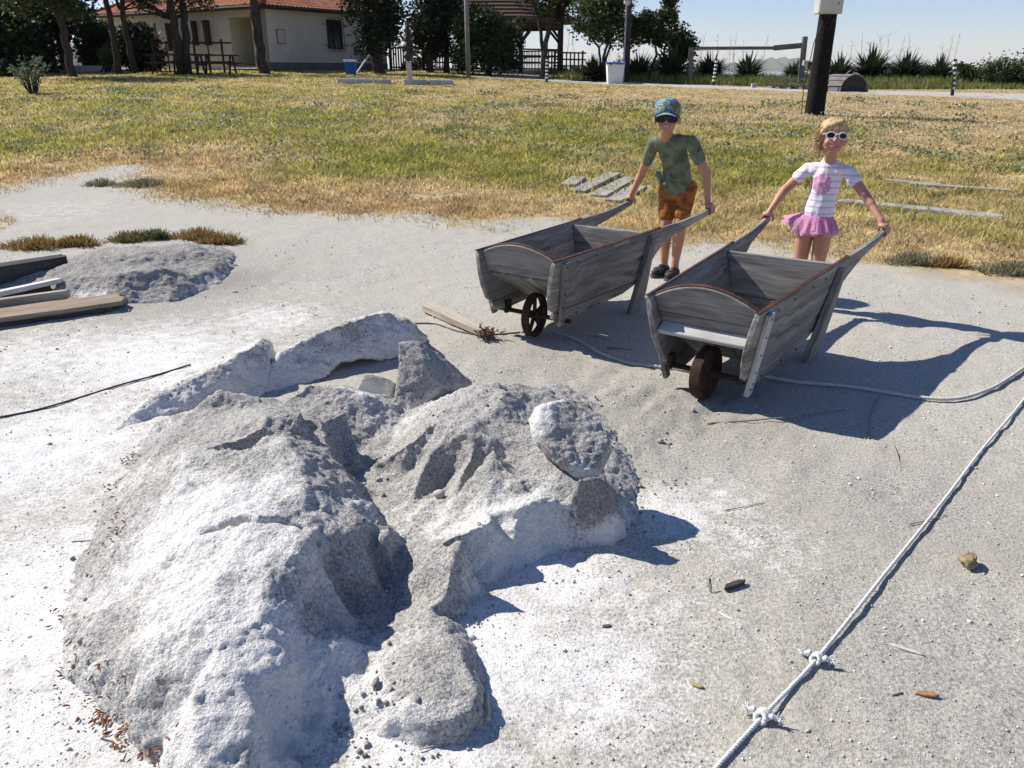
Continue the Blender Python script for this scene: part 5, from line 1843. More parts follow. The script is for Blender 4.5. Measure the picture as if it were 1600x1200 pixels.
# ================================================================ plants
def leaf_cloud(centers, radii, n, size, c1, c2, seed, aspect=.55, clump=.32, sub=9, drop=0.0):
    """leaf sized faces gathered in clumps inside ellipsoids"""
    rg = np.random.default_rng(seed)
    centers = np.array(centers, float); radii = np.array(radii, float)
    vol = radii.prod(1) ** .8; vol = vol / vol.sum()
    ncl = max(12, n // (sub * 6))
    which = rg.choice(len(centers), ncl, p=vol)
    d = rg.normal(0, 1, (ncl, 3)); d /= np.linalg.norm(d, axis=1)[:, None]
    rad = rg.random(ncl)[:, None] ** .45
    cc = centers[which] + d * rad * radii[which]
    ci = rg.integers(0, ncl, n)
    sc = radii[which][ci].mean(1)[:, None] * clump
    p = cc[ci] + rg.normal(0, 1, (n, 3)) * sc * np.array([1, 1, .75])
    p[:, 2] -= drop * rg.random(n) ** 2
    a = rg.normal(0, 1, (n, 3)); a[:, 2] *= .6; a /= np.linalg.norm(a, axis=1)[:, None]
    b = np.cross(a, rg.normal(0, 1, (n, 3))); b /= np.linalg.norm(b, axis=1)[:, None] + 1e-9
    s = size * rg.uniform(.6, 1.35, n)[:, None]
    V = np.stack([p - a * s, p + b * s * aspect, p + a * s, p - b * s * aspect], 1).reshape(-1, 3)
    F = np.arange(4 * n).reshape(-1, 4)
    t = np.clip(rg.random(ncl)[ci] * .6 + rg.random(n) * .5, 0, 1)[:, None]
    return V, F, np.array(c1) * (1 - t) + np.array(c2) * t


def crown(name, parent, mat, *a, **k):
    V, F, c = leaf_cloud(*a, **k)
    o = mobj(name, V, F, mat, parent)
    set_col(o.data, c)
    return o


M_BARK = Mat('bark', .95, .1)
_v = M_BARK.tc('Object', (1, 1, .25))
M_BARK.color(M_BARK.ramp(M_BARK.noise(_v, 22, 5, .7), [(.3, (.022, .018, .015)), (.5, (.05, .042, .035)), (.7, (.10, .086, .073))])); M_BARK.bump(M_BARK.noise(_v, 30, 4, .7), .8, .03)
M_BARK = M_BARK.m
DK1, DK2 = (.012, .022, .010), (.040, .062, .022)
MG1, MG2 = (.022, .036, .012), (.075, .10, .030)
LG1, LG2 = (.040, .060, .016), (.115, .14, .045)


def P3(px, py, Y): return aty(px, py, Y)


def tree(label, stems, blobs_, n, size, c1, c2, seed, name='tree', group='trees around the house', Y=38, **k):
    """stems: lists of (px, py, radius) from the foot up; blobs_: (px, py, rx, ry, rz in m, dY)"""
    g = at_ground(stems[0][0][0], Y)
    t = thing(name, label, 'tree', tuple(g), 0, group)
    mb = MB()
    for si, st in enumerate(stems):
        pts = [P3(px, py, Y + .25 * i * (.5 if si % 2 else -.4)) for i, (px, py, r) in enumerate(st)]
        rr = [r for _, _, r in st]
        if si == 0 or st[0][1] > 95: pts[0] = np.array([pts[0][0], pts[0][1], tz(pts[0][0], pts[0][1]) - .1])
        # smooth wobble
        P = []; Q = []
        for i in range(len(pts) - 1):
            for s_ in np.linspace(0, 1, 5, endpoint=False):
                P.append(pts[i] * (1 - s_) + pts[i + 1] * s_ + np.array([math.sin(7 * s_ + i + seed), math.cos(5 * s_ + i), 0]) * rr[i] * .18); Q.append(rr[i] * (1 - s_) + rr[i + 1] * s_)
        P.append(pts[-1]); Q.append(rr[-1])
        Q[0] *= 1.35
        mb.tube(P, Q, 9)
    # limbs reaching into the crown
    rg = np.random.default_rng(seed + 99)
    topP = P3(stems[0][-1][0], stems[0][-1][1], Y)
    C = []; Rr = []
    for px, py, rx, ry, rz_, dy in blobs_:
        c = P3(px, py, Y + dy); C.append(c); Rr.append((rx, ry, rz_))
        a = topP if topP[2] < c[2] else P3(stems[0][-2][0], stems[0][-2][1], Y)
        for _ in range(3):
            e = c + rg.normal(0, .45, 3) * np.array([rx, ry, rz_])
            m_ = (a + e) / 2 + rg.normal(0, .12, 3)
            mb.tube([a, m_, e], [stems[0][-1][2] * .55, stems[0][-1][2] * .3, .012], 6)
    mb.build('trunk', M_BARK, t, smooth=True)
    crown('crown', t, M_LEAF, C, Rr, n, size, c1, c2, seed, **k)
    return t


G1 = 'trees around the house'
tree('dark leaning tree trunk nearest the camera at the far left, beside the oleander', [[(113, 117, .15), (106, 80, .145), (98, 40, .14), (88, -10, .135), (78, -60, .12)]],
     [(80, -60, 1.8, 1.6, 1.2, 0), (110, 5, .7, .8, .7, .2), (40, -20, 1.5, 1.4, 1.1, 0), (118, 40, .35, .4, .35, .1)], 4200, .095, DK1, MG2, 1, Y=33)
tree('slender grey tree trunk at the far left, left of the dark leaning trunk', [[(68, 108, .16), (62, 70, .14), (55, 30, .13), (46, -30, .11)]],
     [(60, 15, 1.5, 1.2, 1.0, 0), (20, 25, 1.6, 1.3, 1.3, .5), (95, 30, .9, .9, .8, .3), (40, 55, 1.0, 1.0, .5, 1.)], 6500, .11, DK1, MG1, 2, Y=37)
tree('thin dark tree just right of the leaning trunk, in front of the white parapet', [[(100, 106, .13), (94, 70, .12), (86, 20, .11), (80, -30, .1)]],
     [(100, 10, 1.0, .9, .9, 0), (75, 40, .8, .8, .6, .4)], 3600, .11, DK1, DK2, 3, Y=39)
tree('young trunk in front of the dark rounded bush, left of the house', [[(184, 109, .15), (180, 70, .125), (173, 30, .115), (163, -10, .10), (150, -50, .08)]],
     [(150, -40, 1.3, 1.2, .8, 0), (190, -35, 1.2, 1.1, .7, 0)], 1600, .07, DK1, MG2, 4, Y=35)
tree('forked young tree trunk in front of the left end of the house', [[(210, 109, .14), (203, 75, .125), (195, 40, .11), (191, 15, .10), (193, -20, .08)], [(193, 22, .07), (184, 8, .06), (178, -15, .05)]],
     [(200, -30, 1.2, 1.2, .6, 0), (222, 3, .5, .6, .22, .2)], 1700, .06, DK1, MG2, 5, Y=35.5)
tree('double trunked tree in front of the red-brown house doors', [[(282, 107, .20), (278, 70, .17), (271, 30, .15), (262, -15, .12)], [(290, 104, .17), (291, 60, .15), (287, 20, .14), (283, -20, .12)], [(275, 30, .07), (266, 22, .06), (260, 16, .05)]],
     [(270, -25, 1.5, 1.3, .6, 0), (240, 4, .9, .9, .22, .3), (300, 2, .9, .9, .2, .2), (222, 12, .45, .5, .14, .2)], 2600, .06, DK1, MG2, 6, Y=35)
tree('single leaning trunk in front of the house porch', [[(411, 108, .22), (406, 75, .19), (400, 35, .17), (393, -15, .15)]],
     [(380, -50, 1.8, 1.5, .9, 0), (430, -60, 1.5, 1.3, .8, 0)], 1500, .07, DK1, MG2, 7, Y=36)
tree('dark drooping evergreen at the right end of the house', [[(592, 111, .24), (588, 80, .20), (586, 40, .17), (588, 0, .14)]],
     [(586, 52, .8, .8, .85, -.2), (600, 15, .8, .8, .7, 0), (560, 5, .75, .7, .3, -.3), (575, 70, .45, .6, .4, -.3), (612, 40, .5, .6, .6, .3), (580, -20, 1.1, 1.0, .6, 0)], 6500, .085, DK1, MG1, 8, Y=37.5, drop=.4)
tree('tall dark conifer beside the timber fence, left of the grey pole', [[(672, 110, .16), (672, 60, .13), (673, -20, .08)], [(698, 112, .14), (697, 60, .11), (694, -20, .08)]],
     [(668, 75, .8, .8, .9, 0), (676, 30, 1.0, .9, 1.1, 0), (690, 10, .95, .9, 1.2, .3), (697, 60, .55, .6, 1.0, .2), (655, 45, .35, .5, .6, -.1), (675, -25, .9, .9, .8, 0)], 11000, .085, (.008, .014, .008), (.026, .038, .016), 9, name='conifer', Y=40, clump=.26)
tree('broad dark green thuja beside the pavilion, behind the grey pole', [[(765, 114, .12), (765, 70, .08), (765, 30, .05)]],
     [(762, 75, 1.45, 1.1, 1.15, 0), (755, 45, 1.35, 1.0, .95, 0), (744, 24, .75, .8, .5, 0), (728, 80, .6, .7, .9, -.1), (795, 75, .55, .7, .9, 0)], 16000, .075, (.012, .026, .010), (.045, .072, .022), 10, name='thuja', Y=39, clump=.2)
tree('two stemmed tree in front of the dark pavilion', [[(846, 119, .13), (850, 90, .115), (854, 60, .105), (862, 25, .095), (868, -10, .08)], [(849, 95, .08), (846, 60, .075), (842, 30, .07), (832, 0, .06), (826, -20, .05)]],
     [(866, 8, .75, .7, .45, 0), (872, 26, .4, .5, .3, .2), (835, -15, .9, .8, .4, 0), (888, -5, .5, .5, .3, 0), (815, 35, .3, .4, .3, .3)], 3400, .075, DK1, MG2, 11, Y=37)
tree('bushy tree by the white bin, its crown touching the pavilion roof', [[(946, 121, .075), (942, 100, .065), (944, 85, .06), (950, 68, .05)], [(940, 121, .06), (938, 95, .05), (936, 75, .045), (925, 58, .035)], [(944, 118, .06), (947, 90, .05), (955, 70, .04)]],
     [(930, 25, .95, .8, .75, 0), (950, 45, .85, .8, .7, 0), (905, 45, .4, .5, .35, -.1), (975, 60, .6, .6, .45, .2), (940, 0, .9, .8, .5, 0), (985, 40, .35, .4, .5, .4), (965, 15, .5, .6, .6, .1)], 7500, .075, MG1, LG2, 12, Y=36, clump=.27)
tree('small spreading tree standing right of the grey lamp post, before the lake', [[(1013, 124, .065), (1018, 105, .055), (1026, 85, .05), (1024, 70, .04)], [(1036, 104, .05), (1037, 85, .045), (1040, 70, .04)]],
     [(1035, 55, .85, .7, .55, 0), (1015, 38, .7, .6, .45, 0), (1045, 20, .42, .5, .55, .1), (1065, 68, .6, .6, .42, .1), (1000, 52, .4, .5, .35, -.1), (1072, 85, .3, .4, .2, .1), (1048, 2, .25, .3, .3, .1)], 6500, .078, DK2, LG1, 13, Y=36.5, clump=.26)


def bush(label, blobs_, n, size, c1, c2, seed, Y, name='bush', group='bushes behind the grass field', px0=None, clump=.22, cat='bush'):
    g = at_ground(px0 if px0 else blobs_[0][0], Y)
    t = thing(name, label, cat, tuple(g), 0, group)
    C = [P3(b[0], b[1], Y + b[5]) for b in blobs_]
    mb = MB()
    rg = np.random.default_rng(seed)
    for c in C:
        for k in range(3):
            e = c + rg.normal(0, .15, 3)
            mb.tube([g + np.array([rg.normal(0, .15), rg.normal(0, .1), -.05]), (g + e) / 2 + rg.normal(0, .08, 3), e], [.035, .025, .01], 6)
    mb.build('stems', M_BARK, t, smooth=True)
    crown('foliage', t, M_LEAF, C, [b[2:5] for b in blobs_], n, size, c1, c2, seed, clump=clump)
    return t


bush('dark rounded evergreen bush at the left corner of the house', [(148, 70, .85, .7, 1.0, 0), (146, 50, .65, .6, .6, 0), (150, 90, .85, .7, .6, 0)], 8000, .085, (.010, .020, .008), (.030, .048, .016), 21, 40)
bush('wide dark evergreen bush in front of the house\'s left end', [(215, 75, .95, .7, .85, 0), (208, 55, .7, .6, .5, 0), (232, 90, .65, .6, .5, 0), (195, 85, .6, .6, .6, 0)], 9000, .08, (.012, .022, .012), (.040, .060, .024), 22, 37.5)
bush('small yellowish green shrub between the two dark bushes', [(168, 88, .38, .4, .42, 0), (170, 75, .25, .3, .3, 0)], 1200, .045, (.05, .075, .02), (.12, .14, .045), 23, 36.5)
bush('dense dark shrubbery at the far left edge, under the trees', [(10, 90, 1.6, 1.2, 1.1, 0), (45, 85, 1.1, 1.0, .8, .6), (-30, 60, 2.0, 1.5, 1.5, 0), (15, 55, 1.2, 1.0, .9, .5), (25, 115, .9, .8, .5, -1.5)], 15000, .11, (.010, .018, .008), (.032, .048, .018), 24, 35)
bush('rounded green bush at the right edge, beyond the gravel path', [(1575, 112, .95, .8, .55, 0), (1548, 118, .55, .6, .4, 0), (1598, 105, .7, .7, .5, .2)], 4200, .05, MG1, (.09, .12, .04), 25, 33)
bush('dark green bush right of the last striped post', [(1518, 116, .62, .6, .38, 0), (1500, 112, .35, .4, .35, 0)], 2600, .05, DK2, MG2, 26, 34)
for i, (px, r, Y, w_) in enumerate(((1088, .75, 38, 'near the first frame post'), (1275, .7, 38.5, 'just left of the black utility pole'), (1385, .7, 37.5, 'right of the tallest yucca'), (1442, .8, 37.5, 'between the two right-hand yuccas'), (965, .7, 39, 'behind the white bin'), (1030, .6, 38.5, 'behind the trunk of the small spreading tree'))):
    g_ = at_ground(px, Y); c_ = g_ + np.array([0, 0, .35])
    pyc = 600 - FPX * float(np.dot(c_ - _C, _up)) / float(np.dot(c_ - _C, _fw))
    bush('low rounded leafy shrub on the lake bank, ' + w_, [(px, pyc, r, .5, .42, 0), (px + 14, pyc + 3, r * .6, .45, .3, 0)], 1700, .05, (.03, .045, .015), (.10, .125, .05), 60 + i, Y, group='shrubs on the lake bank')
for i, (px, py, r, Y) in enumerate(((905, 112, .8, 41), (870, 116, .9, 42), (650, 104, .7, 43))):
    bush(['low dark hedge under the pavilion railing, right part', 'low dark hedge under the pavilion railing, left part', 'low dark hedge at the foot of the timber fence'][i], [(px, py, r, .5, .35, 0), (px - 12, py + 1, r * .6, .5, .3, 0)], 1500, .05, DK1, DK2, 27 + i, Y)


def oleander():
    Y = 24.4
    g = at_ground(52, Y)
    t = thing('oleander', 'pale leaved oleander shrub at the left edge of the field', 'shrub', tuple(g))
    rg = np.random.default_rng(3)
    mb = MB(); lv = MB()
    for k in range(34):
        a = rg.uniform(0, 6.28); sp = rg.uniform(.1, .6)
        h = rg.uniform(.55, 1.08)
        tip = g + np.array([math.cos(a) * sp, math.sin(a) * sp, h])
        b0 = g + np.array([math.cos(a) * .06, math.sin(a) * .06, -.05])
        mid = (b0 + tip) / 2 + np.array([0, 0, .08])
        mb.tube([b0, mid, tip], [.012, .009, .004], 5)
        for j in range(20):
            s_ = rg.uniform(.35, 1.0)
            p = b0 * (1 - s_) ** 2 + 2 * mid * s_ * (1 - s_) + tip * s_ ** 2
            d = unit(rg.normal(0, 1, 3) * np.array([1, 1, .5]) + np.array([math.cos(a) * .6, math.sin(a) * .6, .55]))
            w = unit(np.cross(d, rg.normal(0, 1, 3))); L = rg.uniform(.08, .15)
            lv.add([p, p + d * L * .45 + w * .014, p + d * L, p + d * L * .45 - w * .014], [[0, 1, 2, 3]])
    mb.build('stems', M_BARK, t)
    o = lv.build('foliage', M_LEAF, t)
    c = rg.random((len(o.data.polygons), 1))
    set_col(o.data, np.array([.11, .15, .085]) * (1 - c) + np.array([.26, .32, .22]) * c)


oleander()


def yucca_mesh():
    rg = np.random.default_rng(8)
    V = []; F = []; C = []
    for k in range(380):
        a = rg.uniform(0, 6.28); el = math.asin(rg.uniform(-.15, 1.0)); L = rg.uniform(.42, .72)
        d = np.array([math.cos(a) * math.cos(el), math.sin(a) * math.cos(el), math.sin(el)])
        w = unit(np.cross(d, (0, 0, 1.0)) + 1e-6); b = np.array([0, 0, .08 + .25 * rg.random()]) + d * .06
        n = len(V)
        sag = np.array([0, 0, -.10 * (1 - math.sin(el))])
        V += [b - w * .02, b + w * .02, b + d * L * .5 + w * .03 + sag * .3, b + d * L * .5 - w * .03 + sag * .3, b + d * L + sag]
        F += [[n, n + 1, n + 2, n + 3], [n + 3, n + 2, n + 4]]
        t = rg.random(); c = np.array([.020, .034, .016]) * (1 - t) + np.array([.065, .085, .04]) * t
        C += [c, c]
    me = mesh_np('yucca', np.array(V), F)
    set_col(me, np.array(C)); me.materials.append(M_LEAF)
    return me


YM = yucca_mesh()
YL = [(790, 107, .8, 'behind the thuja'), (925, 108, .85, 'behind the bushy tree'), (998, 107, 1.0, 'right of the lamp post'), (1050, 110, 1.25, 'under the small spreading tree'), (1110, 111, 1.0, 'behind the leaning striped post'), (1167, 112, 1.0, 'between the frame posts, alone'),
      (1240, 113, .8, 'behind the right frame post'), (1309, 112, 1.0, 'behind the striped post by the black pole'), (1357, 109, 1.25, 'rising behind the curved wooden ramp'), (1413, 112, 1.1, 'in the open, right of the curved ramp'), (1466, 114, .95, 'left of the rightmost striped post')]
for i, (px, cy, sc, where) in enumerate(YL):
    Y = 36.0 if px > 900 else 43
    g = at_ground(px, Y)
    o = link('yucca', YM)
    o.location = (g[0], g[1], g[2] - .05); o.scale = (sc * 1.6, sc * 1.6, sc * 1.35); o.rotation_euler = (0, 0, i * 1.7)
    tag(o, 'spiky dark yucca clump ' + where, 'yucca', 'yuccas along the lake bank')


def dry_stalks():
    """thin dry stalks sticking up over the bank"""
    mb = MB(); rg = np.random.default_rng(12)
    for px in list(range(1085, 1150, 9)) + list(range(1345, 1370, 8)) + list(range(1400, 1430, 8)) + list(range(1462, 1485, 7)) + [945, 962, 998, 1310, 1318, 1380, 880, 895, 1185, 1160]:
        Y = 35.5 + rg.random() * 2; g = at_ground(px + rg.normal(0, 3), Y)
        h = rg.uniform(1.25, 2.1)
        top = g + np.array([rg.normal(0, .12), 0, h])
        mb.tube([g, (g + top) / 2 + np.array([rg.normal(0, .04), 0, 0]), top], [.008, .007, .004], 4)
        for k in range(5):
            s_ = rg.uniform(.55, .95); p = g * (1 - s_) + top * s_
            mb.tube([p, p + np.array([rg.normal(0, .14), rg.normal(0, .1), rg.uniform(.06, .22)])], [.005, .003], 4)
    return tag(mb.build('dry_stalks', plain('dry_stalk', (.20, .165, .12), (.27, .22, .16), 10, .9)), kind='stuff')


dry_stalks()


def bank_grass():
    """rough green growth on the lake bank behind the path"""
    rg = np.random.default_rng(14); n = 34000
    px = rg.uniform(850, 1660, n); Y = rg.uniform(31.5, 37.5, n)
    x = (px - 800) / FPX * (Y * math.cos(PITCH) + .2)
    p = sdist(np.stack([x, Y], 1), PATH)
    k = (p < -.15) & (Y > np.interp(px, [850, 1000, 1200, 1400, 1600], [36, 34.5, 32.5, 30.5, 29.5]))
    x, Y = x[k], Y[k]; n = len(x)
    h = rg.uniform(.08, .26, n) + .22 * rg.random(n) * (Y > 33); a = rg.random(n) * 6.28; w = .022
    b = np.stack([x, Y, ground_z(x, Y)], 1)
    s_ = np.stack([np.cos(a) * w, np.sin(a) * w, 0 * a], 1)
    V = np.stack([b - s_, b + s_, b + np.stack([rg.normal(0, .07, n), rg.normal(0, .07, n), h], 1)], 1).reshape(-1, 3)
    me = mesh_np('bank_grass', V, np.arange(3 * n).reshape(-1, 3))
    t = rg.random(n)[:, None]
    set_col(me, np.array([.09, .13, .03]) * (1 - t) + np.array([.28, .27, .09]) * t)
    return tag(link('bank_grass', me, M_LEAF), kind='stuff')


bank_grass()

# ================================================================ pavilion, fences, posts, furniture beyond the field
def pavilion():
    c = at_ground(770, 45); gz = float(c[2])
    t = thing('pavilion', 'dark open timber pavilion with a brown shingle roof behind the trees', 'pavilion', tuple(c))
    n = 8; Rr = 3.35; EX = 1.38; ang = [R(22.5 + 45 * k) for k in range(n)]
    eave = float(aty(897, 30, 44)[2])
    for k in range(n):
        p = c + np.array([EX * math.cos(ang[k]), math.sin(ang[k]), 0]) * 2.75
        mb = MB(); mb.bar((p[0], p[1], gz - .3), (p[0], p[1], eave - .1), .17, .17); mb.build('post', M_DARKW, t)
        q = c + np.array([EX * math.cos(ang[(k + 1) % n]), math.sin(ang[(k + 1) % n]), 0]) * 2.75
        mb = MB(); mb.bar((p[0], p[1], eave - .32), (q[0], q[1], eave - .32), .14, .22)
        d = unit(q - p)
        mb.bar((*(p + d * .05)[:2], eave - 1.0), (*(p + d * .65)[:2], eave - .42), .10, .10); mb.bar((*(q - d * .05)[:2], eave - 1.0), (*(q - d * .65)[:2], eave - .42), .10, .10)
        mb.build('beam', M_DARKW, t)
    mb = MB()
    ap = c * 1.0; ap[2] = eave + 1.75
    ring = [np.array([c[0] + EX * math.cos(a) * Rr, c[1] + math.sin(a) * Rr, eave]) for a in ang]
    mb.add(ring + [ap] + [r_ - np.array([0, 0, .14]) for r_ in ring] + [ap - np.array([0, 0, .2])], [[k, (k + 1) % n, n] for k in range(n)] + [[n + 1 + (k + 1) % n, n + 1 + k, 2 * n + 1] for k in range(n)] + [[k, n + 1 + k, n + 1 + (k + 1) % n, (k + 1) % n] for k in range(n)])
    M_SH = Mat('brown_shingle', .9, .1); v = M_SH.tc('Object')
    M_SH.color(M_SH.ramp(M_SH.noise(M_SH.tc('Object', (1, 1, 4)), 6, 5, .7), [(.3, (.07, .045, .034)), (.7, (.14, .092, .07))])); M_SH.bump(M_SH.voro(v, 6), .6, .03)
    mb.build('roof', M_SH.m, t)
    for row in range(9):
        rr = Rr * (1 - row / 9.5); zz = eave + 1.75 * row / 9.5
        m2 = MB()
        for k in range(n):
            a = np.array([c[0] + EX * math.cos(ang[k]) * rr, c[1] + math.sin(ang[k]) * rr, zz + .02]); b = np.array([c[0] + EX * math.cos(ang[(k + 1) % n]) * rr, c[1] + math.sin(ang[(k + 1) % n]) * rr, zz + .02])
            m2.bar(a, b, .10, .035)
        m2.build('shingle_course', M_SH.m, t)
    # lattice railing panels with benches inside
    for k in (4, 5, 6, 7, 0):
        p = c + np.array([EX * math.cos(ang[k]), math.sin(ang[k]), 0]) * 2.75; q = c + np.array([EX * math.cos(ang[(k + 1) % n]), math.sin(ang[(k + 1) % n]), 0]) * 2.75
        mb = MB()
        for z in (.12, .42, .72, 1.02): mb.bar((p[0], p[1], gz + z), (q[0], q[1], gz + z), .045, .07)
        for j in range(1, 12):
            s_ = p * (1 - j / 12) + q * j / 12; mb.bar((s_[0], s_[1], gz + .05), (s_[0], s_[1], gz + 1.0), .04, .055)
        mb.build('railing', M_DARKW, t)
    mb = MB(); mb.lathe((0, 0, gz - .35), [(2.9, 0), (3.0, .35), (3.0, .42)], 8); mb.V = [(c[0] + v_[0] * EX, c[1] + v_[1], v_[2]) for v_ in mb.V]; mb.build('floor', M_CONC, t)
    return t


pavilion()


def railing_run(name, label, cat, pxs, Y0, Y1, h, mat, gap, board_w, rails, post_every=8):
    a = at_ground(pxs[0], Y0); b = at_ground(pxs[1], Y1)
    L = np.linalg.norm(b - a); d = (b - a) / L
    t = thing(name, label, cat, tuple(a))
    n = int(L / gap)
    for k in range(n + 1):
        p = a + d * min(k * gap, L)
        post = k % post_every == 0 or k == n
        mb = MB(); mb.bar(p - (0, 0, .1), p + (0, 0, h * (1.06 if post else 1)), board_w * (1.3 if post else 1), .05 if post else .02, (0, 1, 0)); mb.build('post' if post else 'picket', mat, t)
    for z in rails:
        mb = MB(); mb.bar(a + (0, 0, h * z) + np.array([0, .03, 0]), b + (0, 0, h * z) + np.array([0, .03, 0]), .035, .07); mb.build('rail', mat, t)
    return t


railing_run('timber_fence', 'brown picket fence between the house and the dark conifer', 'fence', (612, 646), 45, 45.5, 1.15, M_BROWNW, .135, .08, (.12, .93))
railing_run('white_fence', 'low pale fence seen under the conifer branches', 'fence', (668, 704), 47, 47, .75, M_GREYP, .14, .05, (.2, .9))
railing_run('timber_railing', 'dark lattice-like railing at the right end of the pavilion', 'railing', (866, 915), 42.0, 41.5, 1.05, M_DARKW, .2, .07, (.12, .4, .68, .96), 12)
railing_run('timber_railing', 'dark timber railing in front of the house windows', 'railing', (245, 366), 36.8, 36.3, 1.25, M_DARKW, .62, .06, (.35, .95), 3)


def lean_to():
    a = at_ground(606, 43.5)
    t = thing('lean_to', 'dark lean-to roof on posts behind the evergreen at the house end', 'shelter', tuple(a))
    z0 = aty(640, 26, 44)[2]; z1 = aty(592, 34, 43)[2]
    p = [aty(590, 36, 43), aty(648, 24, 43.5), aty(648, 24, 46), aty(590, 36, 46)]
    mb = MB(); mb.add([q for q in p] + [q + np.array([0, 0, .14]) for q in p], [[3, 2, 1, 0], [4, 5, 6, 7], [0, 1, 5, 4], [1, 2, 6, 5], [2, 3, 7, 6], [3, 0, 4, 7]]); mb.build('roof', M_DARKW, t)
    for px in (611, 638):
        g = at_ground(px, 43.6); mb = MB(); mb.bar(g - (0, 0, .1), (g[0], g[1], p[0][2] + .05), .13, .13); mb.build('post', M_DARKW, t)


lean_to()


def picnic_table(label, px, Y, rz):
    g = at_ground(px, Y)
    t = thing('picnic_table', label, 'picnic table', tuple(g), 0, 'picnic tables before the house')
    ca, sa = math.cos(rz), math.sin(rz)
    X = np.array([ca, sa, 0]); Yv = np.array([-sa, ca, 0]); Z = np.array([0, 0, 1.0])
    ax = (X, Yv, Z)
    for k in range(4):
        mb = MB(); mb.box(g + Yv * (-.27 + .18 * k) + Z * .74, (1.7, .165, .045), ax); mb.build('table_plank', M_DARKW, t)
    for s in (-1, 1):
        for k in range(2):
            mb = MB(); mb.box(g + Yv * s * (.58 + .15 * k) + Z * .44, (1.7, .14, .045), ax); mb.build('seat_plank', M_DARKW, t)
        for e in (-.62, .62):
            mb = MB(); mb.bar(g + X * e + Yv * s * .62 - Z * .03, g + X * e + Yv * s * .2 + Z * .74, .06, .10); mb.build('leg', M_DARKW, t)
    for e in (-.62, .62):
        mb = MB(); mb.bar(g + X * e - Yv * .75 + Z * .40, g + X * e + Yv * .75 + Z * .40, .05, .09); mb.build('cross_brace', M_DARKW, t)


picnic_table('dark picnic table on the left, before the house windows', 268, 35.2, .25)
picnic_table('dark picnic table on the right, before the house windows', 340, 34.6, .1)
picnic_table('dark picnic table in the middle, before the house windows', 302, 35.8, .2)


def bollard(label, px, base_y, top_y, Y, lean=0.0):
    g = at_ground(px, Y)
    top = aty(px + lean, top_y, Y)
    h = max(.6, top[2] - g[2])
    t = thing('bollard', label, 'bollard', tuple(g), 0, 'black and white striped posts')
    d = unit(np.array([top[0] - g[0], 0, h]))
    r = .055
    mb = MB(); mb.tube([g - (0, 0, .1), g + d * h], r, 14); mb.build('post', M_IRON, t)
    nb = 6
    for k in range(nb):
        z0 = h * (.17 + .83 * (k + .08) / nb); z1 = h * (.17 + .83 * (k + .55) / nb)
        mb = MB(); mb.tube([g + d * z0, g + d * z1], r + .003, 14); mb.build('white_band', M_WHITEP, t)
    return t


bollard('striped post in front of the two stemmed tree and pavilion', 854, 129, 90, 34, 1)
bollard('striped post beside the white bin and lamp post', 973, 126, 92, 35, 1)
bollard('leaning striped post inside the timber frame', 1114, 137, 92, 33, 6)
bollard('striped post right behind the black utility pole', 1291, 141, 90, 29.5, 5)
bollard('rightmost striped post, alone on the gravel path', 1488, 152, 92, 28, 5)


def bins():
    g = at_ground(960, 34.2)
    t = thing('bin', 'white box-shaped bin lined with a blue bag', 'bin', tuple(g))
    h = aty(960, 99, 34.2)[2] - g[2]
    mb = MB()
    V = []
    for z, s_ in ((-.05, .27), (h, .34)):
        V += [g + np.array([a * s_, b * s_, z]) for a, b in ((-1, -1), (1, -1), (1, 1), (-1, 1))]
    mb.add(V, [[3, 2, 1, 0], [0, 1, 5, 4], [1, 2, 6, 5], [2, 3, 7, 6], [3, 0, 4, 7]]); mb.build('bin_body', M_WHITEP, t)
    mb = MB(); rg = np.random.default_rng(4)
    ring = []
    for k in range(24):
        a = 2 * math.pi * k / 24; sq = .36 / max(abs(math.cos(a)), abs(math.sin(a)))
        ring.append((math.cos(a) * sq, math.sin(a) * sq))
    V = []
    for zi, z in enumerate((h - .03, h + .015, h + .04, h - .05)):
        f = (1.0, 1.03, .85, .6)[zi]
        V += [g + np.array([x * f, y * f, z + rg.normal(0, .02)]) for x, y in ring]
    F = [[i * 24 + k, i * 24 + (k + 1) % 24, (i + 1) * 24 + (k + 1) % 24, (i + 1) * 24 + k] for i in range(3) for k in range(24)] + [[72 + k for k in range(24)]]
    mb.add(V, F); mb.build('bin_bag', plain('blue_bag', (.02, .07, .32), (.03, .11, .42), 20, .4), t)
    g = at_ground(549, 36)
    t = thing('bin', 'blue bin with a white lid against the house wall', 'bin', tuple(g))
    V = []; h = .52
    for z, s_ in ((-.08, .17), (h, .225)):
        V += [g + np.array([a * s_, b * s_, z]) for a, b in ((-1, -1), (1, -1), (1, 1), (-1, 1))]
    mb = MB(); mb.add(V, [[3, 2, 1, 0], [0, 1, 5, 4], [1, 2, 6, 5], [2, 3, 7, 6], [3, 0, 4, 7], [4, 5, 6, 7]]); mb.build('bin_body', plain('blue_plastic', (.012, .07, .27), (.015, .09, .33), 8, .45), t, bevel=.01)
    mb = MB(); mb.box(g + np.array([0, 0, h + .045]), (.50, .50, .09)); mb.build('lid', M_WHITEP, t, bevel=.012)


bins()
_a = at_ground(557, 36.6); _b = aty(577, 85, 36.9)
mb = MB(); mb.tube([_a + np.array([0, 0, .05]), _b], .035, 8)
tag(mb.build('pipe', M_WHITEP), 'pale pipe leaning by the blue bin', 'pipe')


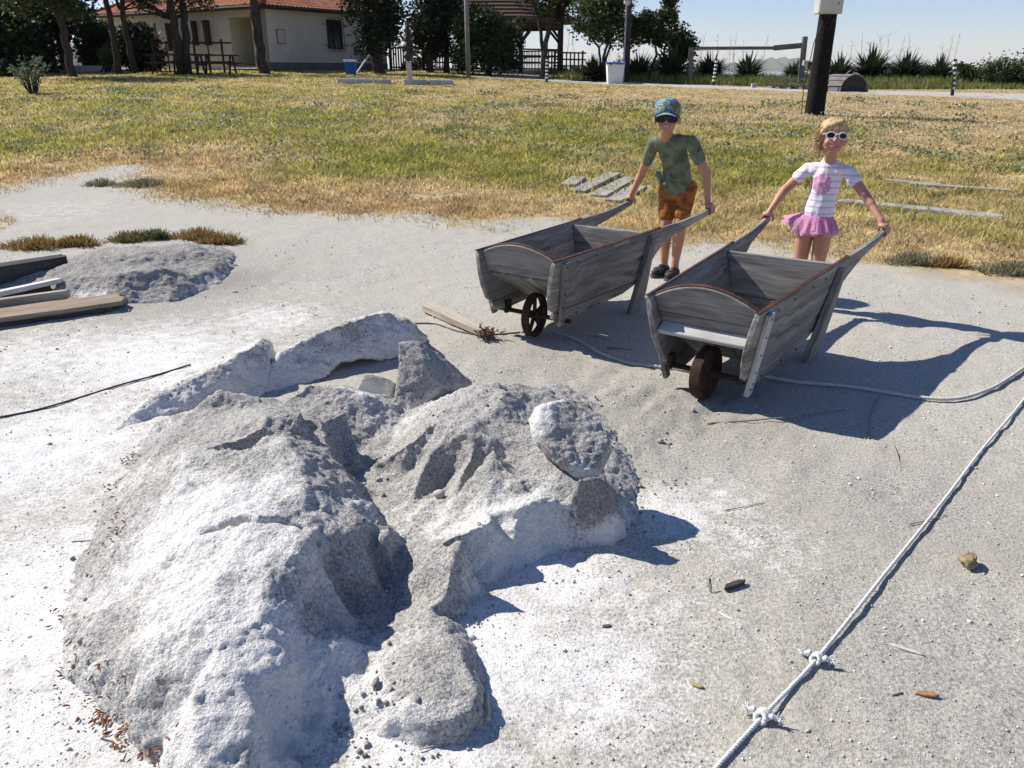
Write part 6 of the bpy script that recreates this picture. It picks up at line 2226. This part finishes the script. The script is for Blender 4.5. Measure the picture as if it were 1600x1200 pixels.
def posts():
    # grey pole by the thuja
    g = at_ground(732, 37); mb = MB(); mb.tube([g - (0, 0, .2), g + (-.02, 0, 2.0), g + (-.05, 0, 5.0)], [.105, .10, .09], 12)
    tag(mb.build('pole', plain('grey_weathered_pole', (.16, .15, .14), (.24, .23, .21), 9, .9, .2), smooth=True), 'bare grey pole in front of the broad thuja', 'pole')
    # lamp post and the dark timber pole beside it
    g = at_ground(979, 35.5); mb = MB(); top = aty(986, -70, 35.5)
    mb.tube([g - (0, 0, .2), top], [.115, .10], 12)
    tag(mb.build('timber_pole', M_DARKW, smooth=True), 'dark timber pole behind the slim grey lamp post', 'pole')
    g = at_ground(973, 34.8)
    t = thing('lamp_post', 'slim grey lamp post with a round lamp, by the white bin', 'lamp post', tuple(g))
    top = aty(979, 8, 34.8); mb = MB(); mb.tube([g - (0, 0, .1), top], .035, 10); mb.build('pole', M_GREYP, t)
    mb = MB(); V, F = ellipsoid(top + np.array([.02, 0, .10]), np.eye(3), (.14, .14, .13)); mb.add(V, F); mb.build('lamp', plain('frosted_lamp', (.5, .5, .49), None, 5, .3), t, smooth=True)
    mb = MB(); mb.lathe(top + np.array([.02, 0, .20]), [(.05, 0), (.19, .02), (.10, .07), (.02, .10)], 14); mb.build('lamp_cap', M_GREYP, t)
    # concrete post with dark wrapping on the field
    g = at_ground(641, 30.5)
    t = thing('concrete_post', 'pale concrete post wrapped in dark netting, standing on the concrete strip', 'post', tuple(g))
    mb = MB(); mb.bar(g - (0, 0, .1), g + (-.03, 0, 1.05), .17, .17); mb.build('post', M_CONC, t, bevel=.01)
    mb = MB(); rg = np.random.default_rng(2)
    pts = [g + np.array([-.02 + rg.normal(0, .025), rg.normal(0, .03), z]) for z in np.linspace(.82, 2.1, 12)]
    mb.tube(pts, [.10, .17, .20, .17, .19, .15, .13, .11, .09, .08, .06, .03], 9)
    o = mb.build('netting', M_IRON, t); 
    # timber frame
    a = at_ground(1079, 34.5); b = at_ground(1250, 33.2)
    t = thing('post_frame', 'grey timber frame of two posts joined by a thin beam, before the lake', 'frame', tuple(a))
    M_GW = wood('grey_post_wood', (.07, .066, .062), (.135, .13, .122), (.20, .195, .185), knots=False)
    ta = aty(1080, 74, 34.5); tb = aty(1258, 57, 33.2)
    mb = MB(); mb.bar(a - (0, 0, .2), ta, .17, .17); mb.build('post', M_GW, t, bevel=.01)
    mb = MB(); mb.bar(b - (0, 0, .2), tb, .17, .17); mb.build('post', M_GW, t, bevel=.01)
    q0 = aty(1086, 75.5, 34.4); q1 = aty(1209, 75, 33.6); q2 = aty(1254, 71, 33.2)
    mb = MB(); mb.bar(q0, q1, .08, .12); mb.build('beam', M_GW, t)
    mb = MB(); mb.bar(q1, q2, .12, .19); mb.build('beam', M_GW, t)


posts()


def utility_pole():
    Y = 20.0
    g = at_ground(1272, Y)
    t = thing('utility_pole', 'thick black leaning utility pole behind the girl, carrying a grey metal box', 'utility pole', tuple(g))
    d = aty(1294, 22, Y - .2) - g; h = np.linalg.norm(d); d = d / h
    M_TAR = plain('tarred_timber', (.006, .006, .006), (.020, .018, .017), 14, .85, .6, spec=.15)
    n = 24; pts = [g - d * .3 + d * (h * 1.55 + .3) * k / n for k in range(n + 1)]
    mb = MB(); mb.tube(pts, [.225 - .045 * k / n for k in range(n + 1)], 20); o = mb.build('pole', M_TAR, t, smooth=True)
    co = get_co(o.data); set_co(o.data, co + np.stack([.012 * fbm(co * (4, 4, .8), 1.5, 3, 1), .012 * fbm(co * (4, 4, .8), 1.5, 3, 2), 0 * co[:, 0]], 1))
    bxp = aty(1293, 22, Y - .36)
    X = np.array([1., .12, 0]); X = unit(X); Yv = np.array([-X[1], X[0], 0])
    c = bxp + d * .40
    mb = MB(); mb.box(c, (.56, .26, .80), (X, Yv, d)); bx = mb.build('meter_box', plain('pale_grey_enamel', (.46, .48, .46), (.52, .54, .52), 3, .4), t, bevel=.012)
    mb = MB(); mb.box(c - Yv * .138 - X * .02, (.50, .02, .73), (X, Yv, d)); mb.build('box_door', plain('pale_grey_door', (.48, .50, .48), (.54, .56, .54), 3, .4), bx, bevel=.004)
    mb = MB(); mb.lathe(c - Yv * .15 + X * .15 - d * .19, [(.014, 0), (.018, .008), (.014, .012)], 12, -Yv); mb.build('lock', M_IRON, bx)
    mb = MB(); s_ = c + X * .26 - d * .3
    mb.tube([c + X * .30 + d * .9, c + X * .30 + d * .1, c + X * .27 - d * .22, c + X * .17 - d * .42, c + X * .08 - d * .62 - Yv * .1], .013, 8); mb.build('cable', M_IRON, t, smooth=True)
    mb = MB(); mb.tube([c - X * .10 - d * .40 - Yv * .1, c - X * .27 - d * 1.0 - Yv * .08, c - X * .30 - d * 1.7, c - X * .33 - d * 2.0, c - X * .31 - d * 2.4, c - X * .30 - d * 2.9], .010, 8); mb.build('cable', M_IRON, t, smooth=True)
    mb = MB(); mb.box(c - X * .36 - d * 1.42, (.13, .10, .11), (X, Yv, d)); mb.build('junction_box', plain('pale_junction_box', (.42, .43, .44), None, 5, .5), t, bevel=.008)
    mb = MB(); mb.box(c - X * .28 - d * 1.44 - Yv * .02, (.08, .09, .09), (X, Yv, d)); mb.build('socket', M_IRON, t, bevel=.008)


utility_pole()


def curved_ramp():
    """half-round of grey planks on two curved cheeks"""
    Y = 29.5
    M_GW = wood('ramp_wood', (.09, .085, .08), (.18, .17, .16), (.28, .27, .255), knots=False)
    g0 = at_ground(1312, Y); g1 = at_ground(1352, Y + .2)
    t = thing('curved_ramp', 'half-round bench of grey planks right of the black utility pole', 'bench', tuple(g0))
    w = np.linalg.norm((g1 - g0)[:2]); c = (g0 + g1) / 2; r = w / 2; hh = aty(1325, 117, Y)[2] - c[2]
    dep = .75; n = 9
    dv = unit(np.array([-.62, .8, 0])); 
    P = lambda a, y: c + np.array([math.cos(a) * r, 0, math.sin(a) * hh]) + dv * y
    for k in range(n):
        a0, a1 = math.pi - math.pi * (k + .04) / n, math.pi - math.pi * (k + .96) / n
        A, B = P(a0, -.05), P(a1, -.05); A2, B2 = P(a0, dep), P(a1, dep)
        nr = unit(np.cross(A2 - A, B - A)); nr = nr if nr[2] >= -.2 else -nr
        mb = MB(); o = nr * .035
        mb.add([A, B, B2, A2, A + o, B + o, B2 + o, A2 + o], [[3, 2, 1, 0], [4, 5, 6, 7], [0, 1, 5, 4], [1, 2, 6, 5], [2, 3, 7, 6], [3, 0, 4, 7]]); mb.build('plank', M_GW, t)
    for y in (.0, dep - .06):
        mb = MB(); m_ = 14
        V = [P(math.pi * k / m_, y) for k in range(m_ + 1)]; V2 = [v_ + dv * .05 for v_ in V]; k_ = m_ + 1
        mb.add(V + V2, [list(range(k_))[::-1], list(range(k_, 2 * k_))] + [[i, i + 1, k_ + i + 1, k_ + i] for i in range(m_)] + [[m_, 0, k_, k_ + m_]]); mb.build('cheek', M_DARKW, t)


curved_ramp()


def pallets():
    M_GW = wood('pallet_wood', (.08, .075, .07), (.15, .145, .135), (.24, .23, .22), knots=False)
    a = at_ground(1208, 31.5); b = at_ground(1262, 31.0)
    t = thing('plank_platform', 'low stacked platform of grey planks, left of the black utility pole', 'platform', tuple(a))
    for lev, (z, s0, s1) in enumerate(((.12, -.02, 1.0), (.26, .0, .78), (.36, .12, .95))):
        p, q = a * (1 - s0) + b * s0, a * (1 - s1) + b * s1
        for k in range(3):
            mb = MB(); mb.bar(p + (0, .2 * k + .02 * lev, z), q + (0, .2 * k, z), .15, .045); mb.build('plank', M_GW, t)
    for k in range(4):
        p = a * (1 - k / 3) + b * k / 3
        mb = MB(); mb.box(p + np.array([0, .2, .04]), (.12, .5, .12)); mb.build('block', M_GW, t)
    g = at_ground(1177, 32); mb = MB(); mb.box(g + np.array([0, 0, .04]), (.16, .14, .24)); 
    tag(mb.build('concrete_block', M_CONC, bevel=.01), 'small concrete block on the path edge, left of the plank platform', 'block')


pallets()


def strips():
    """concrete strips and stepping slabs set into the grass"""
    for i, (x0, x1, py, Y, lab) in enumerate(((528, 612, 133, 30.2, 'narrow concrete strip in the grass, left of the concrete post'), (630, 708, 130.5, 30.6, 'narrow concrete strip in the grass under the concrete post'))):
        a, b = at_ground(x0, Y), at_ground(x1, Y + .3)
        n = 3 if i == 0 else 2
        t = thing('concrete_strip', lab, 'concrete strip', tuple(a), 0, 'concrete strips in the field')
        for k in range(n):
            p, q = a * (1 - k / n) + b * k / n, a * (1 - (k + .97) / n) + b * (k + .97) / n
            mb = MB(); mb.bar(p + (0, 0, .06), q + (0, 0, .06), .45, .24); mb.build('slab', M_CONC, t, bevel=.015)


strips()


def field_slabs():
    M_GW = wood('half_buried_boards', (.20, .185, .16), (.32, .30, .265), (.43, .41, .37), knots=False)
    runs = SLABS
    labs = ['shortest bleached board in the grass behind the boy, leftmost', 'bleached board in the grass behind the boy, second from left', 'bleached board in the grass behind the boy, third from left', 'bleached board in the grass nearest the boy']
    for (p, q), lab in zip(runs, labs):
        a = np.array(onground(*p)); b = np.array(onground(*q)); a[2] = tz(a[0], a[1]) + .008; b[2] = tz(b[0], b[1]) + .012
        L = np.linalg.norm(b - a); d = (b - a) / L
        o = board('board', [(0, -.10), (L, -.09), (L, .09), (L * .6, .11), (0, .10)], .07, a, d, np.cross((0, 0, 1), d), M_GW, None, .006)
        tag(o, lab, 'board', 'boards half buried in the grass')
    M_KERB = plain('worn_kerb', (.22, .21, .19), (.40, .385, .355), 7, .95, .5)
    runs = KERBS
    labs = ['long pale concrete kerb in the grass beside the girl', 'short pale concrete kerb continuing right of the long one', 'thin grey sleeper in the grass at the right, upper one', 'short half-hidden sleeper in the grass right of the girl']
    for i, ((p, q), lab) in enumerate(zip(runs, labs)):
        a = np.array(onground(*p)); b = np.array(onground(*q)); a[2] = tz(a[0], a[1]) + .018; b[2] = tz(b[0], b[1]) + .018
        L = np.linalg.norm(b - a); d = (b - a) / L
        w = .10 if i < 2 else .05
        o = board('kerb_stone' if i < 2 else 'sleeper', [(0, -w), (L * .4, -w * 1.2), (L, -w), (L, w), (L * .7, w * 1.15), (0, w)], .07, a, d, np.cross((0, 0, 1), d), M_KERB if i < 2 else M_GW, None, .008)
        tag(o, lab, 'kerb' if i < 2 else 'sleeper', 'kerbs and sleepers in the right-hand grass')


field_slabs()

# far left: parapet blocks, terrace slab
for px0, px1, py0, py1, Y, lab in ((70, 86, 67, 80, 52, 'white chimney-like block beyond the trees, left one'), (100, 118, 70, 82, 52, 'white chimney-like block beyond the trees, right one'), (78, 140, 80, 88, 47, 'low white parapet between the far left trunks')):
    a = aty(px0, py1, Y); b = aty(px1, py0, Y); g = at_ground((px0 + px1) / 2, Y)
    mb = MB(); mb.box(((a[0] + b[0]) / 2, Y, (b[2] + g[2]) / 2), (b[0] - a[0], .4, b[2] - g[2]))
    tag(mb.build('parapet', M_WHITEP, bevel=.01), lab, 'parapet')
a = at_ground(88, 37.5); b = at_ground(172, 37.0)
mb = MB(); mb.bar(a + (0, 0, .10), b + (0, 0, .10), .9, .35)
tag(mb.build('terrace_slab', M_CONC, bevel=.02), 'long pale terrace slab left of the house, behind the leaning trunk', 'slab')

# ================================================================ small things on the salt pan
M_OLDW = wood('old_dry_wood', (.16, .13, .10), (.36, .31, .25), (.55, .50, .43), fine=1.3)
M_OLDD = wood('dark_old_timber', (.018, .017, .016), (.045, .042, .04), (.10, .095, .09))
M_ROPE = Mat('white_rope', .9, .1)
_v = M_ROPE.tc('Object')
M_ROPE.color(M_ROPE.ramp(M_ROPE.noise(_v, 120, 3, .6), [(.3, (.44, .43, .42)), (.6, (.68, .675, .67))]))
M_ROPE = M_ROPE.m


def spline(pts, n=12):
    pts = [np.array(p, float) for p in pts]
    P = [2 * pts[0] - pts[1]] + pts + [2 * pts[-1] - pts[-2]]
    out = []
    for i in range(1, len(P) - 2):
        for t in np.linspace(0, 1, n, endpoint=False):
            a, b, c, d = P[i - 1:i + 3]
            out.append(.5 * ((2 * b) + (c - a) * t + (2 * a - 5 * b + 4 * c - d) * t * t + (3 * b - a - 3 * c + d) * t ** 3))
    out.append(P[-2])
    return np.array(out)


def rope_mesh(mb, path, r, strands=3, pitch=.055):
    """laid rope: strands twisted about the path"""
    seg = np.linalg.norm(np.diff(path, axis=0), axis=1); s = np.concatenate([[0], np.cumsum(seg)])
    n = int(s[-1] / (pitch / 7)); ss = np.linspace(0, s[-1], n)
    C = np.stack([np.interp(ss, s, path[:, k]) for k in range(3)], 1)
    T = np.gradient(C, axis=0); T /= np.linalg.norm(T, axis=1)[:, None]
    up = np.array([0, 0, 1.0]); A = np.cross(T, up); A /= np.linalg.norm(A, axis=1)[:, None]; B = np.cross(T, A)
    for k in range(strands):
        ph = 2 * math.pi * (ss / pitch + k / strands)
        P = C + (A * np.cos(ph)[:, None] + B * np.sin(ph)[:, None]) * r * .48
        mb.tube(P, r * .60, 6)


def on_g(px, py, lift=0.0):
    p = np.array(atz(px, py, 0)); p[2] = float(ground_z([p[0]], [p[1]])[0]) + lift
    return p


def big_rope():
    g = on_g(1200, 1100)
    t = thing('rope', 'thick white rope with two frayed knots, stretched across the lower right corner', 'rope', tuple(g))
    h = [.10, .10, .10, .11, .115, .12, .13, .16]
    px = [(1100, 1225), (1190, 1128), (1278, 1032), (1380, 905), (1470, 790), (1535, 705), (1590, 640), (1640, 572), (1730, 455), (1850, 330)]
    P = [on_g(a, b, .010) if i < 99 else atz(a, b, .05) for i, (a, b) in enumerate(px)]
    path = spline(P, 30)
    mb = MB(); rope_mesh(mb, path, .0052, 3, .030)
    mb.build('cord', M_ROPE, t, smooth=True)
    rg = np.random.default_rng(31)
    for kx, ky, sc in ((1190, 1128, .85), (1275, 1036, .75)):
        c = on_g(kx, ky, .014); d = unit(P[2] - P[1]); sd = unit(np.cross(d, (0, 0, 1))); upv = np.array([0, 0, 1.0])
        mb = MB()
        for k in range(3):
            q = c + d * (-.012 + .012 * k) * sc
            ring = [q + (sd * math.cos(a) + upv * math.sin(a)) * .0135 * sc + d * .006 * math.sin(a + k) for a in np.linspace(0, 2 * math.pi, 18)]
            mb.tube(ring, .0072 * sc, 8)
        mb.build('knot', M_ROPE, t, smooth=True)
        mb = MB()
        for e in (-1, 1):
            b0 = c + sd * .012 * e
            e0 = b0 + sd * e * .022 * sc + d * .010 * e + upv * .004
            mb.tube([b0, (b0 + e0) / 2 + upv * .008, e0], [.006, .0065, .006], 8)
            for k in range(26):
                dd = unit(sd * e + rg.normal(0, .55, 3)); L = rg.uniform(.010, .026) * sc
                mb.tube([e0 - dd * .004, e0 + dd * L * .6, e0 + dd * L + rg.normal(0, .003, 3)], [.0016, .0013, .0006], 4)
        mb.build('frayed_end', M_ROPE, t)


big_rope()


def cords():
    mb = MB(); P = [on_g(*q, .012) for q in ((860, 517), (890, 528), (915, 540), (940, 556), (985, 569), (1035, 576), (1080, 585))]
    rope_mesh(mb, spline(P, 10), .0085, 2, .06)
    tag(mb.build('cord', plain('grey_cord', (.34, .32, .29), (.46, .44, .41), 60, .9), smooth=True), 'pale cord lying on the ground between the two barrow wheels', 'cord')
    mb = MB(); P = [on_g(1160, 590, .03), on_g(1240, 600, .012), on_g(1330, 609, .012), on_g(1430, 622, .012), on_g(1490, 627, .014), on_g(1535, 618, .012), on_g(1575, 595, .012), on_g(1640, 548, .012), on_g(1740, 470, .012), on_g(1850, 410, .012)]
    rope_mesh(mb, spline(P, 14), .0085, 3, .05)
    tag(mb.build('cord', plain('grey_white_cord', (.42, .41, .40), (.58, .57, .55), 60, .9), smooth=True), 'pale cord running from the girl\'s barrow wheel to the right edge', 'cord')
    mb = MB(); P = [on_g(*q, .004) for q in ((-40, 662), (0, 654), (60, 640), (120, 622), (190, 602), (250, 585), (298, 571))]
    mb.tube(spline(P, 8), .0042, 6)
    o = mb.build('cable', plain('black_cable', (.03, .03, .032), (.09, .085, .08), 30, .8), smooth=True); tag(o, 'thin dark cable on the white salt at the left edge', 'cable')
    mb = MB(); P = [on_g(*q, .004) for q in ((648, 506), (680, 508), (715, 519), (745, 525), (775, 524), (812, 520))]
    mb.tube(spline(P, 8), .0045, 6); tag(mb.build('cable', plain('dull_cable', (.08, .075, .07), (.14, .13, .12), 30, .8), smooth=True), 'thin cable passing under the pale driftwood plank', 'cable')


cords()


def driftwood():
    a = on_g(668, 487, .03); b = on_g(760, 530, .035)
    d = b - a; L = np.linalg.norm(d); d /= L
    t = thing('driftwood_plank', 'pale split plank on the sand with one dark ragged end, left of the boy\'s barrow', 'plank', tuple((a + b) / 2))
    loc = Vector((a + b) / 2)
    o = board('plank', [(0, -.036), (L * .5, -.040), (L - .03, -.030), (L, -.012), (L - .015, .012), (L - .05, .034), (L * .4, .042), (0.01, .036), (-.015, .01)], .045, Vector(a) - loc, d, np.cross((0, 0, 1), d), M_OLDW, t, .006)
    mb = MB(); rg = np.random.default_rng(6)
    for k in range(60):
        p = b + rg.normal(0, 1, 3) * np.array([.026, .020, .012]); q = p + unit(d + rg.normal(0, .8, 3)) * rg.uniform(.012, .042)
        q[2] = max(q[2], .008); mb.tube([p, (p + q) / 2 + rg.normal(0, .006, 3), q], [.006, .005, .002], 4)
    mb.build('ragged_end', plain('torn_bark', (.10, .055, .035), (.20, .13, .09), 40, .9), t)


driftwood()


def sticks():
    L = [((1105, 659), (1195, 658), (1320, 642), .006, 'long dry twig half in the shadow in front of the girl\'s barrow', (.30, .27, .22)),
         ((1375, 620), (1360, 648), (1357, 688), .006, 'curved dry stick crossing the barrow shadow near the cord', (.30, .28, .24)),
         ((1395, 696), (1402, 712), (1408, 735), .0035, 'thin straw just beyond the tip of the barrow shadow', (.36, .32, .26)),
         ((1133, 800), (1160, 795), (1194, 788), .003, 'thin grey straw right of the blue shadow tip', (.28, .26, .23)),
         ((920, 525), (945, 530), (958, 531), .005, 'forked end of a dry twig under the boy\'s barrow', (.34, .31, .27)),
         ((948, 545), (965, 547), (988, 548), .005, 'short dark twig in the shade between the barrows', (.16, .145, .125)),
         ((112, 847), (150, 847), (198, 840), .003, 'thin straw left of the pale salt mound', (.42, .38, .30)),
         ((1420, 820), (1445, 815), (1478, 805), .003, 'faint straw beside the big white rope', (.22, .20, .17)),
         ((1272, 955), (1286, 968), (1303, 990), .002, 'pale grass stem near the upper rope knot', (.45, .40, .30)),
         ((1108, 905), (1109, 927), (1128, 925), .0025, 'bent thin twig left of the dark wood chip', (.14, .12, .10))]
    for a, b, c, r, lab, col in L:
        P = spline([on_g(*a, r * .8), on_g(*b, r * 1.0 + .003), on_g(*c, r * .8)], 10)
        rr = np.linspace(r * .7, r * .35, len(P))
        mb = MB(); mb.tube(P, rr, 6)
        tag(mb.build('twig', plain('dry_twig', col, tuple(x * .65 for x in col), 60, .9), smooth=True), lab, 'twig', 'twigs and straws on the ground')


sticks()


def chips():
    C = [(1147, 919, .040, .010, .012, 25, (.07, .06, .05), 'dark pointed wood chip right of the salt rocks', 'wood chip'), (1448, 1087, .028, .008, .008, -12, (.38, .20, .10), 'small orange-brown wood chip low at the right', 'wood chip'),
         (1088, 1072, .018, .008, .005, -35, (.42, .34, .17), 'tan flake of wood left of the rope', 'wood chip'), (1415, 1014, .050, .0055, .006, -35, (.58, .54, .48), 'pale curved sliver right of the rope knots', 'sliver'),
         (1135, 965, .026, .004, .003, -50, (.78, .76, .74), 'white shell-like sliver above the rope knots', 'sliver'), (1402, 1085, .018, .003, .004, 20, (.22, .12, .07), 'tiny dark cross of twigs beside the orange chip', 'twig'), (948, 978, .014, .006, .005, 10, (.10, .095, .085), 'small dark pebble-like chip on the white salt', 'wood chip'), 
         (150, 488, .10, .03, .03, 8, (.22, .13, .08), 'short brown block in front of the old planks at the left', 'wood block'), (368, 458, .02, .007, .006, 0, (.08, .075, .07), 'dark chip on the salt right of the silt heap', 'wood chip')]
    for px, py, l, w, h, ang, col, lab, cat in C:
        p = on_g(px, py, h * .45); a = R(ang); d = np.array([math.cos(a), math.sin(a), .05])
        o = board('wood_chip' if cat != 'twig' else 'twig', [(-l, -w * .4), (-l * .3, -w), (l * .7, -w * .8), (l, 0), (l * .5, w * .9), (-l * .6, w)], h, p, d, np.cross((0, 0, 1), d), plain('chip_wood', col, tuple(x * .6 for x in col), 50, .9), None, .0015)
        tag(o, lab, cat)
    # yellow lump of sponge-like rock
    c = on_g(1511, 886, .022)
    V, F = ellipsoid(c, (unit((.3, 1, 0)), unit((-1, .3, 0)), (0, 0, 1)), (.033, .025, .022))
    me = remesh(V, F, .004, 1); co = get_co(me); no = get_no(me); co += no * (.013 * fbm(co, 50, 3, 3))[:, None] ; set_co(me, co - c)
    o = link('rock_lump', me, plain('yellow_rock', (.28, .21, .115), (.46, .37, .23), 60, .95, .9)); o.location = c
    tag(o, 'yellowish crumbly lump on the grey ground at the right', 'rock')
    # two corks tied to a thread, beside the flat lump
    g = on_g(757, 1110, .01)
    t = thing('float_corks', 'two small beige corks on a thread beside the flat salt lump', 'corks', tuple(g))
    mc = plain('beige_cork', (.36, .32, .24), (.50, .46, .36), 40, .85, .3)
    for x0, y0, x1, y1, r in ((752, 1122, 749, 1132, .0088), (761, 1122, 760, 1092, .0088)):
        mb = MB(); a, b = atz(x0, y0, .014), atz(x1, y1 - 4, .016)
        V, F = capsule(a, r, b, r * .8); mb.add(V, F); mb.build('cork', mc, t, smooth=True)
    mb = MB(); mb.tube(spline([atz(758, 1114, .02), atz(745, 1122, .01), atz(722, 1142, .006), atz(690, 1160, .006), atz(655, 1172, .006)], 8), .0016, 5); mb.build('thread', mc, t)
    # pebble beside the cliff
    for px, py, r, lab, col in ((737, 996, .010, 'small white cube-like pebble below the salt cliff', (.62, .61, .60)), (686, 772, .018, 'little flat salt pebble on the grey mound', (.5, .49, .47)), (728, 1002, .006, 'dark speck-like pebble below the salt cliff', (.12, .115, .11))):
        z = hit_z(*atz(px, py, .14 if py < 900 else 0)[:2]); c = atz(px, py, z + r * .4)
        V, F = ellipsoid(c, np.eye(3), (r * 1.2, r, r * .8), 10, 7); V = np.array(V); V += (fbm(V, 70, 2, 2) * r * .5)[:, None] * unit((1, .3, .5))
        tag(mobj('pebble', V, F, plain('pebble', col, tuple(x * .7 for x in col), 80, .9, .4), smooth=True), lab, 'pebble')


chips()


def timbers():
    """old timbers dumped by the silt heap, left edge"""
    S = [((-60, 436), (105, 410), .11, .14, .13, M_OLDD, 'thick black timber at the left edge, on top of the silt heap'),
         ((-60, 471), (98, 437), .03, .06, .10, plain('white_board', (.58, .56, .53), (.70, .68, .66), 12, .85, .2), 'white painted board below the black timber'),
         ((-60, 466), (80, 448), .05, .05, .07, M_OLDD, 'dark half-buried board between the white board and the planks'),
         ((-60, 482), (110, 458), .05, .06, .08, M_OLDW, 'thin grey-brown board above the broad cracked plank'),
         ((-60, 500), (196, 466), .028, .26, .05, wood('cracked_brown_plank', (.10, .08, .058), (.25, .20, .145), (.40, .33, .25), fine=1.3), 'broad cracked brown plank lying nearest the camera at the left'),
         ((-60, 514), (168, 484), .035, .03, .02, M_OLDD, 'narrow dark batten along the near edge of the broad plank')]
    for p, q, th, w, lift, m, lab in S:
        a, b = atz(*p, lift), atz(*q, lift)
        L = np.linalg.norm(b - a); d = (b - a) / L
        o = board('old_plank' if th < .1 else 'old_timber', [(0, -w / 2), (L * .6, -w * .52), (L * .96, -w * .45), (L, -w * .1), (L * .97, w * .2), (L, w * .4), (L * .5, w * .5), (0, w / 2)], th, a, d, np.cross((0, 0, 1), d), m, None, .006)
        tag(o, lab, 'plank' if th < .1 else 'timber', 'old timbers at the left edge')


timbers()


def tufts():
    """dry tufts on the silt heap and along the edge of the bare ground"""
    T = [(55, 386, .26, 70, 'golden'), (120, 384, .18, 60, 'golden'), (205, 376, .18, 50, 'mixed'), (245, 374, .12, 45, 'green'), (310, 372, .22, 60, 'golden'), (345, 380, .18, 60, 'golden'), (225, 292, .30, 60, 'grey'), (160, 290, .2, 30, 'grey'),
         (1430, 415, .22, 70, 'grey'), (1580, 430, .22, 70, 'grey'), (1480, 420, .15, 40, 'golden')]
    labs = ['golden dry tuft on the silt heap, leftmost', 'golden green tuft behind the black timber', 'thin mixed tuft at the top of the silt heap', 'small green tuft at the top of the silt heap', 'golden tuft on the right shoulder of the silt heap', 'rust coloured tuft at the right end of the silt heap',
            'grey weedy tuft at the path fork', 'sparse grey tuft in the mouth of the left path', 'round grey-green tuft right of the girl\'s handle', 'round grey-green tuft at the right edge', 'small dry tuft between the two round grey ones']
    pal = dict(golden=((.19, .125, .035), (.36, .25, .09)), mixed=((.11, .11, .04), (.27, .21, .09)), green=((.07, .10, .035), (.17, .19, .08)), grey=((.15, .145, .085), (.34, .30, .19)))
    rg = np.random.default_rng(77)
    for (px, py, r, n, kind), lab in zip(T, labs):
        c = onground(px, py)
        n *= 12
        x = c[0] + np.clip(rg.normal(0, r * .55, n), -r, r); y = c[1] + np.clip(rg.normal(0, r * .3, n), -r * .5, r * .5)
        zz = ground_z(x, y) if px > 400 or py < 350 else hit_zs(x, y)
        b = np.stack([x, y, zz - .005], 1)
        h = rg.uniform(.03, .10, n) * (1 - .5 * ((x - c[0]) / r) ** 2); a = rg.random(n) * 6.28; w = .003 + .0003 * c[1]
        s_ = np.stack([np.cos(a) * w, np.sin(a) * w, 0 * a], 1)
        tip = b + np.stack([rg.normal(0, .04, n), rg.normal(0, .04, n), h], 1)
        V = np.stack([b - s_, b + s_, tip + s_ * .4, tip - s_ * .4], 1).reshape(-1, 3)
        o = mobj('grass_tuft', V, np.arange(4 * n).reshape(-1, 4), M_LEAF)
        t = rg.random(n)[:, None]; c1, c2 = pal[kind]
        set_col(o.data, np.array(c1) * (1 - t) + np.array(c2) * t)
        tag(o, lab, 'grass tuft', 'dry tufts on the bare ground')


tufts()
